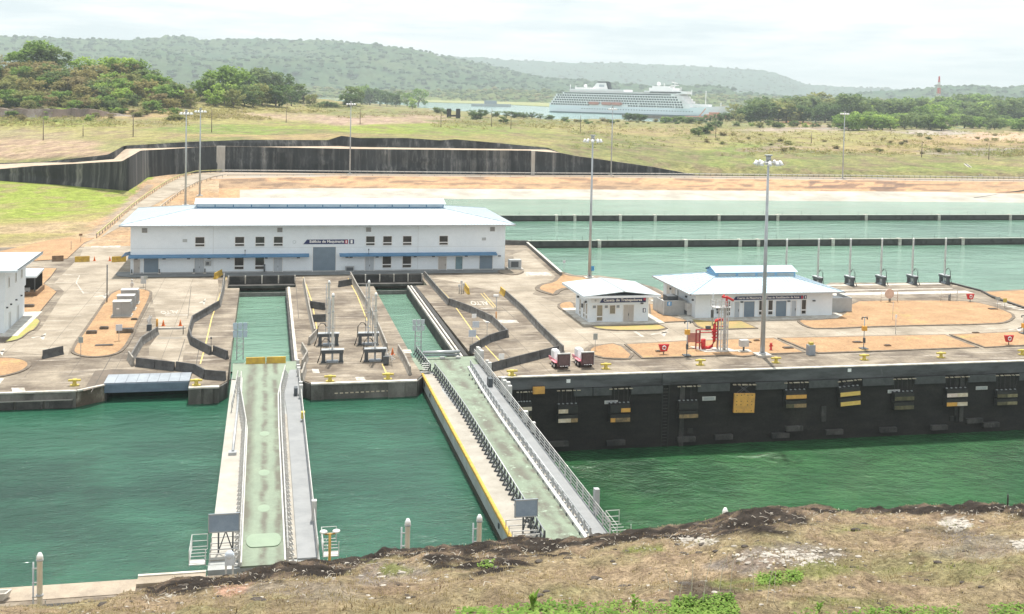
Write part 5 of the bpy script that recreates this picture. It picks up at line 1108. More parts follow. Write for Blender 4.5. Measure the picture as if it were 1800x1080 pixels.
# ================================================================== ROLLING GATES
def rail_run(parent, name, pts, h, bars, mt, step, post_r=.05, post_mesh=None, closed=False, r=.035):
    """railing: horizontal bars in one mesh, posts as separate sub-parts"""
    b = MB().m(mt)
    for z in bars: b.tube([(p[0], p[1], p[2]+z) for p in pts], r, 5)
    o = b.build(name, parent)
    me = post_mesh or MB().m(mt).box(-post_r, post_r, -post_r, post_r, 0, h).mesh('post')
    L = 0; nxt = 0
    for a, c in zip(pts, pts[1:]):
        a = Vector(a); c = Vector(c); l = (c-a).length
        while nxt <= L+l+1e-6:
            p = a.lerp(c, (nxt-L)/l); inst('post', me, o, p); nxt += step
        L += l
    return o
def braced_post(mt, h, side):
    m = MB().m(mt); m.box(-.07, .07, -.09, .09, 0, h); m.bar((0, 0, h*.72), (side*.42, 0, .06), .09, .12); m.box(min(0, side*.5), max(0, side*.5), -.11, .11, 0, .07); m.box(min(0, side*.3), max(0, side*.3), -.05, .05, h*.45, h*.53); return m.mesh('post')
def gate(x0, lab, second):
    gt = empty('rolling_gate', (0, 0, 0), 0, lab, 'lock gate', 'rolling lock gates'); w = 7.8; Y0, Y1 = 84.0, 147.6
    X = lambda a: x0+a
    b = MB().m(hullg); b.box(X(0), X(w+.3), Y0, Y1, -13, -.12); b.build('hull', gt)
    b = MB().m(algae); b.box(X(-.04), X(0), Y0, Y1, -3, -1.45); b.box(X(w+.3), X(w+.34), Y0, Y1, -13, -1.45 if not second else -6); b.build('waterline_stain', gt)
    dk = deckg2 if second else deckg
    # green deck, wide at the far end
    if not second:
        dl = [(-.1, 147.5), (.1, 139.2), (1.0, 139), (1.35, 131), (2.15, 118), (2.3, 84)]; dr = [(7.9, 147.5), (7.8, 143), (6.5, 139.5), (5.55, 131), (5.4, 118), (5.6, 84)]
    else:
        dl = [(-.3, 147.5), (-.1, 141), (1.6, 140), (2.0, 134), (2.35, 120), (2.4, 84)]; dr = [(8.2, 147.5), (8.0, 143.5), (6.0, 140), (5.7, 130), (5.55, 118), (5.6, 84)]
    b = MB().m(dk); b.prism([(X(a), y) for a, y in dl[::-1]]+[(X(a), y) for a, y in dr], -.12, 0.02); b.build('deck', gt)
    L = [(X(0), 139.2 if not second else 140.2), (X(1.0) if not second else X(1.6), 139.0 if not second else 140.0)]
    b = MB().m(creamclean if not second else creamw); b.prism([(X(0.02), Y0+1.6), (X(2.28), Y0+1.6), (X(2.1), 118), (X(1.3), 131), (X(1.0) if not second else X(1.9), 138.9), (X(.02), 138.9)], -.12, -.02); b.build('left_tank_top', gt)
    b = MB().m(walkm); b.prism([(X(6.45), Y0+.8), (X(7.95), Y0+.8), (X(7.95), 143), (X(7.0), 143), (X(6.3), 138), (X(6.1), 131), (X(6.3), 124)], -.12, .03); b.build('right_walkway', gt)
    b = MB().m(creamw); b.prism([(X(5.62), Y0+1), (X(6.42), Y0+1), (X(6.28), 123.5), (X(5.5), 123.5)], -.12, .0)
    b.prism([(X(5.62), 131.6), (X(6.02), 131.6), (X(6.35), 138.8), (X(6.2), 138.8)], -.12, .0); b.build('right_tank_top', gt)
    if not second:
        def oval(cx, cy, rx, ry): MB().m(deckp).sheet([(cx+rx*math.cos(2*pi*i/24), cy+ry*math.sin(2*pi*i/24)) for i in range(24)], .03).build('hatch_cover', gt)
        oval(X(3.95), 104.6, .5, .85); oval(X(3.95), 95.6, .5, .85); oval(X(3.95), 116.6, .5, .8)
        xs_ = [X(2.65), X(5.3)]; P = []
        for (cx, cy, a0) in ((xs_[1]-.5, 88.6, 0), (xs_[0]+.5, 88.6, pi)):
            for i in range(9): t = -pi/2+pi*i/8+a0; P.append((cx+.5*math.cos(t), cy+1.3*math.sin(t)))
        MB().m(deckp).prism(P, .0, .09).build('hatch_cover', gt)
    mt = whitest if not second else galv
    # left inner railing, right inner railing, outer right railing
    bl = braced_post(mt if not second else galvd, 1.1, -1); brp = braced_post(mt if not second else galvd, 1.1, 1)
    if not second:
        rail_run(gt, 'railing', [(X(2.25), 84.4, 0), (X(2.1), 118, 0), (X(1.25), 131, 0), (X(1.15), 138.5, 0)], 1.1, (.55, 1.1), mt, 1.05, post_mesh=bl, r=.06)
        b = MB().m(whitest); b.prism([(X(2.3), 84.2), (X(2.42), 84.2), (X(2.27), 118), (X(1.4), 131), (X(1.3), 139), (X(1.15), 139), (X(1.27), 131), (X(2.14), 118)], .02, .24); b.build('kerb_plate', gt)
        rail_run(gt, 'railing', [(X(5.75), 84.4, 0), (X(5.6), 118, 0), (X(5.65), 131, 0), (X(6.35), 141, 0)], 1.1, (.55, 1.1), mt, 1.05, post_mesh=brp, r=.06)
        b = MB().m(whitest); b.prism([(X(5.48), 84.2), (X(5.62), 84.2), (X(5.46), 118), (X(5.5), 131), (X(6.2), 141), (X(6.05), 141), (X(5.36), 131), (X(5.32), 118)], .02, .24); b.build('kerb_plate', gt)
        rail_run(gt, 'railing', [(X(7.95), 84.6, 0), (X(7.95), 139, 0)], 1.1, (.4, .75, 1.1), mt, 1.9, r=.05)
        rail_run(gt, 'railing', [(X(.45), 125, 0), (X(.75), 139, 0)], 1.1, (.55, 1.1), mt, 2.0, r=.04)
        b = MB().m(galv); b.tube([(X(1.0), 110.5, .25), (X(1.05), 124, .3), (X(1.0), 134, .3)], .13, 7); b.box(X(.6), X(1.35), 110.1, 110.9, -.02, .25); b.build('stowed_mast', gt)
        for (y, hh, lb) in ((144.5, .9, 0), (142.0, .9, 0), (139.8, 1.1, 0), (131.2, 1.5, 0), (129.8, 1.5, 0), (92.2, 1.7, 0)):
            MB().m(whitest).box(X(7.75), X(8.15), y-.25, y+.25, 0, hh).build('control_cabinet', gt)
        for (y,) in ((120.6,),): MB().m(byel).box(X(7.7), X(8.1), y-.3, y+.3, .3, 1.0).build('life_ring_box', gt)
        MB().m(galvd).box(X(7.2), X(7.6), 130.6, 131.6, .05, .9).build('small_winch', gt)
    else:
        rail_run(gt, 'railing', [(X(2.3), 84.4, 0), (X(2.25), 120, 0), (X(1.9), 134, 0), (X(1.65), 139.8, 0)], 1.15, (.6, 1.15), mt, 1.25, post_mesh=braced_post(galvd, 1.15, -1), r=.055)
        rail_run(gt, 'railing', [(X(1.1), 139.5, 0), (X(.9), 144, 0), (X(.6), 149.5, 0)], 1.1, (.6, 1.1), galv, 1.2, post_mesh=braced_post(galvd, 1.1, -1), r=.05)
        rail_run(gt, 'railing', [(X(6.05), 84.6, 0), (X(5.95), 118, 0), (X(6.1), 130, 0), (X(6.4), 141, 0)], 1.1, (1.1,), galv, 1.7, post_mesh=braced_post(galv, 1.1, 1), r=.05)
        b = MB().m(whitest); b.prism([(X(5.62), 84.2), (X(5.98), 84.2), (X(5.9), 118), (X(6.0), 130), (X(6.35), 141), (X(6.05), 141), (X(5.72), 130), (X(5.56), 118)], .02, .32); b.build('kerb_beam', gt)
        bx = MB().m(galvd).box(-.12, .0, -.1, .1, 0, .2).mesh('kerb_bracket')
        for i in range(26): inst('kerb_bracket', bx, gt, (X(5.68-(.02 if i < 16 else -.03)), 86+i*2.05, .05))
        rail_run(gt, 'railing', [(X(7.95), 85.5, 0), (X(7.95), 141.5, 0), (X(7.9), 146.5, 0)], 1.2, (.35, .65, .95, 1.2), whitest, 2.0, r=.05)
        for (y, hh) in ((145.6, 1.7), (144.6, 1.8), (143.7, 1.8), (142.6, 1.9), (139.0, 1.5), (137.4, 1.6), (129.2, 1.8), (128.2, 1.7), (126.2, 2.0), (125.3, 1.8), (117, 1.2), (113.5, 1.0), (90.3, 2.1)):
            MB().m(whitest if y > 100 else greym).box(X(8.0), X(8.42), y-.27, y+.27, 0, hh).build('control_cabinet', gt)
        MB().m(galvd).box(X(7.0), X(7.5), 131.6, 132.8, .05, 1.0).build('small_winch', gt)
        MB().m(yelm).box(X(-.03), X(.24), Y0, 139.4, -.13, .0).build('yellow_edge', gt); MB().m(yelm).box(X(-.06), X(0), Y0, 139.4, -.24, -.0).build('yellow_edge', gt)
        b = MB().m(whitest)
        for i in range(5): b.box(X(.15), X(1.15), 139.2+i*.3, 139.45+i*.3, .1+.2*i, .16+.2*i)
        b.build('step_ladder', gt)
        for y in (136.4, 131.5, 90.6): MB().m(galvd).box(X(-.1), X(-.03), y-.15, y+.15, -.9, -.5).build('side_fitting', gt)
    # board seen from behind on two legs
    bx0, bx1, by, bz0, bz1 = (X(-.1), X(2.2), 86.6, 1.65, 3.05) if not second else (X(.45), X(2.35), 86.9, 1.35, 2.75)
    BD = MB().m(boardm).box(bx0, bx1, by, by+.12, bz0, bz1); BD = BD.build('signal_board', gt)
    f = MB().m(greym)
    for (a, c, d, e) in ((bx0, bx1, bz1-.07, bz1+.02), (bx0, bx1, bz0-.02, bz0+.06)): f.box(a, c, by-.03, by, d, e)
    f.box(bx0, bx0+.07, by-.03, by, bz0, bz1); f.box(bx1-.07, bx1, by-.03, by, bz0, bz1); f.build('frame', BD)
    l = MB().m(galvd); xa, xb = bx0+.75, bx1-.5
    for x in (xa, xb): l.box(x-.06, x+.06, by+.12, by+.24, 0, bz0+.9)
    l.bar((xa, by+.2, 0.1), ((xa+xb)/2, by+.2, bz0), .08); l.bar((xb, by+.2, 0.1), ((xa+xb)/2, by+.2, bz0), .08); l.build('legs', BD)
    # side ladders near the near end
    for s_ in ((0, 1) if not second else (1,)):
        xa = X(-1.35) if s_ == 0 else X(8.35); b = MB().m(whitest)
        for i in range(6): b.tube([(xa, 84.9+i*.62, .1), (xa+1.15, 84.9+i*.62, .1)], .035, 4)
        for (x, y) in ((xa, 84.9), (xa+1.15, 84.9), (xa, 88), (xa+1.15, 88)): b.tube([(x, y, -.1), (x, y, 1.05)], .035, 4)
        for z in (.1, .55, 1.05):
            b.tube([(xa, 84.9, z), (xa, 88, z)], .03, 4); b.tube([(xa, 88, z), (xa+1.15, 88, z)], .03, 4)
        b.box(xa, xa+1.15, 84.7, 85.5, .02, .08); b.build('access_ladder', gt)
    b = MB().m(whitest)
    for y in (85.2, 86.0, 87.2, 88.4): b.box(X(.05), X(2.1), y-.03, y+.03, .55, .62); b.box(X(.05), X(.12), y-.04, y+.04, 0, .6); b.box(X(2.05), X(2.12), y-.04, y+.04, 0, .6)
    tag(b.build('end_railing', gt), kind='stuff')
    return gt
G1 = gate(-3.9, 'closed rolling gate on the left with a clean pale green deck and white tank top', False)
G2 = gate(19.1, 'closed rolling gate on the right with worn green deck and yellow painted edge', True)
for i, x in enumerate((-2.2, .35)):
    o = empty('jersey_barrier', (x+1.05, 146.9, .02), 0, ('left' if i == 0 else 'right')+' one of the two yellow barriers across the end of the first gate', 'barrier', 'yellow barriers')
    m = MB().m(yelm); m.add([(-1.2, -.3, 0), (1.2, -.3, 0), (1.2, .3, 0), (-1.2, .3, 0), (-1.2, -.12, .78), (1.2, -.12, .78), (1.2, .12, .78), (-1.2, .12, .78)], [(3, 2, 1, 0), (4, 5, 6, 7), (0, 1, 5, 4), (1, 2, 6, 5), (2, 3, 7, 6), (3, 0, 4, 7)]); m.build('body', o)
# barrier tube across the second gate end
o = empty('boom_rail', (22.5, 146.6, .05), 0, 'thick grey tube rail on low feet across the far end of the second gate', 'rail')
MB().m(galv).tube([(-2.3, 0, .85), (2.6, 0, .85)], .22, 10).build('tube', o); MB().m(steelb).tube([(-2.3, 0, .45), (2.6, 0, .45)], .12, 8).build('lower_tube', o)
for x in (-2.1, .3, 2.4): MB().m(whitest).box(x-.3, x+.3, -.25, .25, 0, .2).build('foot', o)
# ================================================================== STANDING BOARDS behind the gates
def lattice_board(p, w, h, z0, lab, cols, rows, tw, mt):
    o = empty('signal_sign', p, 0, lab, 'sign'); me = MB().m(mt).box(0, w/cols-.12, -.06, .06, 0, h/rows-.12).mesh('panel')
    for i in range(cols):
        for j in range(rows): inst('panel', me, o, (-w/2+i*w/cols+.06, 0, z0+j*h/rows+.06))
    f = MB().m(galv); f.box(-w/2, w/2, .07, .17, z0+h*.35, z0+h*.42); f.box(-w/2, w/2, .07, .17, z0+h*.8, z0+h*.87); f.build('back_frame', o)
    l = MB().m(galv)
    for x in (-tw/2, tw/2): l.box(x-.07, x+.07, .1, .24, 0, z0+h*.9)
    l.build('leg', o)
    l = MB().m(galv)
    for k in range(4): za = .2+k*(z0-.3)/4; zb = .2+(k+1)*(z0-.3)/4; l.bar((-tw/2, .17, za), (tw/2, .17, zb), .05); l.box(-tw/2, tw/2, .14, .2, zb-.03, zb+.03)
    l.build('bracing', o)
lattice_board((-3.15, 149.0, 0), 1.9, 2.0, 2.9, 'pale blue sign of plain panels on a lattice frame beside the first gate', 3, 2, .8, mat('pale_blue_sign_back', (.42, .52, .60), (.36, .46, .55), 1, .5))
lattice_board((20.05, 150.2, 0), 1.7, 1.6, 3.0, 'pale grey sign of six panels on a lattice frame beside the second gate', 3, 2, .8, mat('pale_grey_sign_back', (.45, .50, .53), (.4, .45, .48), 1, .5))
# ================================================================== JERSEY BARRIERS
jm = MB().m(barrm); jm.add([(-.5, -.28, 0), (.5, -.28, 0), (.5, .28, 0), (-.5, .28, 0), (-.5, -.13, .45), (.5, -.13, .45), (.5, .13, .45), (-.5, .13, .45), (-.5, -.09, 1.1), (.5, -.09, 1.1), (.5, .09, 1.1), (-.5, .09, 1.1)],
    [(3, 2, 1, 0), (8, 9, 10, 11), (0, 1, 5, 4), (4, 5, 9, 8), (2, 3, 7, 6), (6, 7, 11, 10), (3, 0, 4, 7), (7, 4, 8, 11), (1, 2, 6, 5), (5, 6, 10, 9)]); jmesh = jm.mesh('jersey_barrier')
jc = jmesh.copy(); jc.materials.clear(); jc.materials.append(mat('pale_barrier_concrete', (.36, .335, .3), (.26, .24, .21), .9, .85, grain=.25))
jd = jmesh.copy(); jd.materials.clear(); jd.materials.append(mat('black_barrier_concrete', (.11, .11, .11), (.06, .06, .062), .9, .85, grain=.25))
jy = jmesh.copy(); jy.materials.clear(); jy.materials.append(yelm); jb = jmesh.copy(); jb.materials.clear(); jb.materials.append(brownt)
def barriers(P, seg, end, row, me=jmesh, adj='grey'):
    pts = [G(x, y, 0) for x, y in P]; items = []
    for a, c in zip(pts, pts[1:]):
        l = (c-a).length; n = max(1, round(l/seg))
        for i in range(n): items.append((a.lerp(c, (i+.5)/n), math.atan2((c-a).y, (c-a).x), l/n))
    for i, (p, rz, l) in enumerate(items):
        lab = f'{ordn(i+1)} barrier from {end}, {adj} {row}' if len(items) > 1 else f'single {adj} concrete barrier {row}'
        o = inst('jersey_barrier', me, None, (p.x, p.y, 0), (0, 0, rz), (l*.965, 1, 1)); tag(o, lab, 'barrier', 'concrete barriers on the lock platform')
S_ = 'x'
barriers([(394, 490), (392, 512), (385, 540)], 3.4, 'building end', 'row left of the first recess')
barriers([(384, 541), (338, 568), (332, 590), (337, 606), (371, 624)], 3.4, 'far end', 'curved row left of the first gate', jd, 'dark')
barriers([(375, 622), (400, 632)], 4, S_, 'standing apart at the lower end of the curved row', jd, 'dark')
barriers([(277, 588), (248, 607), (230, 638)], 3.2, 'far end', 'short row left of the ramp')
barriers([(226, 632), (234, 644)], 2.5, S_, 'turned sideways at the lower left corner of the ramp', jc, 'pale')
barriers([(239, 644), (307, 652)], 3.3, 'left end', 'straight row behind the steel bridge', jd, 'dark')
barriers([(309, 651), (343, 656), (360, 666), (397, 669)], 3.4, 'left end', 'bent row right of the steel bridge', jd, 'dark')
barriers([(534, 498), (543, 546), (553, 592)], 3.4, 'far end', 'row, left edge of the middle pier', jc, 'pale')
barriers([(543, 607), (557, 592)], 2.6, S_, 'set slantwise left of the lifting frames', jc, 'pale')
barriers([(531, 616), (540, 632), (531, 648)], 2.4, 'far end', 'crooked row, left of the middle pier', jc, 'pale')
barriers([(536, 652), (530, 672)], 2.6, S_, 'nearest the water on the left of the middle pier', jc, 'pale')
barriers([(616, 488), (628, 511), (646, 541), (668, 588), (680, 618)], 3.4, 'far end', 'row right of the four lifting frames', jc, 'pale')
barriers([(700, 620), (712, 640), (721, 660)], 2.6, 'far end', 'short row, lower right of middle pier', jc, 'pale')
barriers([(595, 505), (618, 501)], 3.4, S_, 'lying across the far end of the middle pier', jd, 'dark')
barriers([(545, 541), (571, 545)], 3.4, S_, 'lying across the middle pier behind the tall cylinders', jd, 'dark')
barriers([(547, 566), (574, 565)], 3.4, S_, 'lying nearest behind the left lifting frames', jd, 'dark')
barriers([(746, 487), (765, 510), (789, 537)], 3.0, 'far end', 'row right of the second recess')
barriers([(790, 536), (828, 550), (866, 568), (892, 594)], 3.4, 'far end', 'bent row curving around the two pale signs')
barriers([(893, 592), (860, 602), (826, 622)], 3.4, 'right end', 'slanting row below the two pale signs', jd, 'dark')
barriers([(889, 522), (920, 550), (950, 583), (990, 622)], 3.2, 'far end', 'long diagonal row leading to the trailers')
barriers([(864, 653), (912, 640), (982, 622)], 3.4, 'gate end', 'straight row left of the trailers', jd, 'dark')
barriers([(75, 631), (111, 623)], 6, S_, 'standing alone beside the left round lawn', jd, 'black')
barriers([(131, 461), (158, 460)], 6, S_, 'on the left side of the road by the building corner', jy, 'yellow'); barriers([(196, 461), (222, 460)], 6, S_, 'touching the left corner of the long building', jy, 'yellow')
barriers([(377, 491), (390, 484)], 6, S_, 'set slantwise in front of the long building', jy, 'yellow'); barriers([(880, 515), (888, 522)], 4, S_, 'at the far end of the long diagonal row', jy, 'yellow'); barriers([(817, 508), (824, 518)], 4, S_, 'beside the white posts near the second recess', jy, 'yellow')
barriers([(91, 460), (112, 459)], 6, S_, 'on the bare ground behind the left lawn', jb, 'brown')
# ================================================================== LIFTING FRAMES WITH TALL CYLINDERS
def cylinder_proto():
    o = empty('valve_cylinder', (0, 0, 0), 0)
    tag(o, 'x', 'valve cylinder')
    b = MB().m(galvd)
    for x in (-1.12, 1.12): MB().m(galvd).box(x-.22, x+.22, -.3, .3, 0.12, 1.2).box(x-.32, x+.32, -.38, .38, 0, .12).build('leg', o)
    b = MB().m(galvd); b.box(-1.4, 1.4, -.4, .4, 1.2, 1.62); b.m(galv).box(-1.5, 1.5, -.48, .48, 1.62, 1.7); b.build('crosshead', o)
    b = MB().m(mat('barrel_white', (.84, .84, .83), (.76, .76, .75), 1, .4)); b.tube([(0, 0, .6), (0, 0, 2.3), (0, 0, 2.31), (0, 0, 8.6), (0, 0, 8.61), (0, 0, 8.75), (0, 0, 8.95)], [.13, .13, .155, .155, .18, .18, .08], 12); b.build('barrel', o)
    for z in (2.35, 4.4, 6.5, 8.5): MB().m(galv).tube([(0, 0, z), (0, 0, z+.1)], .2, 12).build('clamp_band', o)
    b = MB().m(galv); b.tube([(-.36, .1, 1.8), (-.36, .1, 8.4)], .05, 5); b.tube([(.28, .1, 1.8), (.28, .1, 6.2)], .03, 4)
    for z in (2.4, 3.2, 4, 4.8, 5.6, 6.4, 7.2, 8.0): b.box(-.42, -.1, .06, .12, z, z+.06)
    b.build('hydraulic_pipe', o)
    b = MB().m(hosem); b.tube([(-.3, -.1, 2.6), (-.6, -.15, 3.05), (-1.05, -.2, 3.1), (-1.45, -.25, 2.6), (-1.5, -.3, 1.2), (-1.75, -.4, .5), (-1.9, -.5, .05)], .07, 6); b.build('hose', o)
    b = MB().m(steelb).box(-.75, .75, -.35, .3, .02, .25); b.box(-.1, .1, -.15, .15, .25, 1.2); b.build('base_block', o)
    return o
cyl = cylinder_proto(); first = True
CYL = [((577, 607), 0, 'tall white cylinder on a dark frame, back left of the four on the middle pier'), ((584, 637), 0, 'tall white cylinder on a dark frame, front left of the four on the middle pier'), ((647, 606), 0, 'tall white cylinder on a dark frame, back right of the four on the middle pier'), ((659, 635), 0, 'tall white cylinder on a dark frame, front right of the four on the middle pier')]
RL = ['rearmost left, half hidden behind the machine room roof', 'second from left, rising just right of the machine room roof', 'third from left in the row at the basin edge', 'fourth from left in the row at the basin edge', 'fifth from left in the row at the basin edge', 'last at the right end of the row at the basin edge']
for i, (px, l) in enumerate(zip((1384, 1440, 1496, 1551, 1606, 1663), RL)): CYL.append(((px-3, 503-i*.9), pi/2+.0, 'slender white cylinder, '+l))
for (pp, rz, lab) in CYL:
    p = G(*pp); 
    if first: cyl.location = (p.x, p.y, 0); cyl['label'] = lab; cyl['group'] = 'tall valve cylinders'; first = False
    else: dup(cyl, (p.x, p.y, 0), rz, lab, 'tall valve cylinders')
for (px, py, lab) in ((717, 912, 'tall white cylinder rising behind the near bank, left of the second gate'), (70, 972, 'tall white cylinder with hose at the lower left corner'), (843, 905, 'tall white cylinder close to the yellow edge of the second gate'), (1275, 893, 'short tip of a white cylinder showing over the dark bank edge on the right')):
    p = G(px, py, 8.95); dup(cyl, (p.x, p.y, 0), 0, lab, 'tall valve cylinders')
p = G(1772, 869, 8.95); o = empty('marker_post', (p.x, p.y, 0), 0, 'thin white and black post tip over the dark bank edge at far right', 'post'); MB().m(whitest).tube([(0, 0, 0), (0, 0, 8.2)], .1, 6).build('post', o); MB().m(blackr).tube([(0, 0, 8.2), (0, 0, 8.95)], .06, 6).build('tip', o)
# ================================================================== BOLLARDS
bo = empty('mooring_bollard', (0, 0, 0)); bo.scale = (.8, .8, .8); tag(bo, 'x', 'bollard')
b = MB().m(byel); b.tube([(0, 0, .08), (0, 0, .2), (0, 0, .55), (0, 0, .7), (0, 0, .95)], [.38, .3, .26, .34, .36], 12); b.build('post', bo)
b = MB().m(byel); b.box(-.85, .85, -.2, .2, .66, .9); b.build('horns', bo)
b = MB().m(byel); b.box(-.6, .6, -.5, .5, 0, .1); b.build('base_plate', bo)
BL = [((131, 678), 'yellow mooring bollard on the left quay beside the damp patch'), ((345, 678), 'yellow mooring bollard right of the steel bridge'), ((580, 671), 'left yellow bollard on the middle pier head'), ((682, 667), 'right yellow bollard on the middle pier head'), ((900, 661), 'yellow bollard beside the end of the second gate'), ((1065, 649), 'yellow bollard just right of the two trailers'), ((1231, 642), 'yellow bollard below the red pipework'), ((1364, 638), 'yellow bollard just right of the tall mast foot'), ((1519, 633), 'yellow bollard below the orange lamp pole on the right'), ((1654, 629), 'yellow bollard second from the right edge'), ((1797, 624), 'yellow bollard at the right edge of the picture')]
for i, (pp, lab) in enumerate(BL):
    p = G(*pp)
    if i == 0: bo.location = (p.x, p.y, 0); bo['label'] = lab; bo['group'] = 'yellow mooring bollards'
    else: dup(bo, (p.x, p.y, 0), 0, lab, 'yellow mooring bollards')
# ================================================================== LIGHT MASTS
def mast(h, heads=10):
    o = empty('high_mast_light', (0, 0, 0)); tag(o, 'x', 'light mast')
    b = MB().m(galv); b.tube([(0, 0, 0), (0, 0, h*.5), (0, 0, h)], [.34, .24, .14], 12); b.build('pole', o)
    b = MB().m(copem); b.box(-1.0, 1.0, -1.0, 1.0, -.1, .3); b.m(galv).tube([(0, 0, .3), (0, 0, .5)], .5, 12); b.build('base', o)
    b = MB().m(galv); R = 1.35; b.tube([(R*math.cos(2*pi*i/20), R*math.sin(2*pi*i/20), h-.5) for i in range(21)], .06, 5)
    for i in range(5): b.tube([(0, 0, h-.35), (R*math.cos(2*pi*i/5), R*math.sin(2*pi*i/5), h-.5)], .04, 4)
    b.build('ring', o)
    lm = MB().m(lampm); lm.tube([(0, 0, .1), (.12, 0, -.25), (.2, 0, -.5)], [.16, .22, .34], 10); me = lm.mesh('lamp')
    for i in range(heads): t = 2*pi*i/heads; inst('lamp', me, o, ((R+.25)*math.cos(t), (R+.25)*math.sin(t), h-.4), (0, 0, t))
    b = MB().m(greym); b.tube([(0, 0, h-.3), (0, 0, h+.35)], .35, 8); b.tube([(0, 0, h+.3), (0, 0, h+.75)], .5, 8, r2=.2) if False else b.tube([(0, 0, h+.35), (0, 0, h+.5)], .55, 10); b.build('cap', o)
    return o
MS = [((1340, 626), 0, 'thick tall floodlight mast in front of the right machine room'), ((1036, 490), 0, 'tall floodlight mast behind the workers hut'), ((326, 362), 0, 'left one of the two floodlight masts behind the long building roof'), ((351, 345), 0, 'right one of the two floodlight masts behind the long building roof'), ((615, 307), 2.4, 'floodlight mast in front of the middle of the dark retaining wall'), ((1074, 309), 2.4, 'floodlight mast before the tapering end of the dark retaining wall'), ((1481, 315), 2.4, 'floodlight mast on the grassy far bank at the right')]
m0 = None
for (pp, z, lab) in MS:
    p = G(*pp, z)
    if z == 0 and pp[1] < 400: h_ = hit(*pp); p = h_ if h_ else p
    if m0 is None: m0 = mast(27.0); m0.location = p; m0['label'] = lab; m0['group'] = 'high mast floodlights'
    else: dup(m0, p, None, lab, 'high mast floodlights', scale=(.95, .95, 1.0 if z == 0 else 1.03))
# street light / sensor poles, small signs
def pole_thing(name, cat, lab, px, py, h, r, mt, top=None, z=0, group=None):
    p = G(px, py, z); o = empty(name, p, 0, lab, cat, group); MB().m(mt).tube([(0, 0, 0), (0, 0, h)], r, 6).build('pole', o)
    if top: top(o, h)
    return o
def plate(w, h, mt, dz=0, txt=None, tm=None):
    def f(o, H_):
        q = MB().m(mt).box(-w/2, w/2, -.06, 0, H_-h+dz, H_+dz).build('plate', o)
        if txt: text_fit(txt, tm or lettm, -w*.36, w*.36, -.09, H_-h*.85+dz, H_-h*.15+dz, q, .02)
    return f
whp = mat('pale_sign_back', (.56, .60, .66), (.5, .55, .62), 1, .5); grp_ = mat('grey_green_sign_back', (.33, .37, .36), None, 1, .5)
pole_thing('road_sign', 'sign', 'thin grey sign post at the lower end of the transformer lawn', 142, 628, 2.6, .04, galv, plate(.55, .75, grp_))
pole_thing('road_sign', 'sign', 'pale square sign on the transformer lawn near its lower end', 209, 600, 2.3, .04, galv, plate(.85, .85, whp))
pole_thing('road_sign', 'sign', 'round topped sign post at the top of the transformer lawn', 256, 512, 2.6, .04, galv, plate(.6, .6, grp_))
pole_thing('road_sign', 'sign', 'pale rectangular sign before the long building near the transformer lawn', 252, 505, 1.9, .04, galv, plate(.9, 1.3, mat('pale_panel', (.55, .56, .56))))
pole_thing('road_sign', 'sign', 'dark sign post on the front lawn end near the trailers', 1046, 617, 2.4, .04, galv, plate(.6, .85, grp_))
for (x, y, w, h_, hh, lab) in ((833, 573, .7, .6, 1.8, 'small white sign with dark mark above two pale square signs'), (836, 588, 1.0, .9, 1.9, 'upper of two pale square signs on the apron right of the second recess'), (830, 604, 1.05, .95, 1.9, 'lower of two pale square signs on the apron right of the second recess'), (881, 648, .7, .7, 1.9, 'pale square sign beside the yellow line near the second gate end')):
    pole_thing('road_sign', 'sign', lab, x, y, hh, .03, galv, plate(w, h_, whp if w > .7 else lettm))
pole_thing('road_sign', 'sign', 'thin sign post behind the hut at the basin edge', 991, 486, 3.1, .04, galv, plate(.5, .5, whp))
pole_thing('road_sign', 'sign', 'blue square panel at the foot of the mast behind the hut', 1040, 490, 2.4, .05, galv, plate(.9, .9, bluesign))
pole_thing('road_sign', 'sign', 'grey topped sign post at the far right of the big lawn', 1753, 545, 2.2, .04, galv, plate(.9, .5, grp_)); pole_thing('road_sign', 'sign', 'yellow diamond warning sign at the far right road', 1766, 541, 1.6, .04, galv, plate(.7, .7, byel))
pole_thing('road_sign', 'sign', 'white marker post on the kerb of the big right lawn', 1574, 588, 3.0, .05, whitest, plate(.25, .5, lettm)); pole_thing('road_sign', 'sign', 'slim rod standing in the middle of the big right lawn', 1569, 564, 3.0, .03, galv)
pole_thing('marker_post', 'post', 'short dark post at the left roadside bank', 125, 440, 1.9, .05, galvd); pole_thing('road_sign', 'sign', 'thin sign post with small board at the left bare slope', 142, 427, 2.0, .04, galvd, plate(.7, .45, brownt))
pole_thing('lamp_post', 'lamp post', 'dark lamp post without head beside the transformer lawn', 188, 533, 6.2, .1, galvd)
def lampbox(mt, n, extra=True):
    def f(o, H_):
        MB().m(mt).box(-.35, .3, -.3, .15, H_*n, H_*n+.65).build('lamp_box', o); b = MB().m(galvd); b.box(-.45, .45, -.06, .06, H_-.15, H_-.03); b.sphere((-.4, 0, H_-.3), .13, 6, 4); b.sphere((.4, 0, H_-.3), .13, 6, 4); b.build('camera_head', o); MB().m(galvd).box(-.12, .12, -.25, .1, 1.0, 1.7).build('junction_box', o); MB().m(galvd).box(-.5, .5, -.5, .5, 0, .25).build('base', o)
    return f
pole_thing('camera_pole', 'camera pole', 'thin pole with orange box left of the red pipework', 1207, 627, 4.9, .07, galv, lampbox(orangeb, .62)); pole_thing('camera_pole', 'camera pole', 'thin pole with orange box on the middle front lawn at right', 1518, 615, 4.7, .07, galv, lampbox(orangeb, .58))
pole_thing('camera_pole', 'camera pole', 'thin pole with orange box at the right edge of the picture', 1799, 588, 3.0, .07, galv, lampbox(orangeb, .35))
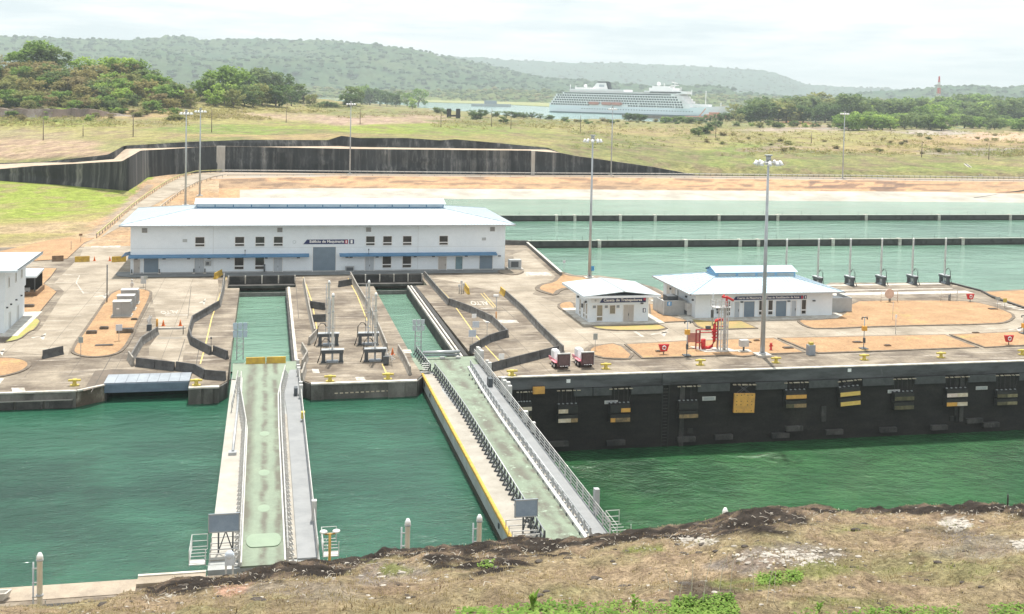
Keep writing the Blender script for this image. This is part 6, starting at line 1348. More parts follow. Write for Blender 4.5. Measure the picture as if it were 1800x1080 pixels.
pole_thing('utility_post', 'post', 'grey post with box in front of the machine room left corner', 1252, 572, 5.0, .09, greym, lambda o, H_: MB().m(galvd).box(-.25, .1, -.2, .1, 1.2, 2.4).build('meter_box', o))
for (x, y, lab) in ((1167, 625, 'red life ring station on the front lawn left of the red pipework'), (1774, 608, 'red life ring station on the front lawn at the far right'), (1706, 532, 'red life ring station at the top right corner of the big lawn')):
    p = G(x, y); o = empty('life_ring_station', p, 0, lab, 'life ring station', 'red life ring stations'); b = MB().m(redm); b.add([(-.75, 0, 1.5), (.75, 0, 1.5), (.45, 0, .55), (-.45, 0, .55), (-.75, .3, 1.5), (.75, .3, 1.5), (.45, .3, .55), (-.45, .3, .55)], [(0, 3, 2, 1), (4, 5, 6, 7), (0, 1, 5, 4), (2, 3, 7, 6), (1, 2, 6, 5), (3, 0, 4, 7)]); b.build('red_board', o)
    MB().m(lettm).tube([(.24*math.cos(2*pi*i/16), -.06, 1.05+.24*math.sin(2*pi*i/16)) for i in range(17)], .07, 6).build('life_ring', o); MB().m(galvd).box(-.05, .05, .1, .2, 0, .6).build('post', o)
for (x, y, lab) in ((1355, 617, 'red fire hydrant on the lawn just right of the tall mast'),):
    p = G(x, y); o = empty('fire_hydrant', p, 0, lab, 'hydrant'); MB().m(redm).tube([(0, 0, 0), (0, 0, .15), (0, 0, .16), (0, 0, .85), (0, 0, 1.0), (0, 0, 1.15)], [.25, .25, .15, .15, .2, .06], 10).build('barrel', o); MB().m(redm).tube([(-.3, 0, .7), (.3, 0, .7)], .09, 8).build('outlet', o)
# goal-like grey pipe racks on the big lawn
for (x, y, lab, c_) in ((1563, 532, 'low pipe rack with a round pinkish hatch on the big lawn', 1), (1668, 530, 'low white pipe rack without hatch on the big lawn', 0)):
    p = G(x, y); o = empty('pipe_rack', p, 0, lab, 'pipe rack'); b = MB().m(whitest if not c_ else mat('pinkish_grey_paint', (.55, .45, .40), None, 1)); 
    b.tube([(-1.6, 0, 0), (-1.6, 0, 2.0), (-.9, 0, 2.0)], .06, 5); b.tube([(1.6, 0, 0), (1.6, 0, 2.0), (.9, 0, 2.0)], .06, 5); b.tube([(-1.6, 0, .9), (-.5, 0, 1.0)], .05, 5); b.tube([(1.6, 0, .9), (.5, 0, 1.0)], .05, 5); b.build('frame', o)
    b = MB().m(galvd); b.tube([(0, 0, 0), (0, 0, 1.2)], .1, 6); b.tube([(.25, 0, 0), (.25, 0, 1.4)], .06, 5); b.build('stand_pipe', o)
    if c_: MB().m(mat('faded_pink_hatch', (.62, .46, .38), None, 1)).tube([(0, -.1, 1.55), (0, .1, 1.55)], .85, 14).build('round_hatch', o)
    MB().m(galvd).box(-1.8, 1.8, -.3, .3, 0, .06).build('base', o)
# ================================================================== TRANSFORMERS
tf = empty('transformer', (0, 0, 0)); tag(tf, 'x', 'transformer')
b = MB().m(mat('transformer_grey', (.36, .37, .37), (.3, .31, .31), 1, .55)); b.box(-1.25, 1.25, -.9, .9, .28, 2.35); b.build('cabinet', tf)
b = MB().m(mat('transformer_lid', (.5, .51, .5), None, 1)); b.box(-1.32, 1.32, -.97, .97, 2.35, 2.45); b.build('lid', tf)
b = MB().m(greym)
for i in range(9): b.box(1.25, 1.42, -.8+i*.19, -.74+i*.19, .5, 2.1)
b.build('cooling_fins', tf)
MB().m(mat('transformer_seam', (.2, .2, .2))).box(-.01, .01, -.92, -.9, .3, 2.3).build('door_seam', tf); MB().m(lettm).box(-.7, -.3, -.93, -.9, 1.3, 1.5).build('label_plate', tf)
MB().m(copem).box(-1.5, 1.5, -1.2, 1.2, .1, .28).build('plinth', tf)
for i, (x, y, lab) in enumerate(((214.5, 557, 'front one of three grey transformer cabinets on the left lawn'), (221.5, 546, 'middle one of three grey transformer cabinets on the left lawn'), (228, 535, 'rear one of three grey transformer cabinets on the left lawn'))):
    p = G(x, y)
    if i == 0: tf.location = p; tf['label'] = lab; tf['group'] = 'transformer cabinets'
    else: dup(tf, p, 0, lab, 'transformer cabinets')
for (x, y, w, d, h_, lab) in ((161, 588, 1.4, .7, .35, 'dark manhole box on the lower part of the transformer lawn'), (183, 580, 1.2, .6, .3, 'dark manhole box in the middle of the transformer lawn'), (236, 564, .9, .5, .2, 'small dark cover at the right edge of the transformer lawn'), (183, 609, 2.4, .9, .03, 'flat brown hatch near the lower end of the transformer lawn'), (220, 586, 2.2, 1.1, .5, 'grey slatted crate frame at the lower right of the transformer lawn'), (51, 541, 1.5, .8, .3, 'oval brown cover on the lawn beside the left building'), (1330, 601, .8, .4, .15, 'small dark drain cover on the front lawn left of the mast'), (1160, 620, 1.2, .6, .12, 'brown flat cover on the front lawn beside the drain strip'), (1385, 614, 1.4, .8, .12, 'stacked dark flat covers on the lawn right of the hydrant'), (1507, 604, 1.3, .7, .12, 'dark flat cover on the lawn left of the camera pole'), (1560, 610, .9, .5, .15, 'small dark cover on the lawn right of the camera pole'), (1745, 545, 1.4, .8, .1, 'dark flat cover at the right end of the big lawn'), (1715, 587, 1.0, .5, .1, 'small cover at the top of the rightmost front lawn'), (1330-15, 560+44, .9, .5, .12, 'second dark cover left of the tall mast')):
    p = G(x, y); o = empty('ground_hatch', p, 0, lab, 'hatch'); MB().m(brownt if h_ < .2 else kerbm).box(-w/2, w/2, -d/2, d/2, .1, .1+h_+.05).build('box', o); MB().m(darkc).box(-w/2+.1, w/2-.1, -d/2+.08, d/2-.08, .1+h_+.05, .1+h_+.09).build('lid', o)
p = G(1307, 619); o = empty('valve_box', p, 0, 'white valve box on a stand right of the white ladder tower', 'valve box'); MB().m(whitest).box(-.6, .6, -.4, .4, .8, 1.7).build('box', o); MB().m(galvd).box(-.1, .1, -.1, .1, .1, .8).build('stand', o); MB().m(copem).box(-1, 1, -.7, .7, .1, .2).build('base', o)
p = G(1425, 624); o = empty('control_cabinet', p, 0, 'light blue grey cabinet with yellow top at the kerb right of the mast', 'cabinet'); MB().m(steelb).box(-.5, .5, -.4, .4, 0, 1.4).build('body', o); MB().m(byel).box(-.3, .3, -.2, .2, 1.4, 1.75).build('beacon', o)
# ================================================================== RED PIPEWORK AND WHITE LADDER TOWER
a = G(1212, 612); c = G(1284, 619)
MB().m(copem).prism([(a.x, a.y+.2), (a.x+1.0, a.y-3.4), (c.x+1, c.y-.5), (c.x+.3, c.y+1.6)], 0, .2).build('concrete_pad', kind='structure')
p = G(1243, 616); o = empty('fire_pump_pipework', p, 0, 'bright red fire water pipework left of the white ladder tower', 'pipework')
b = MB().m(redm); b.tube([(-.6, 0, .9), (-.5, 0, .45), (.1, 0, .35), (.7, 0, .55), (1.0, 0, 1.3), (1.0, 0, 3.6), (1.15, 0, 4.1), (1.6, 0, 4.25), (2.9, 0, 4.25)], .22, 10); b.build('main_pipe', o)
b = MB().m(redm); b.tube([(-.6, 0, .3), (-.6, 0, 1.6)], .32, 10); b.build('vessel', o)
mat('dark_red_paint', (.30, .04, .04), None, 1)
for (xa, xb, zz) in ((-1.75, -1.62, 2.9), (-1.2, -1.05, 2.8), (1.4, 1.56, 4.2)): MB().m(MC['dark_red_paint']).box(xa, xb, -.1, .1, .2, zz).build('support_post', o)
b = MB().m(redm); b.tube([(-1.7, 0, 2.9), (.9, 0, 2.95)], .08, 6); b.tube([(-1.1, 0, 2.5), (.9, 0, 2.5)], .07, 6); b.tube([(.9, 0, 3.3), (1.5, 0, 3.3), (3.0, 0, 3.3)], .09, 6); b.tube([(-1.7, 0, 1.1), (-.6, 0, 1.1)], .08, 6); b.build('branch_pipe', o)
for z in (1.7, 2.2, 2.6): MB().m(redm).tube([(1.0, 0, z), (1.0, 0, z+.14)], .38, 10).build('flange', o)
MB().m(galvd).box(-.3, .4, -.15, .15, 3.0, 3.4).build('control_head', o)
p2 = G(1219, 613); o2 = empty('notice_board', p2, 0, 'faded pink board on two legs left of the red pipework', 'board'); MB().m(mat('faded_pink_board', (.48, .25, .20), (.4, .2, .17), 1)).box(-.9, .9, -.05, .05, .9, 2.2).build('board', o2); MB().m(galvd).box(-.9, -.8, -.05, .05, 0, .9).build('leg', o2); MB().m(galvd).box(.8, .9, -.05, .05, 0, .9).build('leg', o2)
p = G(1270, 617); o = empty('ladder_tower', p, 0, 'white ladder tower topped by a red water cannon', 'tower'); Ht = 7.0
b = MB().m(whitest)
for x in (-.5, .5):
    for y in (-.45, .45): b.box(x-.06, x+.06, y-.06, y+.06, .2, Ht)
b.build('frame', o); b = MB().m(whitest)
for i in range(16): z = .5+i*.41; b.box(-.5, .5, -.48, -.42, z, z+.05)
b.box(-.22, -.16, -.52, -.46, .2, Ht); b.box(.16, .22, -.52, -.46, .2, Ht); b.build('ladder', o)
b = MB().m(whitest)
for i in range(7): z = .3+i*.95; b.bar((.5, -.45, z), (.5, .45, z+.9), .05); b.bar((-.5, .45, z), (.5, .45, z+.9), .05)
b.build('bracing', o)
b = MB().m(whitest); b.box(-1.6, .9, -.8, .8, Ht-.9, Ht-.82)
for z in (Ht-.4, Ht+.05): b.box(-1.6, .9, -.83, -.78, z, z+.05); b.box(-1.62, -1.57, -.8, .8, z, z+.05); b.box(-1.6, .9, .78, .83, z, z+.05)
for x in (-1.6, -.8, 0, .85): b.box(x-.03, x+.03, -.83, -.77, Ht-.85, Ht+.1); b.box(x-.03, x+.03, .77, .83, Ht-.85, Ht+.1)
b.build('platform', o)
b = MB().m(redm); b.tube([(.4, 0, Ht-.8), (.4, 0, Ht+.35)], .16, 8); b.tube([(-.2, 0, Ht+.5), (.4, 0, Ht+.5), (1.3, -.3, Ht+.05)], .17, 8); b.tube([(-.3, 0, Ht+.5), (.1, .2, Ht+.75)], .12, 6); b.build('water_cannon', o)
b = MB().m(whitest); b.tube([(.25, 0, .2), (.25, 0, Ht-.8)], .22, 10); b.build('riser_pipe', o)
# ================================================================== TRAILERS
tr = empty('equipment_trailer', (0, 0, 0)); tag(tr, 'x', 'trailer')
b = MB().m(pinkm); b.box(-.75, .75, -.2, 4.6, .62, .95); b.box(-.78, -.7, -.2, 4.6, .95, 1.12); b.box(-.12, .12, 4.6, 5.6, .62, .8); b.build('chassis', tr)
b = MB().m(maroon); b.box(-.95, .95, -.42, -.2, .5, 2.35); b.build('rear_panel', tr); b = MB().m(whitest); b.box(-1.0, 1.0, -.5, -.15, 2.35, 2.5); b.box(.95, 1.02, -.45, -.2, .5, 2.35); b.build('panel_edge', tr)
b = MB().m(mat('dusty_centre_panel', (.15, .09, .09), (.1, .06, .06), 3)).box(-.8, .8, -.44, -.42, .8, 2.2); b.build('inset', tr)
for x in (-.45, -.1, .3, .6): MB().m(lettm).box(x-.11, x+.11, -.46, -.43, .53, .63).build('reflector', tr)
b = MB().m(tankw); b.box(-.7, .2, 2.1, 3.7, .95, 2.2); b.box(-.6, .1, 2.2, 3.6, 2.2, 2.35); b.build('generator_box', tr); b = MB().m(greym); b.box(.25, .65, 1.6, 3.4, .95, 1.7); b.build('tool_box', tr)
b = MB().m(tankw); b.add([(-.6, .1, .95), (.7, .1, .95), (.7, 1.6, .95), (-.6, 1.6, .95), (-.6, .1, 2.2), (.7, .1, 2.2), (.7, .9, 2.2), (-.6, .9, 2.2)], [(0, 1, 5, 4), (1, 2, 6, 5), (2, 3, 7, 6), (3, 0, 4, 7), (4, 5, 6, 7)]); b.build('hopper', tr)
for sx_ in (-.95, .95):
    for y in (.9, 1.9): 
        w_ = MB().m(blackr); w_.tube([(sx_-.13, y, .42), (sx_+.13, y, .42)], .42, 14); wo_ = w_.build('wheel', tr); MB().m(lettm).tube([(sx_-.145, y, .42), (sx_+.145, y, .42)], .2, 10).build('rim', wo_)
    MB().m(pinkm).box(sx_-.2, sx_+.2, .3, 2.5, .9, .98).build('mudguard', tr)
p = G(990, 651); tr.location = (p.x+.05, p.y+.4, 0); tr['label'] = 'left pink and white equipment trailer with dark maroon rear panel'; tr['group'] = 'equipment trailers'; tr.rotation_euler = (0, 0, .06); tr.scale = (.86, .86, .86)
p = G(1032, 648); dup(tr, (p.x+.05, p.y+.4, 0), .06, 'right pink and white equipment trailer beside the front lawn end', 'equipment trailers')
# ================================================================== SMALL PLATFORM OBJECTS
def cone(x, y, lab, h_=.9, mt=None):
    p = G(x, y); o = empty('traffic_cone', p, 0, lab, 'cone', 'traffic cones'); MB().m(mt or mat('cone_orange', (.75, .2, .05), None, 1)).tube([(0, 0, .05), (0, 0, h_)], .22, 10, r2=.04).build('cone', o); MB().m(mt or mat('cone_orange', (.75, .2, .05))).box(-.28, .28, -.28, .28, 0, .06).build('foot', o)
for (x, y, lab) in ((690, 624, 'orange cone right of the lifting frames on the middle pier'), (166, 459, 'small cone between the yellow barriers, left one'), (193, 459, 'small cone between the yellow barriers, right one'), (287, 573, 'slim cone at the left of the ramp head'), (317, 573, 'slim cone at the right of the ramp head')): cone(x, y, lab)
for (x, y, lab) in ((872, 560, 'white topped lamp post by the bent barrier row'), ): 
    pole_thing('lamp_post', 'lamp post', lab, x, y, 3.6, .06, galv, lambda o, H_: MB().m(lampm).box(-.5, .3, -.25, .2, H_-.15, H_+.1).build('lamp_head', o))
pole_thing('lamp_post', 'lamp post', 'short lamp post left of the barrier bend near the two pale signs', 856, 589, 1.8, .04, galv, lambda o, H_: MB().m(lampm).box(-.25, .25, -.15, .15, H_-.05, H_+.15).build('lamp_head', o))
pole_thing('sensor_post', 'post', 'orange sleeved sensor post at the barrier bend', 872, 563, 1.3, .12, mat('orange_sleeve', (.6, .3, .12), None, 1)); pole_thing('sensor_post', 'post', 'brown round post left of the ramp head', 276, 579, 1.5, .17, mat('rusty_orange_post', (.55, .28, .06), None, 1))
pole_thing('sensor_post', 'post', 'thin black topped post by the first gate barrier row', 371, 618, 1.8, .04, galvd, lambda o, H_: MB().m(galvd).sphere((0, 0, H_), .14, 6, 4).build('sensor', o))
p = G(811, 516); o = empty('sensor_cluster', p, 0, 'cluster of white posts beside the short yellow barrier', 'sensor'); b = MB().m(whitest)
for (x, y, h_) in ((0, 0, 2.3), (.4, .3, 1.8), (-.35, .2, 1.6)): b.tube([(x, y, 0), (x, y, h_)], .09, 6); b.box(x-.18, x+.18, y-.12, y+.12, h_-.5, h_-.1)
b.build('posts', o)
p = G(232, 513); o = empty('sensor_cluster', p, 0, 'white statue like sensor mast at the top of the transformer lawn', 'sensor'); b = MB().m(whitest)
b.tube([(0, 0, 0), (0, 0, 1.9)], .12, 6); b.box(-.25, .25, -.15, .15, 1.0, 1.5); b.sphere((0, 0, 1.95), .2, 7, 5); b.build('mast', o)
p = G(266, 578); o = empty('folding_gate', p, 0, 'folded white and dark lattice gate left of the ramp head', 'gate'); b = MB().m(whitest)
for i in range(6): x = -.5+.35*(i % 2); y = -.9+i*.55; b.bar((x, y, 0), (x+.35*(1 if i % 2 == 0 else -1), y+.55, 1.5), .09); b.bar((x, y, 1.5), (x+.35*(1 if i % 2 == 0 else -1), y+.55, 0), .09)
b.build('lattice', o); MB().m(galvd).box(-.5, .2, -1.6, -1.3, 0, .9).build('foot', o)
p = G(680, 637); o = empty('folding_gate', p, 0, 'tangle of white railings and pipes right of the front lifting frame', 'railing'); b = MB().m(whitest)
for i in range(7): x = -.5+i*.16; y = 1.6-i*.55; b.tube([(x, y, 0), (x, y, 1.2+.5*(i % 2))], .05, 5); b.tube([(x, y, 1.2), (x+.16, y-.55, 1.5-.4*(i % 2))], .05, 5); b.tube([(x, y, .6), (x+.4, y-.2, .9)], .05, 5)
b.build('rails', o); MB().m(galvd).box(-.6, .1, -1.6, -1.1, .1, 1.1).build('valve_block', o)
p = G(300, 578); o = empty('ramp_threshold', p, 0, 'low concrete step across the ramp between the slim cones', 'ramp step'); MB().m(copem).box(-2.1, 2.1, -.2, .2, 0, .18).build('step', o); MB().m(barrm).box(-1.8, 1.8, -.6, -.25, 0, .05).build('grate', o)
MB().m(mat('ramp_dark_line', (.25, .22, .18))).sheet(pxpoly([(278, 592), (320, 593), (319, 596), (276, 596)]), .014).build('ramp_strip', kind='structure')
pole_thing('ramp_post', 'post', 'dark short rail beside the right of the ramp head', 322, 588, 1.2, .06, galvd)
# guard rail and small brown fence at the left
o = empty('guard_rail', (0, 0, 0), 0, 'grey guard rail on posts behind the left building', 'guard rail'); A = G(-40, 458); B = G(44, 458); b = MB().m(mat('guard_rail_grey', (.35, .34, .32))); b.box(A.x, B.x, A.y-.05, A.y+.05, .75, 1.1); b.build('rail', o)
for i in range(6): x = A.x+(B.x-A.x)*i/5; MB().m(galvd).box(x-.07, x+.07, A.y, A.y+.15, 0, 1.0).build('post', o)
def guard(name, P, lab, mt, h=.8, step=4.0, z=None):
    pts = [hit(x, y) if z is None else G(x, y, z) for x, y in P]; pts = [q for q in pts if q]
    o = empty(name, (0, 0, 0), 0, lab, 'guard rail'); b = MB().m(mt)
    for a, c in zip(pts, pts[1:]):
        b.bar(a+Vector((0, 0, h)), c+Vector((0, 0, h)), .10, .34)
    b.build('rail', o); me = MB().m(galvd).box(-.07, .07, -.07, .07, 0, h+.1).mesh('post'); L = 0; nx = 0; k = 0
    for a, c in zip(pts, pts[1:]):
        l = (c-a).length
        while nx <= L+l and k < 290: inst('post', me, o, a.lerp(c, (nx-L)/l)); nx += step; k += 1
        L += l
    return o
def dense(P, n=8):
    R = []
    for a, c in zip(P, P[1:]):
        for i in range(n): R.append((a[0]+(c[0]-a[0])*i/n, a[1]+(c[1]-a[1])*i/n))
    return R+[P[-1]]
guard('guard_rail', dense([(170, 419), (197, 396), (232, 366), (262, 344), (292, 324), (316, 313), (345, 305.5), (390, 303.5)], 4), 'yellow green guard rail along the left side of the sloping lane', mat('yellow_green_rail', (.62, .60, .22), (.5, .48, .25), 1, .6), 1.0, 4)
guard('guard_rail', dense([(262, 385), (290, 362), (318, 340), (345, 325), (372, 316), (398, 311)], 4), 'pale guard rail along the right side of the sloping lane behind the roof', mat('pale_rail', (.62, .56, .48), None, 1, .6), .9, 5)
o = guard('guard_rail', [(390, 303.5), (500, 304), (700, 306), (940, 308), (1222, 309.5), (1500, 312), (1900, 317)], 'long pale guard rail along the road at the foot of the retaining wall', mat('long_pale_rail', (.72, .70, .66), None, 1, .6), .9, 2.4, 2.65)
o = guard('guard_rail', [(400, 309.5), (616, 309), (940, 311), (1222, 313), (1500, 315.5), (1900, 321)], 'long thin lower kerb rail on the basin side of the far road', mat('kerb_rail', (.55, .50, .44), None, 1, .7), .35, 6, 2.45)
# pipe down the white liner at the far right and chute on the grass
o = empty('drain_pipe', (0, 0, 0), 0, 'dark twin pipe slanting down the white liner at the far right', 'pipe'); A = G(1712, 350, -1.2); B = G(1800, 337, .5)
for d in (0, .9): MB().m(blackr).tube([A+Vector((0, d, .2)), B+Vector((0, d, .3)), B+(B-A)+Vector((0, d, 1))], .28, 6).build('pipe', o)
o = empty('drain_pipe', (0, 0, 0), 0, 'pale concrete drain chute down the grassy slope at the far right', 'drain'); A = hit(1697, 289); B = hit(1724, 309)
if A and B: MB().m(copem).bar(A+Vector((0, 0, .1)), B+Vector((0, 0, .1)), 1.6, .3).build('chute', o); MB().m(darkc).bar(A+Vector((0, 0, .3)), B+Vector((0, 0, .3)), .6, .1).build('channel', o)
# near lock wall at the lower left: parapet, channel
o = empty('near_wall_block', (0, 0, 0), 0, 'raised tan concrete block wall at the lower left edge of the water', 'wall'); a = G(250, 1020, 0); c = G(372, 1012, 0)
MB().m(mat('tan_block_concrete', (.40, .34, .27), (.30, .25, .19), .6, .9, bump=.02, grain=.2)).box(-8.6, -3.95, 81.6, 83.0, -4, .25).build('block', o); MB().m(copem).box(-8.6, -3.95, 82.75, 83.05, .25, .33).build('coping', o)
MB().m(mat('tan_strip', (.42, .35, .27), (.3, .25, .2), .6, .9, grain=.2)).box(-60, -8.6, 80.6, 82.9, -1, .05).build('tan_strip', kind='structure'); MB().m(blackr).box(-60, -11.2, 78.6, 79.9, 0, .012).build('dark_channel', kind='structure')
o = empty('yellow_block', G(256, 1047, .3), 0, 'small yellow painted block at the end of the near wall', 'block'); MB().m(byel).add([(-.4, -.3, 0), (.4, -.3, 0), (.4, .3, 0), (-.4, .3, 0), (0, 0, .35)], [(3, 2, 1, 0), (0, 1, 4), (1, 2, 4), (2, 3, 4), (3, 0, 4)]).build('block', o)
p = G(1, 1053, .1); o = empty('concrete_tub', p, 0, 'pale curved concrete tub at the far lower left corner', 'tub'); b = MB().m(copem)
b.add([(-1.3, -.6, 0), (.4, -.6, 0), (.8, .5, .0), (-1.3, .6, 0), (-1.3, -.7, .8), (.7, -.6, .8), (1.1, .6, .8), (-1.3, .7, .8), (-1.3, -.5, .8), (.5, -.45, .8), (.85, .45, .8), (-1.3, .55, .8), (-1.3, -.4, .3), (.3, -.35, .3), (.6, .3, .3), (-1.3, .4, .3)], [(0, 1, 5, 4), (1, 2, 6, 5), (2, 3, 7, 6), (4, 5, 9, 8), (5, 6, 10, 9), (6, 7, 11, 10), (8, 9, 13, 12), (9, 10, 14, 13), (10, 11, 15, 14), (12, 13, 14, 15)]); b.build('tub', o); o.scale = (.6, .6, .6)
# yellow twin lamp on the bank edge
q = None
p = G(580, 935, 5.6); o = empty('twin_lamp', (p.x, p.y, 0), 0, 'orange lamp post with two white heads standing between the gates on the near bank', 'lamp post'); ob = mat('orange_brown_post', (.50, .30, .05), (.4, .24, .05), 2, .6)
MB().m(ob).tube([(0, 0, 0), (0, 0, 5.5)], .09, 8).build('post', o); MB().m(greym).box(-.16, .16, -.2, -.06, 3.2, 3.6).build('control_box', o); MB().m(ob).tube([(-.35, 0, 5.45), (.35, 0, 5.45)], .05, 6).build('arm', o)
for s_ in (-1, 1):
    l = MB().m(lampm); l.sphere((s_*.42, 0, 5.62), .27, 10, 6, .42); l.build('lamp_head', o)
p = G(400, 1000, 0); o = empty('site_lamp', (-2.3, 82.1, 0), 0, 'white rounded lamp housing on two legs at the end of the first gate', 'lamp'); b = MB().m(mat('bluish_white_shell', (.58, .64, .72), None, 1, .4)); b.box(-.32, .32, -.2, .2, 1.0, 1.75); b.sphere((0, 0, 1.7), .33, 10, 6); b.build('housing', o); MB().m(whitest).box(-.3, -.18, -.08, .08, 0, 1.0).build('leg', o); MB().m(whitest).box(.18, .3, -.08, .08, 0, 1.0).build('leg', o)
# ================================================================== VEGETATION
fol = {'olive': foliage('olive_foliage', (.085, .10, .032), (.21, .215, .08)), 'green': foliage('green_foliage', (.055, .10, .02), (.17, .25, .06)), 'bright': foliage('bright_foliage', (.10, .17, .03), (.26, .34, .08)),
       'dark': foliage('dark_foliage', (.032, .062, .022), (.09, .135, .045)), 'dry': foliage('dry_foliage', (.10, .085, .04), (.21, .175, .085)), 'mid': foliage('mid_foliage', (.05, .085, .03), (.14, .18, .065)),
       'yellow': foliage('yellow_scrub', (.10, .095, .035), (.24, .21, .085)), 'palm': foliage('palm_foliage', (.045, .07, .025), (.13, .17, .06))}
def leafball(mb, c, r, n, s, rnd, flat=.75):
    """leaf-sized faces scattered through a clump"""
    for _ in range(n):
        d = Vector((rnd.gauss(0, 1), rnd.gauss(0, 1), rnd.gauss(0, 1))).normalized()*(r*rnd.random()**.45); d.z *= flat
        p = Vector(c)+d; u = Vector((rnd.gauss(0, 1), rnd.gauss(0, 1), rnd.gauss(0, .5))).normalized(); w = u.cross(Vector((rnd.gauss(0, .6), rnd.gauss(0, .6), 1)).normalized()).normalized()
        a = s*(.6+.8*rnd.random()); b_ = a*(.55+.4*rnd.random())
        o = len(mb.v); mb.v.extend([tuple(p-u*a), tuple(p+w*b_), tuple(p+u*a), tuple(p-w*b_)]); mb.face((o, o+1, o+2, o+3))
def tree_meshes(key, seed, hgt=12, rad=6, clumps=34, per=34, leaf=.42, trunk=.45):
    rnd = random.Random(seed); cr_ = MB().m(fol[key]); tk = MB().m(barkm)
    th = hgt*(.28+.12*rnd.random()); tk.tube([(0, 0, -1), (.1, 0, th*.5), (.2*rnd.random(), .1, th)], [trunk, trunk*.8, trunk*.55], 6)
    cs = []
    for i in range(clumps):
        a = rnd.random()*2*pi; q = rnd.random()**.55; z = rnd.random()
        prof = math.sin(pi*min(1, .18+.82*(1-z)**.8))**.6 if z > .15 else .8
        x = math.cos(a)*q*rad*prof; y = math.sin(a)*q*rad*prof; zz = th*.75+z*(hgt-th*.9)
        cs.append((x, y, zz)); leafball(cr_, (x, y, zz), rad*(.22+.16*rnd.random()), per, leaf*rad/6*1.25, rnd)
    for i in range(7):
        c = cs[i*3 % len(cs)]; tk.tube([(.1, .05, th*(.6+.05*i)), (c[0]*.5, c[1]*.5, (th+c[2])/2), c], [trunk*.45, trunk*.28, trunk*.1], 4, False)
    return cr_.mesh('crown'), tk.mesh('trunk')
TM = {}
for k, n in (('olive', 4), ('green', 4), ('bright', 3), ('dark', 4), ('dry', 3), ('mid', 4)):
    TM[k] = [tree_meshes(k, 100+i*7+len(k), 12, 5.6+1.2*(i % 2), 30+4*i) for i in range(n)]
TM['yel'] = [tree_meshes('yellow', 700+i, 11, 6, 34, 34, .42) for i in range(2)]
TM['bare'] = [tree_meshes('dry', 900+i, 12, 5, 10, 10, .3) for i in range(2)]
rt = random.Random(11)
TREES = {}
def tree(px, py, key, scale, what, group, sxy=1.0, cat='tree', z=None, name='broadleaf_tree'):
    p = hit(px, py, BVP) if z is None else G(px, py, z)
    if p is None: return
    TREES.setdefault((what, group), []).append((px, p, key, scale, sxy, cat, name))
def flush_trees():
    for (what, group), L in TREES.items():
        L.sort(key=lambda q: q[0])
        for i, (px, p, key, s, sxy, cat, name) in enumerate(L):
            cm, tm = rt.choice(TM[key]) if key != 'palm' else rt.choice(PALM)
            lab = f'{ordn(i+1)} from the left of the {what}' if len(L) > 1 else what
            o = empty(name, (p.x, p.y, p.z-.3-1.4*s), rt.random()*6.28, lab, cat, group); o.scale = (s*sxy, s*sxy, s)
            inst('crown', cm, o); inst('trunk', tm, o)
# palms
def palm_mesh(seed):
    rnd = random.Random(seed); t = MB().m(mat('palm_trunk', (.34, .31, .26), (.22, .2, .16), 1, .9)); c = MB().m(fol['palm']); h = 12
    t.tube([(0, 0, -1), (.15, 0, h*.5), (.1+.5*rnd.random(), .2, h)], [.32, .24, .2], 6)
    for i in range(15):
        a = 2*pi*i/15+rnd.random()*.3; up = .3+rnd.random()*1.1; L = 4.2+rnd.random()*.9; prev = Vector((.3, .2, h)); vz = up
        pts = [prev]
        for k in range(5): vz -= .42; prev = prev+Vector((math.cos(a)*L/5, math.sin(a)*L/5, vz*L/5*.8)); pts.append(prev)
        sd_ = Vector((-math.sin(a), math.cos(a), 0)); 
        for k in range(5):
            w0 = .75*math.sin(pi*(k+.4)/5.6)+.1; w1 = .75*math.sin(pi*(k+1.4)/5.6)+.05 if k < 4 else .02
            A, B = pts[k], pts[k+1]; dz = Vector((0, 0, -.3))
            for s_ in (-1, 1): c.add([A, B, B+sd_*w1*s_+dz, A+sd_*w0*s_+dz], [(0, 1, 2, 3)])
    return c.mesh('crown'), t.mesh('trunk')
PALM = [palm_mesh(i) for i in range(4)]
# -- left mound
TOP = [(-200, 85), (0, 92), (20, 92), (45, 95), (110, 104), (140, 112), (190, 108), (230, 106), (262, 116), (285, 130), (310, 152)]
for i in range(46):
    px = -120+i*9.4+rt.uniform(-4, 4); y0 = lerp_list(TOP, px)+34; y1 = 186
    for k in range(2 if i % 2 else 1):
        py = y0+(y1-y0)*rt.random()**1.1 if y1 > y0 else y1
        key = rt.choice(['olive', 'yel', 'yel', 'olive', 'dry', 'mid', 'green'] if px < 180 else ['olive', 'green', 'bright', 'yel', 'mid'])
        tree(px, py, key, rt.uniform(.8, 1.25)*1.05, 'trees covering the left mound', 'trees on the left mound', 1.25)
for (px, key, s) in ((28, 'green', 1.1), (62, 'green', 1.5), (78, 'green', 1.75), (95, 'mid', 1.4), (143, 'bright', 1.0), (200, 'bright', 1.3), (222, 'bright', 1.35), (246, 'green', 1.3), (186, 'bright', 1.1)):
    h_ = None
    for py in range(115, 190, 2):
        h_ = hit(px, py, BVP)
        if h_: break
    tree(px, py+3, key, s*1.15, 'bright green crowns rising above the left mound', 'green crowns on the left mound', 1.1)
for i in range(44):
    px = -60+i*8.6; tree(px, rt.uniform(176, 197), rt.choice(['olive', 'olive', 'mid', 'dry', 'yel', 'green']), rt.uniform(.5, .85), 'bushy trees at the foot of the left mound', 'bushy trees at the mound foot', 1.3)
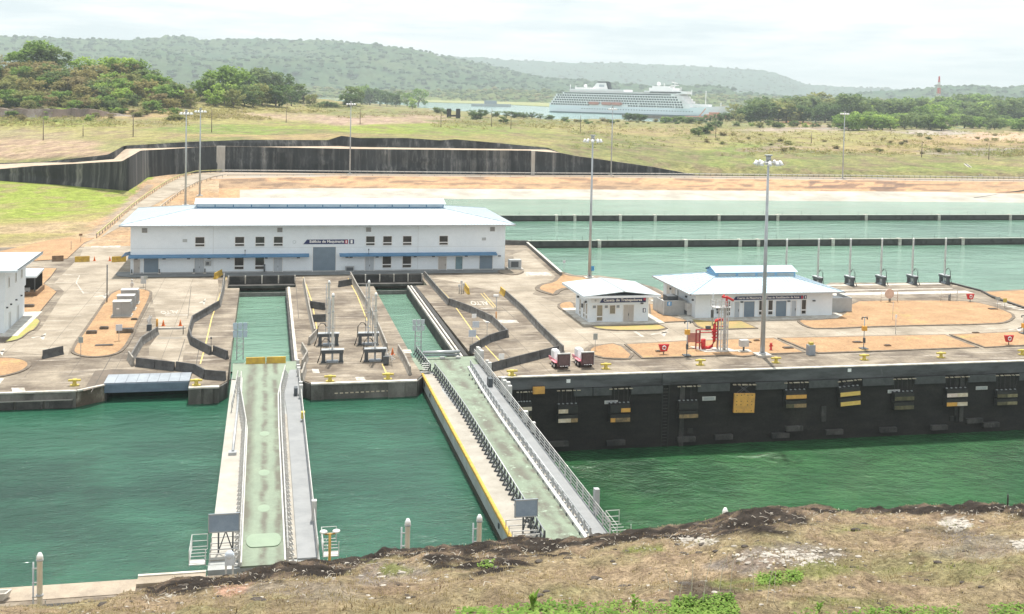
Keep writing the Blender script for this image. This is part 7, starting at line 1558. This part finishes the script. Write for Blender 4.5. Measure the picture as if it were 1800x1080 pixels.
# -- central left clump
for (px, py, key, s) in ((352, 176, 'green', 1.1), (368, 176, 'mid', 1.3), (386, 170, 'green', 1.7), (402, 172, 'green', 1.9), (420, 168, 'bright', 2.0), (438, 172, 'green', 2.0), (455, 168, 'mid', 2.1), (474, 172, 'mid', 2.0), (490, 170, 'dark', 1.9), (506, 174, 'dark', 1.7), (520, 178, 'mid', 1.3), (534, 182, 'dark', 1.0), (395, 184, 'bright', 1.2), (375, 186, 'bright', .9), (430, 186, 'mid', 1.3), (460, 186, 'olive', 1.3), (485, 187, 'dark', 1.3), (512, 187, 'dark', 1.2), (545, 186, 'olive', .9), (410, 189, 'olive', 1.0), (445, 190, 'mid', 1.0), (322, 186, 'dry', .9), (334, 190, 'olive', .8)):
    tree(px, py, key, s*1.12, 'big tree clump left of the centre', 'central left tree clump', 1.1)
tree(552, 183, 'bare', 1.0, 'bare thin tree right of the central left clump', None)
# -- the smaller clump with a palm
for (px, py, key, s) in ((622, 186, 'mid', 1.1), (636, 184, 'green', 2.1), (650, 185, 'dark', 1.8), (668, 186, 'dark', 1.6), (680, 187, 'dark', 1.3), (716, 187, 'green', 1.4), (735, 188, 'green', 1.9), (748, 189, 'mid', 1.5), (696, 188, 'dark', 1.2), (612, 188, 'dark', .8), (725, 192, 'bright', .9)):
    tree(px, py, key, s*1.5, 'small dark tree group between clump and ship', 'small central tree group', 1.0)
tree(702, 187, 'palm', 2.1, 'lone palm in the small central tree group', None, 1.0, name='palm_tree')
# -- right forest
for i in range(118):
    px = 1290+i*5.4+rt.uniform(-5, 5); row = i % 3; py = 208+row*4+max(0, px-1500)*.012
    far = px > 1500; hpx = (44 if px > 1330 else 28)*(1 if not far else .9); p = hit(px, py, BVP)
    if p is None: continue
    D = math.hypot(p.x, p.y); s = hpx*D/2000/12*rt.uniform(.8, 1.15)
    tree(px, py, rt.choice(['dark', 'mid', 'dark', 'mid', 'olive'] if not far else ['mid', 'green', 'mid', 'bright']), s*rt.choice([.75, .9, 1, 1.12]), ('dark trees in the left part of the right forest' if px < 1520 else 'trees in the right part of the right forest'), 'broadleaf trees in the right forest', 1.15)
for (px, top) in ((1336, 172), (1351, 168), (1403, 163), (1408, 165), (1422, 166), (1430, 164), (1412, 172), (1448, 176), (1462, 172), (1456, 180), (1523, 170), (1540, 176), (1552, 178), (1562, 176), (1575, 180), (1590, 176), (1530, 182), (1660, 176), (1700, 182), (1731, 178), (1780, 173), (1786, 180), (1762, 182), (1640, 184), (1820, 175), (1500, 184), (1381, 168)):
    py = 212+rt.uniform(-2, 3); p = hit(px, py, BVP)
    if p is None: continue
    s = (py-top)*math.hypot(p.x, p.y)/2000/13.2; tree(px, py, 'palm', s, 'tall palms standing in the right hand forest', 'palms in the right forest', .95, name='palm_tree')
for i in range(80):
    px = 1480+rt.random()*360; py = 214+rt.random()*16; tree(px, py, rt.choice(['bright', 'green', 'mid', 'green']), rt.uniform(.8, 1.35), 'low bright trees before the right forest', 'bright low trees right', 1.35)
for i in range(24):
    px = 1300+i*16+rt.uniform(-6, 6); tree(px, 219+rt.random()*7, rt.choice(['bright', 'olive', 'mid']), rt.uniform(.35, .6), 'green bushes below the right hand forest', 'bushes below the right forest', 1.5, 'bush', name='bush')
# -- bushes along the lake shore and the plateau
for (px, py, key, s) in ((562, 190, 'mid', .5), (575, 189, 'dark', .55), (590, 190, 'mid', .5), (770, 199, 'mid', .6), (785, 202, 'mid', .55), (830, 204, 'mid', .6), (847, 206, 'dark', .65), (838, 211, 'dark', .6), (872, 206, 'mid', .6), (890, 207, 'mid', .6), (905, 208, 'dark', .6), (920, 208, 'mid', .6), (935, 209, 'dark', .6), (950, 210, 'mid', .55), (965, 211, 'mid', .5), (885, 218, 'dark', .5), (992, 214, 'mid', .4), (1030, 216, 'mid', .35), (1060, 214, 'dry', .4), (1072, 215, 'dark', .3), (1170, 217, 'green', .6), (1185, 216, 'mid', .65), (1200, 216, 'green', .6), (1215, 217, 'mid', .6), (1232, 216, 'mid', .6), (1248, 215, 'mid', .7), (1262, 214, 'dark', .8), (1275, 213, 'dark', .9), (1240, 236, 'dark', .5), (1228, 240, 'mid', .45), (1222, 236, 'mid', .4), (1250, 228, 'dark', .5), (1263, 224, 'dark', .55)):
    tree(px, py, key, s, 'bushes along the lake shore across the centre', 'bushes along the lake shore', 1.5, 'bush', name='bush')
for dx in (0, 12, 22): tree(1105+dx, 213, 'dark', .72-.04*dx/12, 'dark trees standing before the ship', 'dark trees before the ship', 1.35)
for i in range(34):
    px = rt.uniform(0, 330); tree(px, rt.uniform(199, 206) if i % 2 else rt.uniform(196, 214), rt.choice(['bright', 'olive', 'green', 'dry']), rt.uniform(.22, .42), 'small bushes below the left mound', 'bushes on the left shelf', 1.6, 'bush', name='bush')
for i in range(30):
    px = rt.uniform(1230, 1800); tree(px, rt.uniform(238, 272), rt.choice(['olive', 'yel', 'dry', 'olive']), rt.uniform(.14, .26), 'scattered scrub bushes on the right far bank', 'scrub bushes on the right bank', 1.7, 'bush', name='bush')
for i in range(26):
    px = 1000+i*11+rt.uniform(-4, 4); tree(px, 216+rt.uniform(-2, 3), rt.choice(['olive', 'yel', 'mid', 'green']), rt.uniform(.16, .34), 'low bushes on the shore before the ship', 'low bushes before the ship', 1.6, 'bush', name='bush')
flush_trees()
# dense low scrub that nobody could count
def scrub(name, n, regs, key, smin, smax, seed, label):
    rnd = random.Random(seed); b = MB().m(fol[key])
    for _ in range(n):
        (x0, x1, y0, y1) = rnd.choice(regs); px = rnd.uniform(x0, x1); py = rnd.uniform(y0, y1); p = hit(px, py, BVP)
        if not p: continue
        s = rnd.uniform(smin, smax)
        if nz(p.x*.02, p.y*.02, seed) < -.08: continue
        leafball(b, (p.x, p.y, p.z+s*.25), s, 12, s*.22, rnd, .5)
    tag(b.build(name), label, 'scrub', None, 'stuff')
scrub('dry_scrub', 4200, [(0, 330, 200, 224), (300, 560, 188, 212), (340, 640, 196, 210), (760, 1100, 212, 228), (1280, 1800, 232, 250), (1300, 1700, 248, 272), (1640, 1800, 250, 276)], 'yellow', .8, 2.4, 5, 'pale yellow dry scrub spread over the plateau')
scrub('green_scrub', 2400, [(540, 640, 184, 196), (760, 1000, 204, 226), (1000, 1290, 216, 238), (1290, 1800, 222, 240), (0, 200, 205, 222), (1560, 1800, 266, 276), (1250, 1800, 250, 276), (1000, 1240, 236, 262)], 'olive', .8, 2.2, 6, 'dull green low scrub between the lake shore and the grass')
scrub('dry_brush', 1300, [(0, 260, 186, 200), (620, 780, 196, 206), (1000, 1300, 222, 236), (1640, 1800, 262, 276)], 'dry', .7, 2.0, 7, 'brown brush on the bare patches')
# dark earth scarp below the left mound
sc_ = MB().m(mat('scarp_earth', (.26, .19, .15), (.14, .11, .09), .1, .95, bump=.3, grain=.2, extra=[((.45, .40, .36), .06, .55, .7, (1, 1, .6))]))
P = []
for i in range(40):
    px = -60+i*8; a = hit(px, 207-abs(i-18)*.1+nz(i*.4)*1.5, BVP)
    if a: P.append((a, 4.6*max(.15, min(1, (36-i)/9))+nz(i*.5)*.9))
o_ = len(sc_.v)
for (a, h_) in P: sc_.v += [tuple(a+Vector((0, 0, -1))), tuple(a+Vector((0, 3, h_))), tuple(a+Vector((0, 14, h_-.2)))]
for i in range(len(P)-1):
    k = o_+i*3; sc_.face((k, k+3, k+4, k+1)); sc_.face((k+1, k+4, k+5, k+2))
sc_.build('earth_scarp', kind='structure')
# forest canopies on the hills
def canopy(src, n, rmin, rmax, cols, seed, name, cond=None):
    rnd = random.Random(seed); vs_ = bpy.data.objects[src].data.vertices; nv = len(vs_); m, nt, b_ = new_mat(name+'_leaves'); b_.inputs['Roughness'].default_value = 1; b_.inputs['Specular IOR Level'].default_value = .05
    g = N(nt, 'ShaderNodeNewGeometry'); a = noise_node(nt, .003, 5, .6); s = N(nt, 'ShaderNodeMath', operation='MULTIPLY_ADD'); s.inputs[1].default_value = .5; nt.links.new(g.outputs['Random Per Island'], s.inputs[0]); nt.links.new(a.outputs['Fac'], s.inputs[2])
    nt.links.new(ramp(nt, s.outputs[0], [(.42, cols[0]), (.75, cols[1]), (1.0, cols[2])]).outputs[0], b_.inputs['Base Color'])
    b = MB().m(m)
    ring = 7
    for _ in range(n):
        v = vs_[rnd.randrange(nv)].co; p = Vector((v.x+rnd.uniform(-14, 14), v.y+rnd.uniform(-30, 30), v.z)); px, py = proj(p)
        if not (-150 < px < 1950) or p.z < 9: continue
        r = rnd.uniform(rmin, rmax); h_ = r*rnd.uniform(.45, .9); o = len(b.v)
        for (zz, rr) in ((-.3, .9), (.35, 1.0), (.8, .62)):
            for k in range(ring): t = 2*pi*k/ring+_; q = r*rr*rnd.uniform(.6, 1.35); b.v.append((p.x+q*math.cos(t), p.y+q*math.sin(t), p.z+zz*h_+rnd.uniform(-.1, .1)*r))
        b.v.append((p.x, p.y, p.z+h_*1.05))
        b.smooth = True
        for j in range(2):
            for k in range(ring): b.face((o+j*ring+k, o+j*ring+(k+1) % ring, o+(j+1)*ring+(k+1) % ring, o+(j+1)*ring+k))
        for k in range(ring): b.face((o+2*ring+k, o+2*ring+(k+1) % ring, o+3*ring))
        b.smooth = False
    tag(b.build(name), None, None, None, 'stuff')
canopy('near_hills', 9500, 5, 13, [(.035, .078, .04), (.05, .095, .047), (.08, .115, .057)], 2, 'hill_forest')
canopy('shore_forest', 7000, 4, 10, [(.06, .10, .035), (.12, .16, .055), (.22, .2, .09)], 3, 'shore_forest_canopy')
canopy('far_hills', 4000, 8, 16, [(.045, .08, .035), (.07, .10, .045), (.1, .12, .06)], 4, 'far_hill_forest')
# ================================================================== SHIP
DS = 1572
st = G(973, 197.4, 10.5); bw = G(1268, 206.9, 10.5)
ax = (bw-st); Ln = 222.0; ang = math.atan2(ax.y, ax.x)
# keep both ends on the waterline distance
S = empty('cruise_ship', (st.x, st.y, 10.5), ang, 'long white cruise ship with black topped funnel lying on the lake', 'cruise ship'); k_ = ax.length/228; S.scale = (k_, k_, k_)
hb = MB().m(mat('pale_blue_hull', (.78, .84, .88), (.74, .80, .85), .02, .5)); n = 30; sec = []
L_ = 228
def hw(x): return 14.4*min(1, (x+14)/30)**.5*max(.02, min(1, ((L_-x)/62)))**.62 if x < L_ else .1
for i in range(n+1):
    x = L_*i/n; w = hw(x); fl = max(0, (x-180)/48); top = 9.2+max(0, (x-150)/78)**2*4.5
    xo = -((1-min(1, x/10))*0)
    sec.append([(x-fl*0, 0, -2), (x+fl*1, w*.55*(1-fl*.5), -1.5), (x+fl*2, w*(1-fl*.35), 1.5), (x+fl*6, w*(1-.1*fl), 6), (x+fl*13, w*(1+.1*fl), top)])
o0 = len(hb.v)
for s_ in (1, -1):
    base_i = len(hb.v)
    for q in sec: hb.v.extend([(a, b_*s_, c) for a, b_, c in q])
    for i in range(n):
        for j in range(4): k = base_i+i*5+j; f = (k, k+5, k+6, k+1); hb.face(f if s_ < 0 else f[::-1])
for i in range(n):
    a = o0+i*5+4; b2 = o0+(n+1)*5+i*5+4; hb.face((a, b2, b2+5, a+5))
hb.face([o0+j for j in range(5)]+[o0+(n+1)*5+j for j in range(4, -1, -1)])
hb.build('hull', S)
b = MB().m(mat('dark_boot_stripe', (.16, .24, .26)));
for i in range(n):
    if sec[i+1][2][0] < 225:
        A = sec[i]; B = sec[i+1]; b.add([(A[2][0], -A[2][1]*1.004-.05, .2), (B[2][0], -B[2][1]*1.004-.05, .2), (B[2][0], -B[2][1]*1.004-.05, 1.1), (A[2][0], -A[2][1]*1.004-.05, 1.1)], [(0, 1, 2, 3)])
b.build('boot_stripe', S)
wsh = mat('ship_white', (.86, .86, .86), (.82, .82, .83), .05, .5); wdk = mat('ship_window_dark', (.03, .035, .04), (.07, .08, .09), .3, .3)
tiers = [(3, 196, 9.2, 12.0, 1), (5.5, 195, 12.0, 14.8, 1), (8, 192, 14.8, 17.6, 1), (10, 189, 17.6, 20.4, 1), (12, 186, 20.4, 23.2, 1), (22, 182, 23.2, 25.8, 2)]
for i, (xa, xb, za, zb, kind) in enumerate(tiers):
    b = MB().m(wsh); b.prism([(xa, -13.9), (xb-8, -13.9), (xb-2, -10), (xb, 0), (xb-2, 10), (xb-8, 13.9), (xa, 13.9)], za, zb); b.prism([(xa-1.4, -14.6), (xb-7, -14.6), (xb+.2, 0), (xb-7, 14.6), (xa-1.4, 14.6)], zb-.25, zb+.0); dk = b.build('deck_tier', S)
    q = MB().m(wdk)
    if kind == 1:
        x = xa+2.5
        while x < xb-9:
            if not (i == 0 and 58 < x < 112): q.box(x, x+2.35, -14.02, -13.9, za+.45, zb-.65)
            x += 3.5
    else:
        q.box(xa+2, xb-12, -14.02, -13.9, za+.7, zb-.7)
    tag(q.build('window_row', dk), None, None, None, 'stuff')
q = MB().m(wdk)
for i in range(42): q.box(50+i*3.6, 51.2+i*3.6, -14.55, -14.38, 5.4, 6.3)
tag(q.build('porthole_row', S), None, None, None, 'stuff')
for i, x in enumerate((60, 78, 92)):
    l = MB().m(mat('lifeboat_red', (.52, .26, .21), (.44, .2, .16), 1, .5)); l.add([(x, -15.2, 13.4), (x+2, -17.4, 11.4), (x+13, -17.4, 11.4), (x+15, -15.2, 13.4), (x, -15.2, 11.9), (x+2, -15.2, 10.6), (x+13, -15.2, 10.6), (x+15, -15.2, 11.9), (x+1.5, -16.6, 14.2), (x+13.5, -16.6, 14.2)], [(0, 4, 5, 1), (1, 5, 6, 2), (2, 6, 7, 3), (0, 1, 2, 3)[::-1], (0, 1, 8), (1, 2, 9, 8), (2, 3, 9), (3, 0, 8, 9), (4, 0, 3, 7), (4, 7, 6, 5)]); l.build('lifeboat', S)
for x in (57, 76, 90.5, 106, 128, 152, 175): MB().m(wsh).box(x, x+.8, -14.6, -14.0, 8.5, 14.5).build('davit_frame', S)
b = MB().m(wsh); b.prism([(30, -11), (106, -11), (106, 11), (30, 11)], 25.8, 29.6); b.prism([(36, -8), (58, -8), (58, 8), (36, 8)], 29.6, 31.5); b.build('aft_deckhouse', S)
b = MB().m(wsh); b.prism([(106, -12), (176, -12), (176, 12), (106, 12)], 25.8, 27.0); b.build('sun_deck', S)
b = MB().m(wsh); b.add([(57, -4.5, 29.6), (80, -4.5, 29.6), (80, 4.5, 29.6), (57, 4.5, 29.6), (65, -3.5, 38), (77, -3.5, 38), (77, 3.5, 38), (65, 3.5, 38)], [(4, 5, 6, 7), (0, 1, 5, 4), (1, 2, 6, 5), (2, 3, 7, 6), (3, 0, 4, 7)]); fn = b.build('funnel', S)
b = MB().m(mat('funnel_dark', (.06, .07, .08))); b.box(65, 77.4, -3.8, 3.8, 37.6, 39.2); b.add([(77, -3.6, 38.6), (79, -3.6, 38.6), (81.5, -3.6, 29.8), (79.5, -3.6, 29.8), (77, 3.6, 38.6), (79, 3.6, 38.6), (81.5, 3.6, 29.8), (79.5, 3.6, 29.8)], [(0, 1, 2, 3), (7, 6, 5, 4), (0, 4, 5, 1), (1, 5, 6, 2)]); b.build('funnel_cap', fn)
MB().m(mat('funnel_mark', (.45, .5, .55))).box(68, 75, -4.35, -4.2, 32.5, 35.2).build('emblem_panel', fn)
b = MB().m(wsh); b.prism([(134, -12), (182, -12), (187, -6), (187, 6), (182, 12), (134, 12)], 25.8, 29.0); b.prism([(139, -9), (170, -9), (170, 9), (139, 9)], 29, 32.6); b.prism([(142, -7), (164, -7), (164, 7), (142, 7)], 32.6, 34.6); b.build('forward_deckhouse', S)
MB().m(wdk).box(142, 182, -12.12, -12.0, 26.8, 28.0).build('bridge_windows', S)
for (x, z, r) in ((46, 33.3, 2.2), (147, 37.2, 2.4), (185, 20, .1)):
    if r > 1: MB().m(wsh).sphere((x, 0, z), r, 10, 7).build('radome', S)
b = MB().m(wsh)
for (x, z0, z1) in ((24, 25, 35), (32, 29, 33.5), (154, 34, 38), (168, 32, 38.5), (176, 29, 34), (190, 24, 31), (208, 12, 30), (227, 12, 17)): b.tube([(x, 0, z0), (x, 0, z1)], .45, 5)
b.box(164, 172, -3, 3, 35.4, 36.2); b.tube([(172, 0, 38), (164, 0, 39.5)], .4, 5); tag(b.build('masts', S), kind='stuff')
b = MB().m(wsh); b.prism([(196, -10), (205, -8), (214, -4), (214, 4), (205, 8), (196, 10)], 11.5, 14.4); b.build('bow_deckhouse', S)
# small craft and jetty
p = G(1258, 207, 10.6); o = empty('work_boat', p, ang, 'orange red work boat moored at the bow of the ship', 'boat'); rb = mat('orange_boat_paint', (.62, .30, .22), (.5, .22, .16), 1)
MB().m(rb).prism([(-14, -4), (14, -4), (20, 0), (14, 4), (-14, 4)], 0, 3.6).build('hull', o); MB().m(rb).box(-8, 4, -3, 3, 3.6, 6.5).build('deckhouse', o); MB().m(lettm).box(-12, -9, -3, 3, 3.6, 5).build('box', o)
p = G(1226, 209, 10.6); o = empty('work_boat', p, ang, 'small orange pontoon with thin crane beside the ship', 'boat'); MB().m(rb).prism([(-14, -4), (14, -4), (14, 4), (-14, 4)], 0, 2.8).build('hull', o); MB().m(rb).bar((2, 0, 2.8), (10, 0, 12), .8).build('crane_arm', o)
p = G(1180, 209.5, 10.6); o = empty('jetty', p, ang, 'dark low jetty alongside the ship hull', 'jetty'); MB().m(mat('jetty_brown', (.14, .12, .11), (.22, .18, .15), .3)).box(-62, 40, -2, 2, 0, 3.2).build('deck', o)
p = G(861, 187.5, 10.6); o = empty('moored_barge', p, 0, 'low grey barge on the lake left of the ship', 'barge'); MB().m(greym).prism([(-34, -6), (34, -6), (40, 0), (34, 6), (-34, 6)], 0, 5).build('hull', o); MB().m(steelb).box(-10, 12, -4, 4, 5, 11).build('deckhouse', o)
p = hit(798, 208, BVP); o = empty('measuring_frame', p, 0, 'small black twin box structure on the plateau left of centre', 'structure')
for x in (-4.0, 3.2): MB().m(blackr).box(x-1.6, x+1.6, -1, 1, 0, 7.4).build('black_box', o)
MB().m(blackr).box(-5, 5, -1.2, 1.2, 1.2, 2.6).build('cross_panel', o)
# radio mast
p = AtD(1650, 2150, 11); o = empty('radio_mast', p, 0, 'red and white lattice radio mast beyond the right hand forest', 'radio mast'); Hh = 71; pr = None
for i in range(7):
    b = MB().m(redm if i % 2 == 0 else whitest) if i != 6 else MB().m(redm)
    z0 = Hh*i/7; z1 = Hh*(i+1)/7; wf = lambda z: 4.2*(1-z/Hh)**1.1+.55
    for sx_, sy_ in ((-1, -1), (1, -1), (1, 1), (-1, 1)): b.bar((sx_*wf(z0), sy_*wf(z0), z0), (sx_*wf(z1), sy_*wf(z1), z1), .55)
    for q in range(3):
        a0 = z0+(z1-z0)*q/3; a1 = z0+(z1-z0)*(q+1)/3
        for sy_ in (-1, 1): b.bar((-wf(a0), sy_*wf(a0), a0), (wf(a1), sy_*wf(a1), a1), .3); b.bar((wf(a0), sy_*wf(a0), a0), (-wf(a1), sy_*wf(a1), a1), .3)
    b.build('mast_section', o)
# background wooden poles
wp = [(76, 247, 9, 'first from the left edge'), (234, 241, 9.5, 'standing left of the twin floodlight masts'), (372, 233, 10, 'just right of the twin floodlight masts'), (503, 216, 9, 'halfway between the twin masts and the centre mast'), (633, 219, 9, 'just right of the centre mast'), (775, 224, 10.5, 'below the small dark tree group'), (864, 223, 11, 'beside the black box structure'), (898, 227, 10, 'near the shore left of the ship'), (1020, 233, 10, 'in front of the ship stern'), (1258, 242, 8.5, 'right of the ship bow'), (1426, 252, 6, 'on the right bank left of the far mast'), (1620, 277, 7.5, 'on the right bank beyond the far mast'), (1738, 281, 7.5, 'nearest the right edge'), (146, 240, 5, 'short, between the first two left poles')]
wm_ = MB().m(woodp).tube([(0, 0, -.5), (0, 0, 10)], .22, 6, r2=.14).mesh('utility_pole')
for (x, y, h_, lab) in wp:
    p = hit(x, y, BVP)
    if p: inst('utility_pole', wm_, None, p, scale=(1, 1, h_/10), label='weathered wooden pole '+lab, cat='pole', group='wooden poles on the plateau')
# ================================================================== NEAR BANK COVER
rn = random.Random(21)
def grass_stuff(name, n, mt, hmin, hmax, test, label, blades=4, w=.012, region=(-40, 1840)):
    b = MB().m(mt); cnt = 0
    for _ in range(n):
        px = rn.uniform(*region); D = 26+35*rn.random()**1.1; z = bank_pt(px, D); p = AtD(px, D, z)
        h0 = BVN[0].ray_cast(Vector((p.x, p.y, 60)), Vector((0, 0, -1)))[0]
        if h0 is None: continue
        s = soil_near(h0)
        if not test(s, h0): continue
        for k in range(blades):
            a = rn.random()*6.28; hh = rn.uniform(hmin, hmax); lean = rn.uniform(.2, 1.0)*hh; q = h0+Vector((rn.uniform(-.12, .12), rn.uniform(-.12, .12), -.02)); d = Vector((math.cos(a), math.sin(a), 0)); s2 = Vector((-d.y, d.x, 0))*w
            o = len(b.v); b.v.extend([tuple(q-s2), tuple(q+s2), tuple(q+d*lean*.4+s2*.7+Vector((0, 0, hh*.65))), tuple(q+d*lean*.4-s2*.7+Vector((0, 0, hh*.65))), tuple(q+d*lean+Vector((0, 0, hh)))]); b.face((o, o+1, o+2, o+3)); b.face((o+3, o+2, o+4))
    tag(b.build(name), label, 'grass', None, 'stuff')
drym = foliage('dry_grass_blades', (.14, .115, .06), (.30, .24, .14)); grm = foliage('green_grass_blades', (.085, .105, .03), (.19, .20, .06)); brm = foliage('dead_brown_blades', (.05, .035, .022), (.13, .09, .055))
isgreen = lambda s, h: s[1] > s[0]*.9
isrock = lambda s, h: s[0] < .13
grass_stuff('dry_grass', 15000, drym, .03, .12, lambda s, h: not isrock(s, h) and not isgreen(s, h), 'short dry tan grass on the near bank')
grass_stuff('green_grass', 12000, grm, .04, .13, lambda s, h: isgreen(s, h), 'patches of short green grass on the near bank')
grass_stuff('dead_grass', 5000, brm, .03, .12, lambda s, h: isrock(s, h) or rn.random() < .2, 'dead brown grass on the dark bank edge')
b = MB().m(rockm); b2 = MB().m(mat('dark_stones', (.10, .085, .07), (.05, .04, .035), 3, .95, grain=.3))
def stone(mb, p, r):
    o = len(mb.v); n = 6
    for (z, k) in ((-.3, .9), (.25, 1), (.6, .55)):
        for i in range(n): t = 6.28*i/n; q = r*k*rn.uniform(.7, 1.2); mb.v.append((p.x+q*math.cos(t)*1.4, p.y+q*math.sin(t), p.z+z*r*.7))
    for j in range(2):
        for i in range(n): mb.face((o+j*n+i, o+j*n+(i+1) % n, o+(j+1)*n+(i+1) % n, o+(j+1)*n+i))
    mb.face([o+2*n+i for i in range(n)])
for i in range(1500):
    px = rn.uniform(0, 1800); D = 30+31.5*rn.random(); p = AtD(px, D, 60); h0 = BVN[0].ray_cast(p, Vector((0, 0, -1)))[0]
    if h0: (stone(b, h0, .015+.06*rn.random()**3) if i % 3 else stone(b2, h0,   .03+.13*rn.random()**3))
for (cx, cy, n, rx, ry) in ((1390, 978, 190, 95, 16), (1690, 922, 50, 24, 7), (700, 1010, 20, 60, 14), (1225, 950, 90, 34, 6), (1790, 958, 40, 14, 7)):
    for _ in range(n):
        h0 = BVN[0].ray_cast(CAM0, ray(cx+rn.gauss(0, .5)*rx, cy+rn.gauss(0, .5)*ry).normalized())[0]
        if h0: stone(b, h0, .03+.10*rn.random()**2)
tag(b.build('pale_stones'), 'pale broken stones scattered over the near bank', 'stones', None, 'stuff'); tag(b2.build('dark_stones'), 'dark clods scattered over the near bank', 'stones', None, 'stuff')
b = MB().m(twigm)
for i in range(420):
    px = rn.uniform(250, 1800); ey = lerp_list(EY, px); bw_ = lerp_list(BANDW, px); py = ey+5+abs(rn.gauss(0, .6))*bw_
    h0 = BVN[0].ray_cast(CAM0, ray(px, py).normalized())[0]
    if not h0: continue
    a = rn.random()*6.28; L = .06+.34*rn.random()**3; d = Vector((math.cos(a), math.sin(a)*.8, .1)); q = h0+Vector((0, 0, .04)); m_ = q+d*L*.5+Vector((rn.uniform(-.08, .08), rn.uniform(-.08, .08), .05)); b.tube([q, m_, q+d*L], .006+.007*rn.random(), 4, False)
tag(b.build('bleached_twigs'), 'bleached twigs and roots lying on the dark bank edge', 'twigs', None, 'stuff')
# leafy plants at the bottom edge
lf = foliage('weed_leaves', (.06, .12, .02), (.17, .25, .06))
def leaf(mb, p, d, L, w, droop=.4):
    sd_ = Vector((-d.y, d.x, 0)).normalized() if abs(d.z) < .99 else Vector((1, 0, 0)); pts = []; q = Vector(p); v = d.normalized()
    for k in range(4): pts.append(q.copy()); q = q+v*L/3; v = (v+Vector((0, 0, -droop))).normalized()
    ws = (w*.15, w*.5, w*.4, .002); o = len(mb.v)
    for c, ww in zip(pts, ws): mb.v += [tuple(c-sd_*ww), tuple(c+sd_*ww)]
    for k in range(3): mb.face((o+k*2, o+k*2+1, o+k*2+3, o+k*2+2))
def weed(px, py, n, L, w, lab, h_=.3, up=.8, tall=1):
    h0 = BVN[0].ray_cast(CAM0, ray(px, py).normalized())[0]
    if not h0: return
    b = MB().m(lf); o = empty('leafy_weed', h0, 0, lab, 'plant')
    for i in range(n):
        a = rn.random()*6.28; z = h_*rn.random(); d = Vector((math.cos(a), math.sin(a), up*rn.uniform(.5, 1.5))); leaf(b, (rn.uniform(-.03, .03), rn.uniform(-.03, .03), z), d, L*rn.uniform(.7, 1.2), w, .35)
    b.build('leaves', o); MB().m(mat('green_stem', (.2, .28, .08))).tube([(0, 0, -.03), (0, 0, h_)], .012, 5).build('stem', o)
weed(937, 1076, 7, .42, .10, 'upright light green weed with long leaves at the bottom centre', .25, 3.5)
weed(1115, 1072, 16, .18, .09, 'round leaved weed sticking up at the bottom edge right of centre', .38, .9)
weed(828, 1079, 14, .25, .05, 'spiky yellowish weed at the bottom edge left of the upright weed', .1, .8)
weed(1440, 1076, 16, .2, .06, 'small yellow flowering weed at the bottom edge towards the right', .2, 1.2)
weed(25+1000, 1068, 8, .2, .05, 'small bent weed between the two taller weeds at the bottom', .12, 1.4)
def cover(px0, px1, py0, py1, n):
    b = MB().m(lf)
    for _ in range(n):
        px = rn.uniform(px0, px1); t = (px-px0)/(px1-px0); py = rn.uniform(py0+8*nz(px*.02, 0, 3), py1)
        h0 = BVN[0].ray_cast(CAM0, ray(px, py).normalized())[0]
        if not h0: continue
        a = rn.random()*6.28; leaf(b, h0+Vector((0, 0, rn.random()*.12)), Vector((math.cos(a), math.sin(a), rn.uniform(.1, .9))), rn.uniform(.08, .17), rn.uniform(.04, .08), .3)
    tag(b.build('ground_cover'), None, None, None, 'stuff')
cover(900, 1300, 1066, 1098, 1500); cover(1180, 1290, 1052, 1090, 900); cover(1520, 1690, 1072, 1098, 500); cover(1740, 1840, 1066, 1098, 400); cover(800, 900, 1074, 1098, 200); cover(1330, 1375, 1012, 1030, 250); cover(1380, 1410, 1008, 1026, 130); cover(840, 870, 990, 1000, 60); cover(1400, 1530, 1078, 1098, 120)
for i, (px, py, h_) in enumerate(((1180, 1068, 1.0), (1192, 1062, .9), (1215, 1060, 1.15), (1235, 1062, 1.3), (1262, 1050, 1.3), (1283, 1048, 1.2), (1348, 1062, 1.1), (1360, 1058, .9), (1325, 1040, 1.2))):
    h0 = BVN[0].ray_cast(CAM0, ray(px, py).normalized())[0]
    if not h0: continue
    o = empty('dried_weed', h0, 0, f'{ordn(i+1)} of the tall dried weeds with pale seed heads at the lower right', 'plant', 'dried weeds'); lx = rn.uniform(-.25, .3); MB().m(twigm).tube([(0, 0, -.03), (lx*.4, 0, h_*.6), (lx, 0, h_)], .009, 4).build('stem', o)
    b = MB().m(mat('seed_head', (.62, .52, .34), (.5, .4, .24), 8)); b.sphere((lx, 0, h_+.03), .045, 6, 4); b.build('seed_head', o)
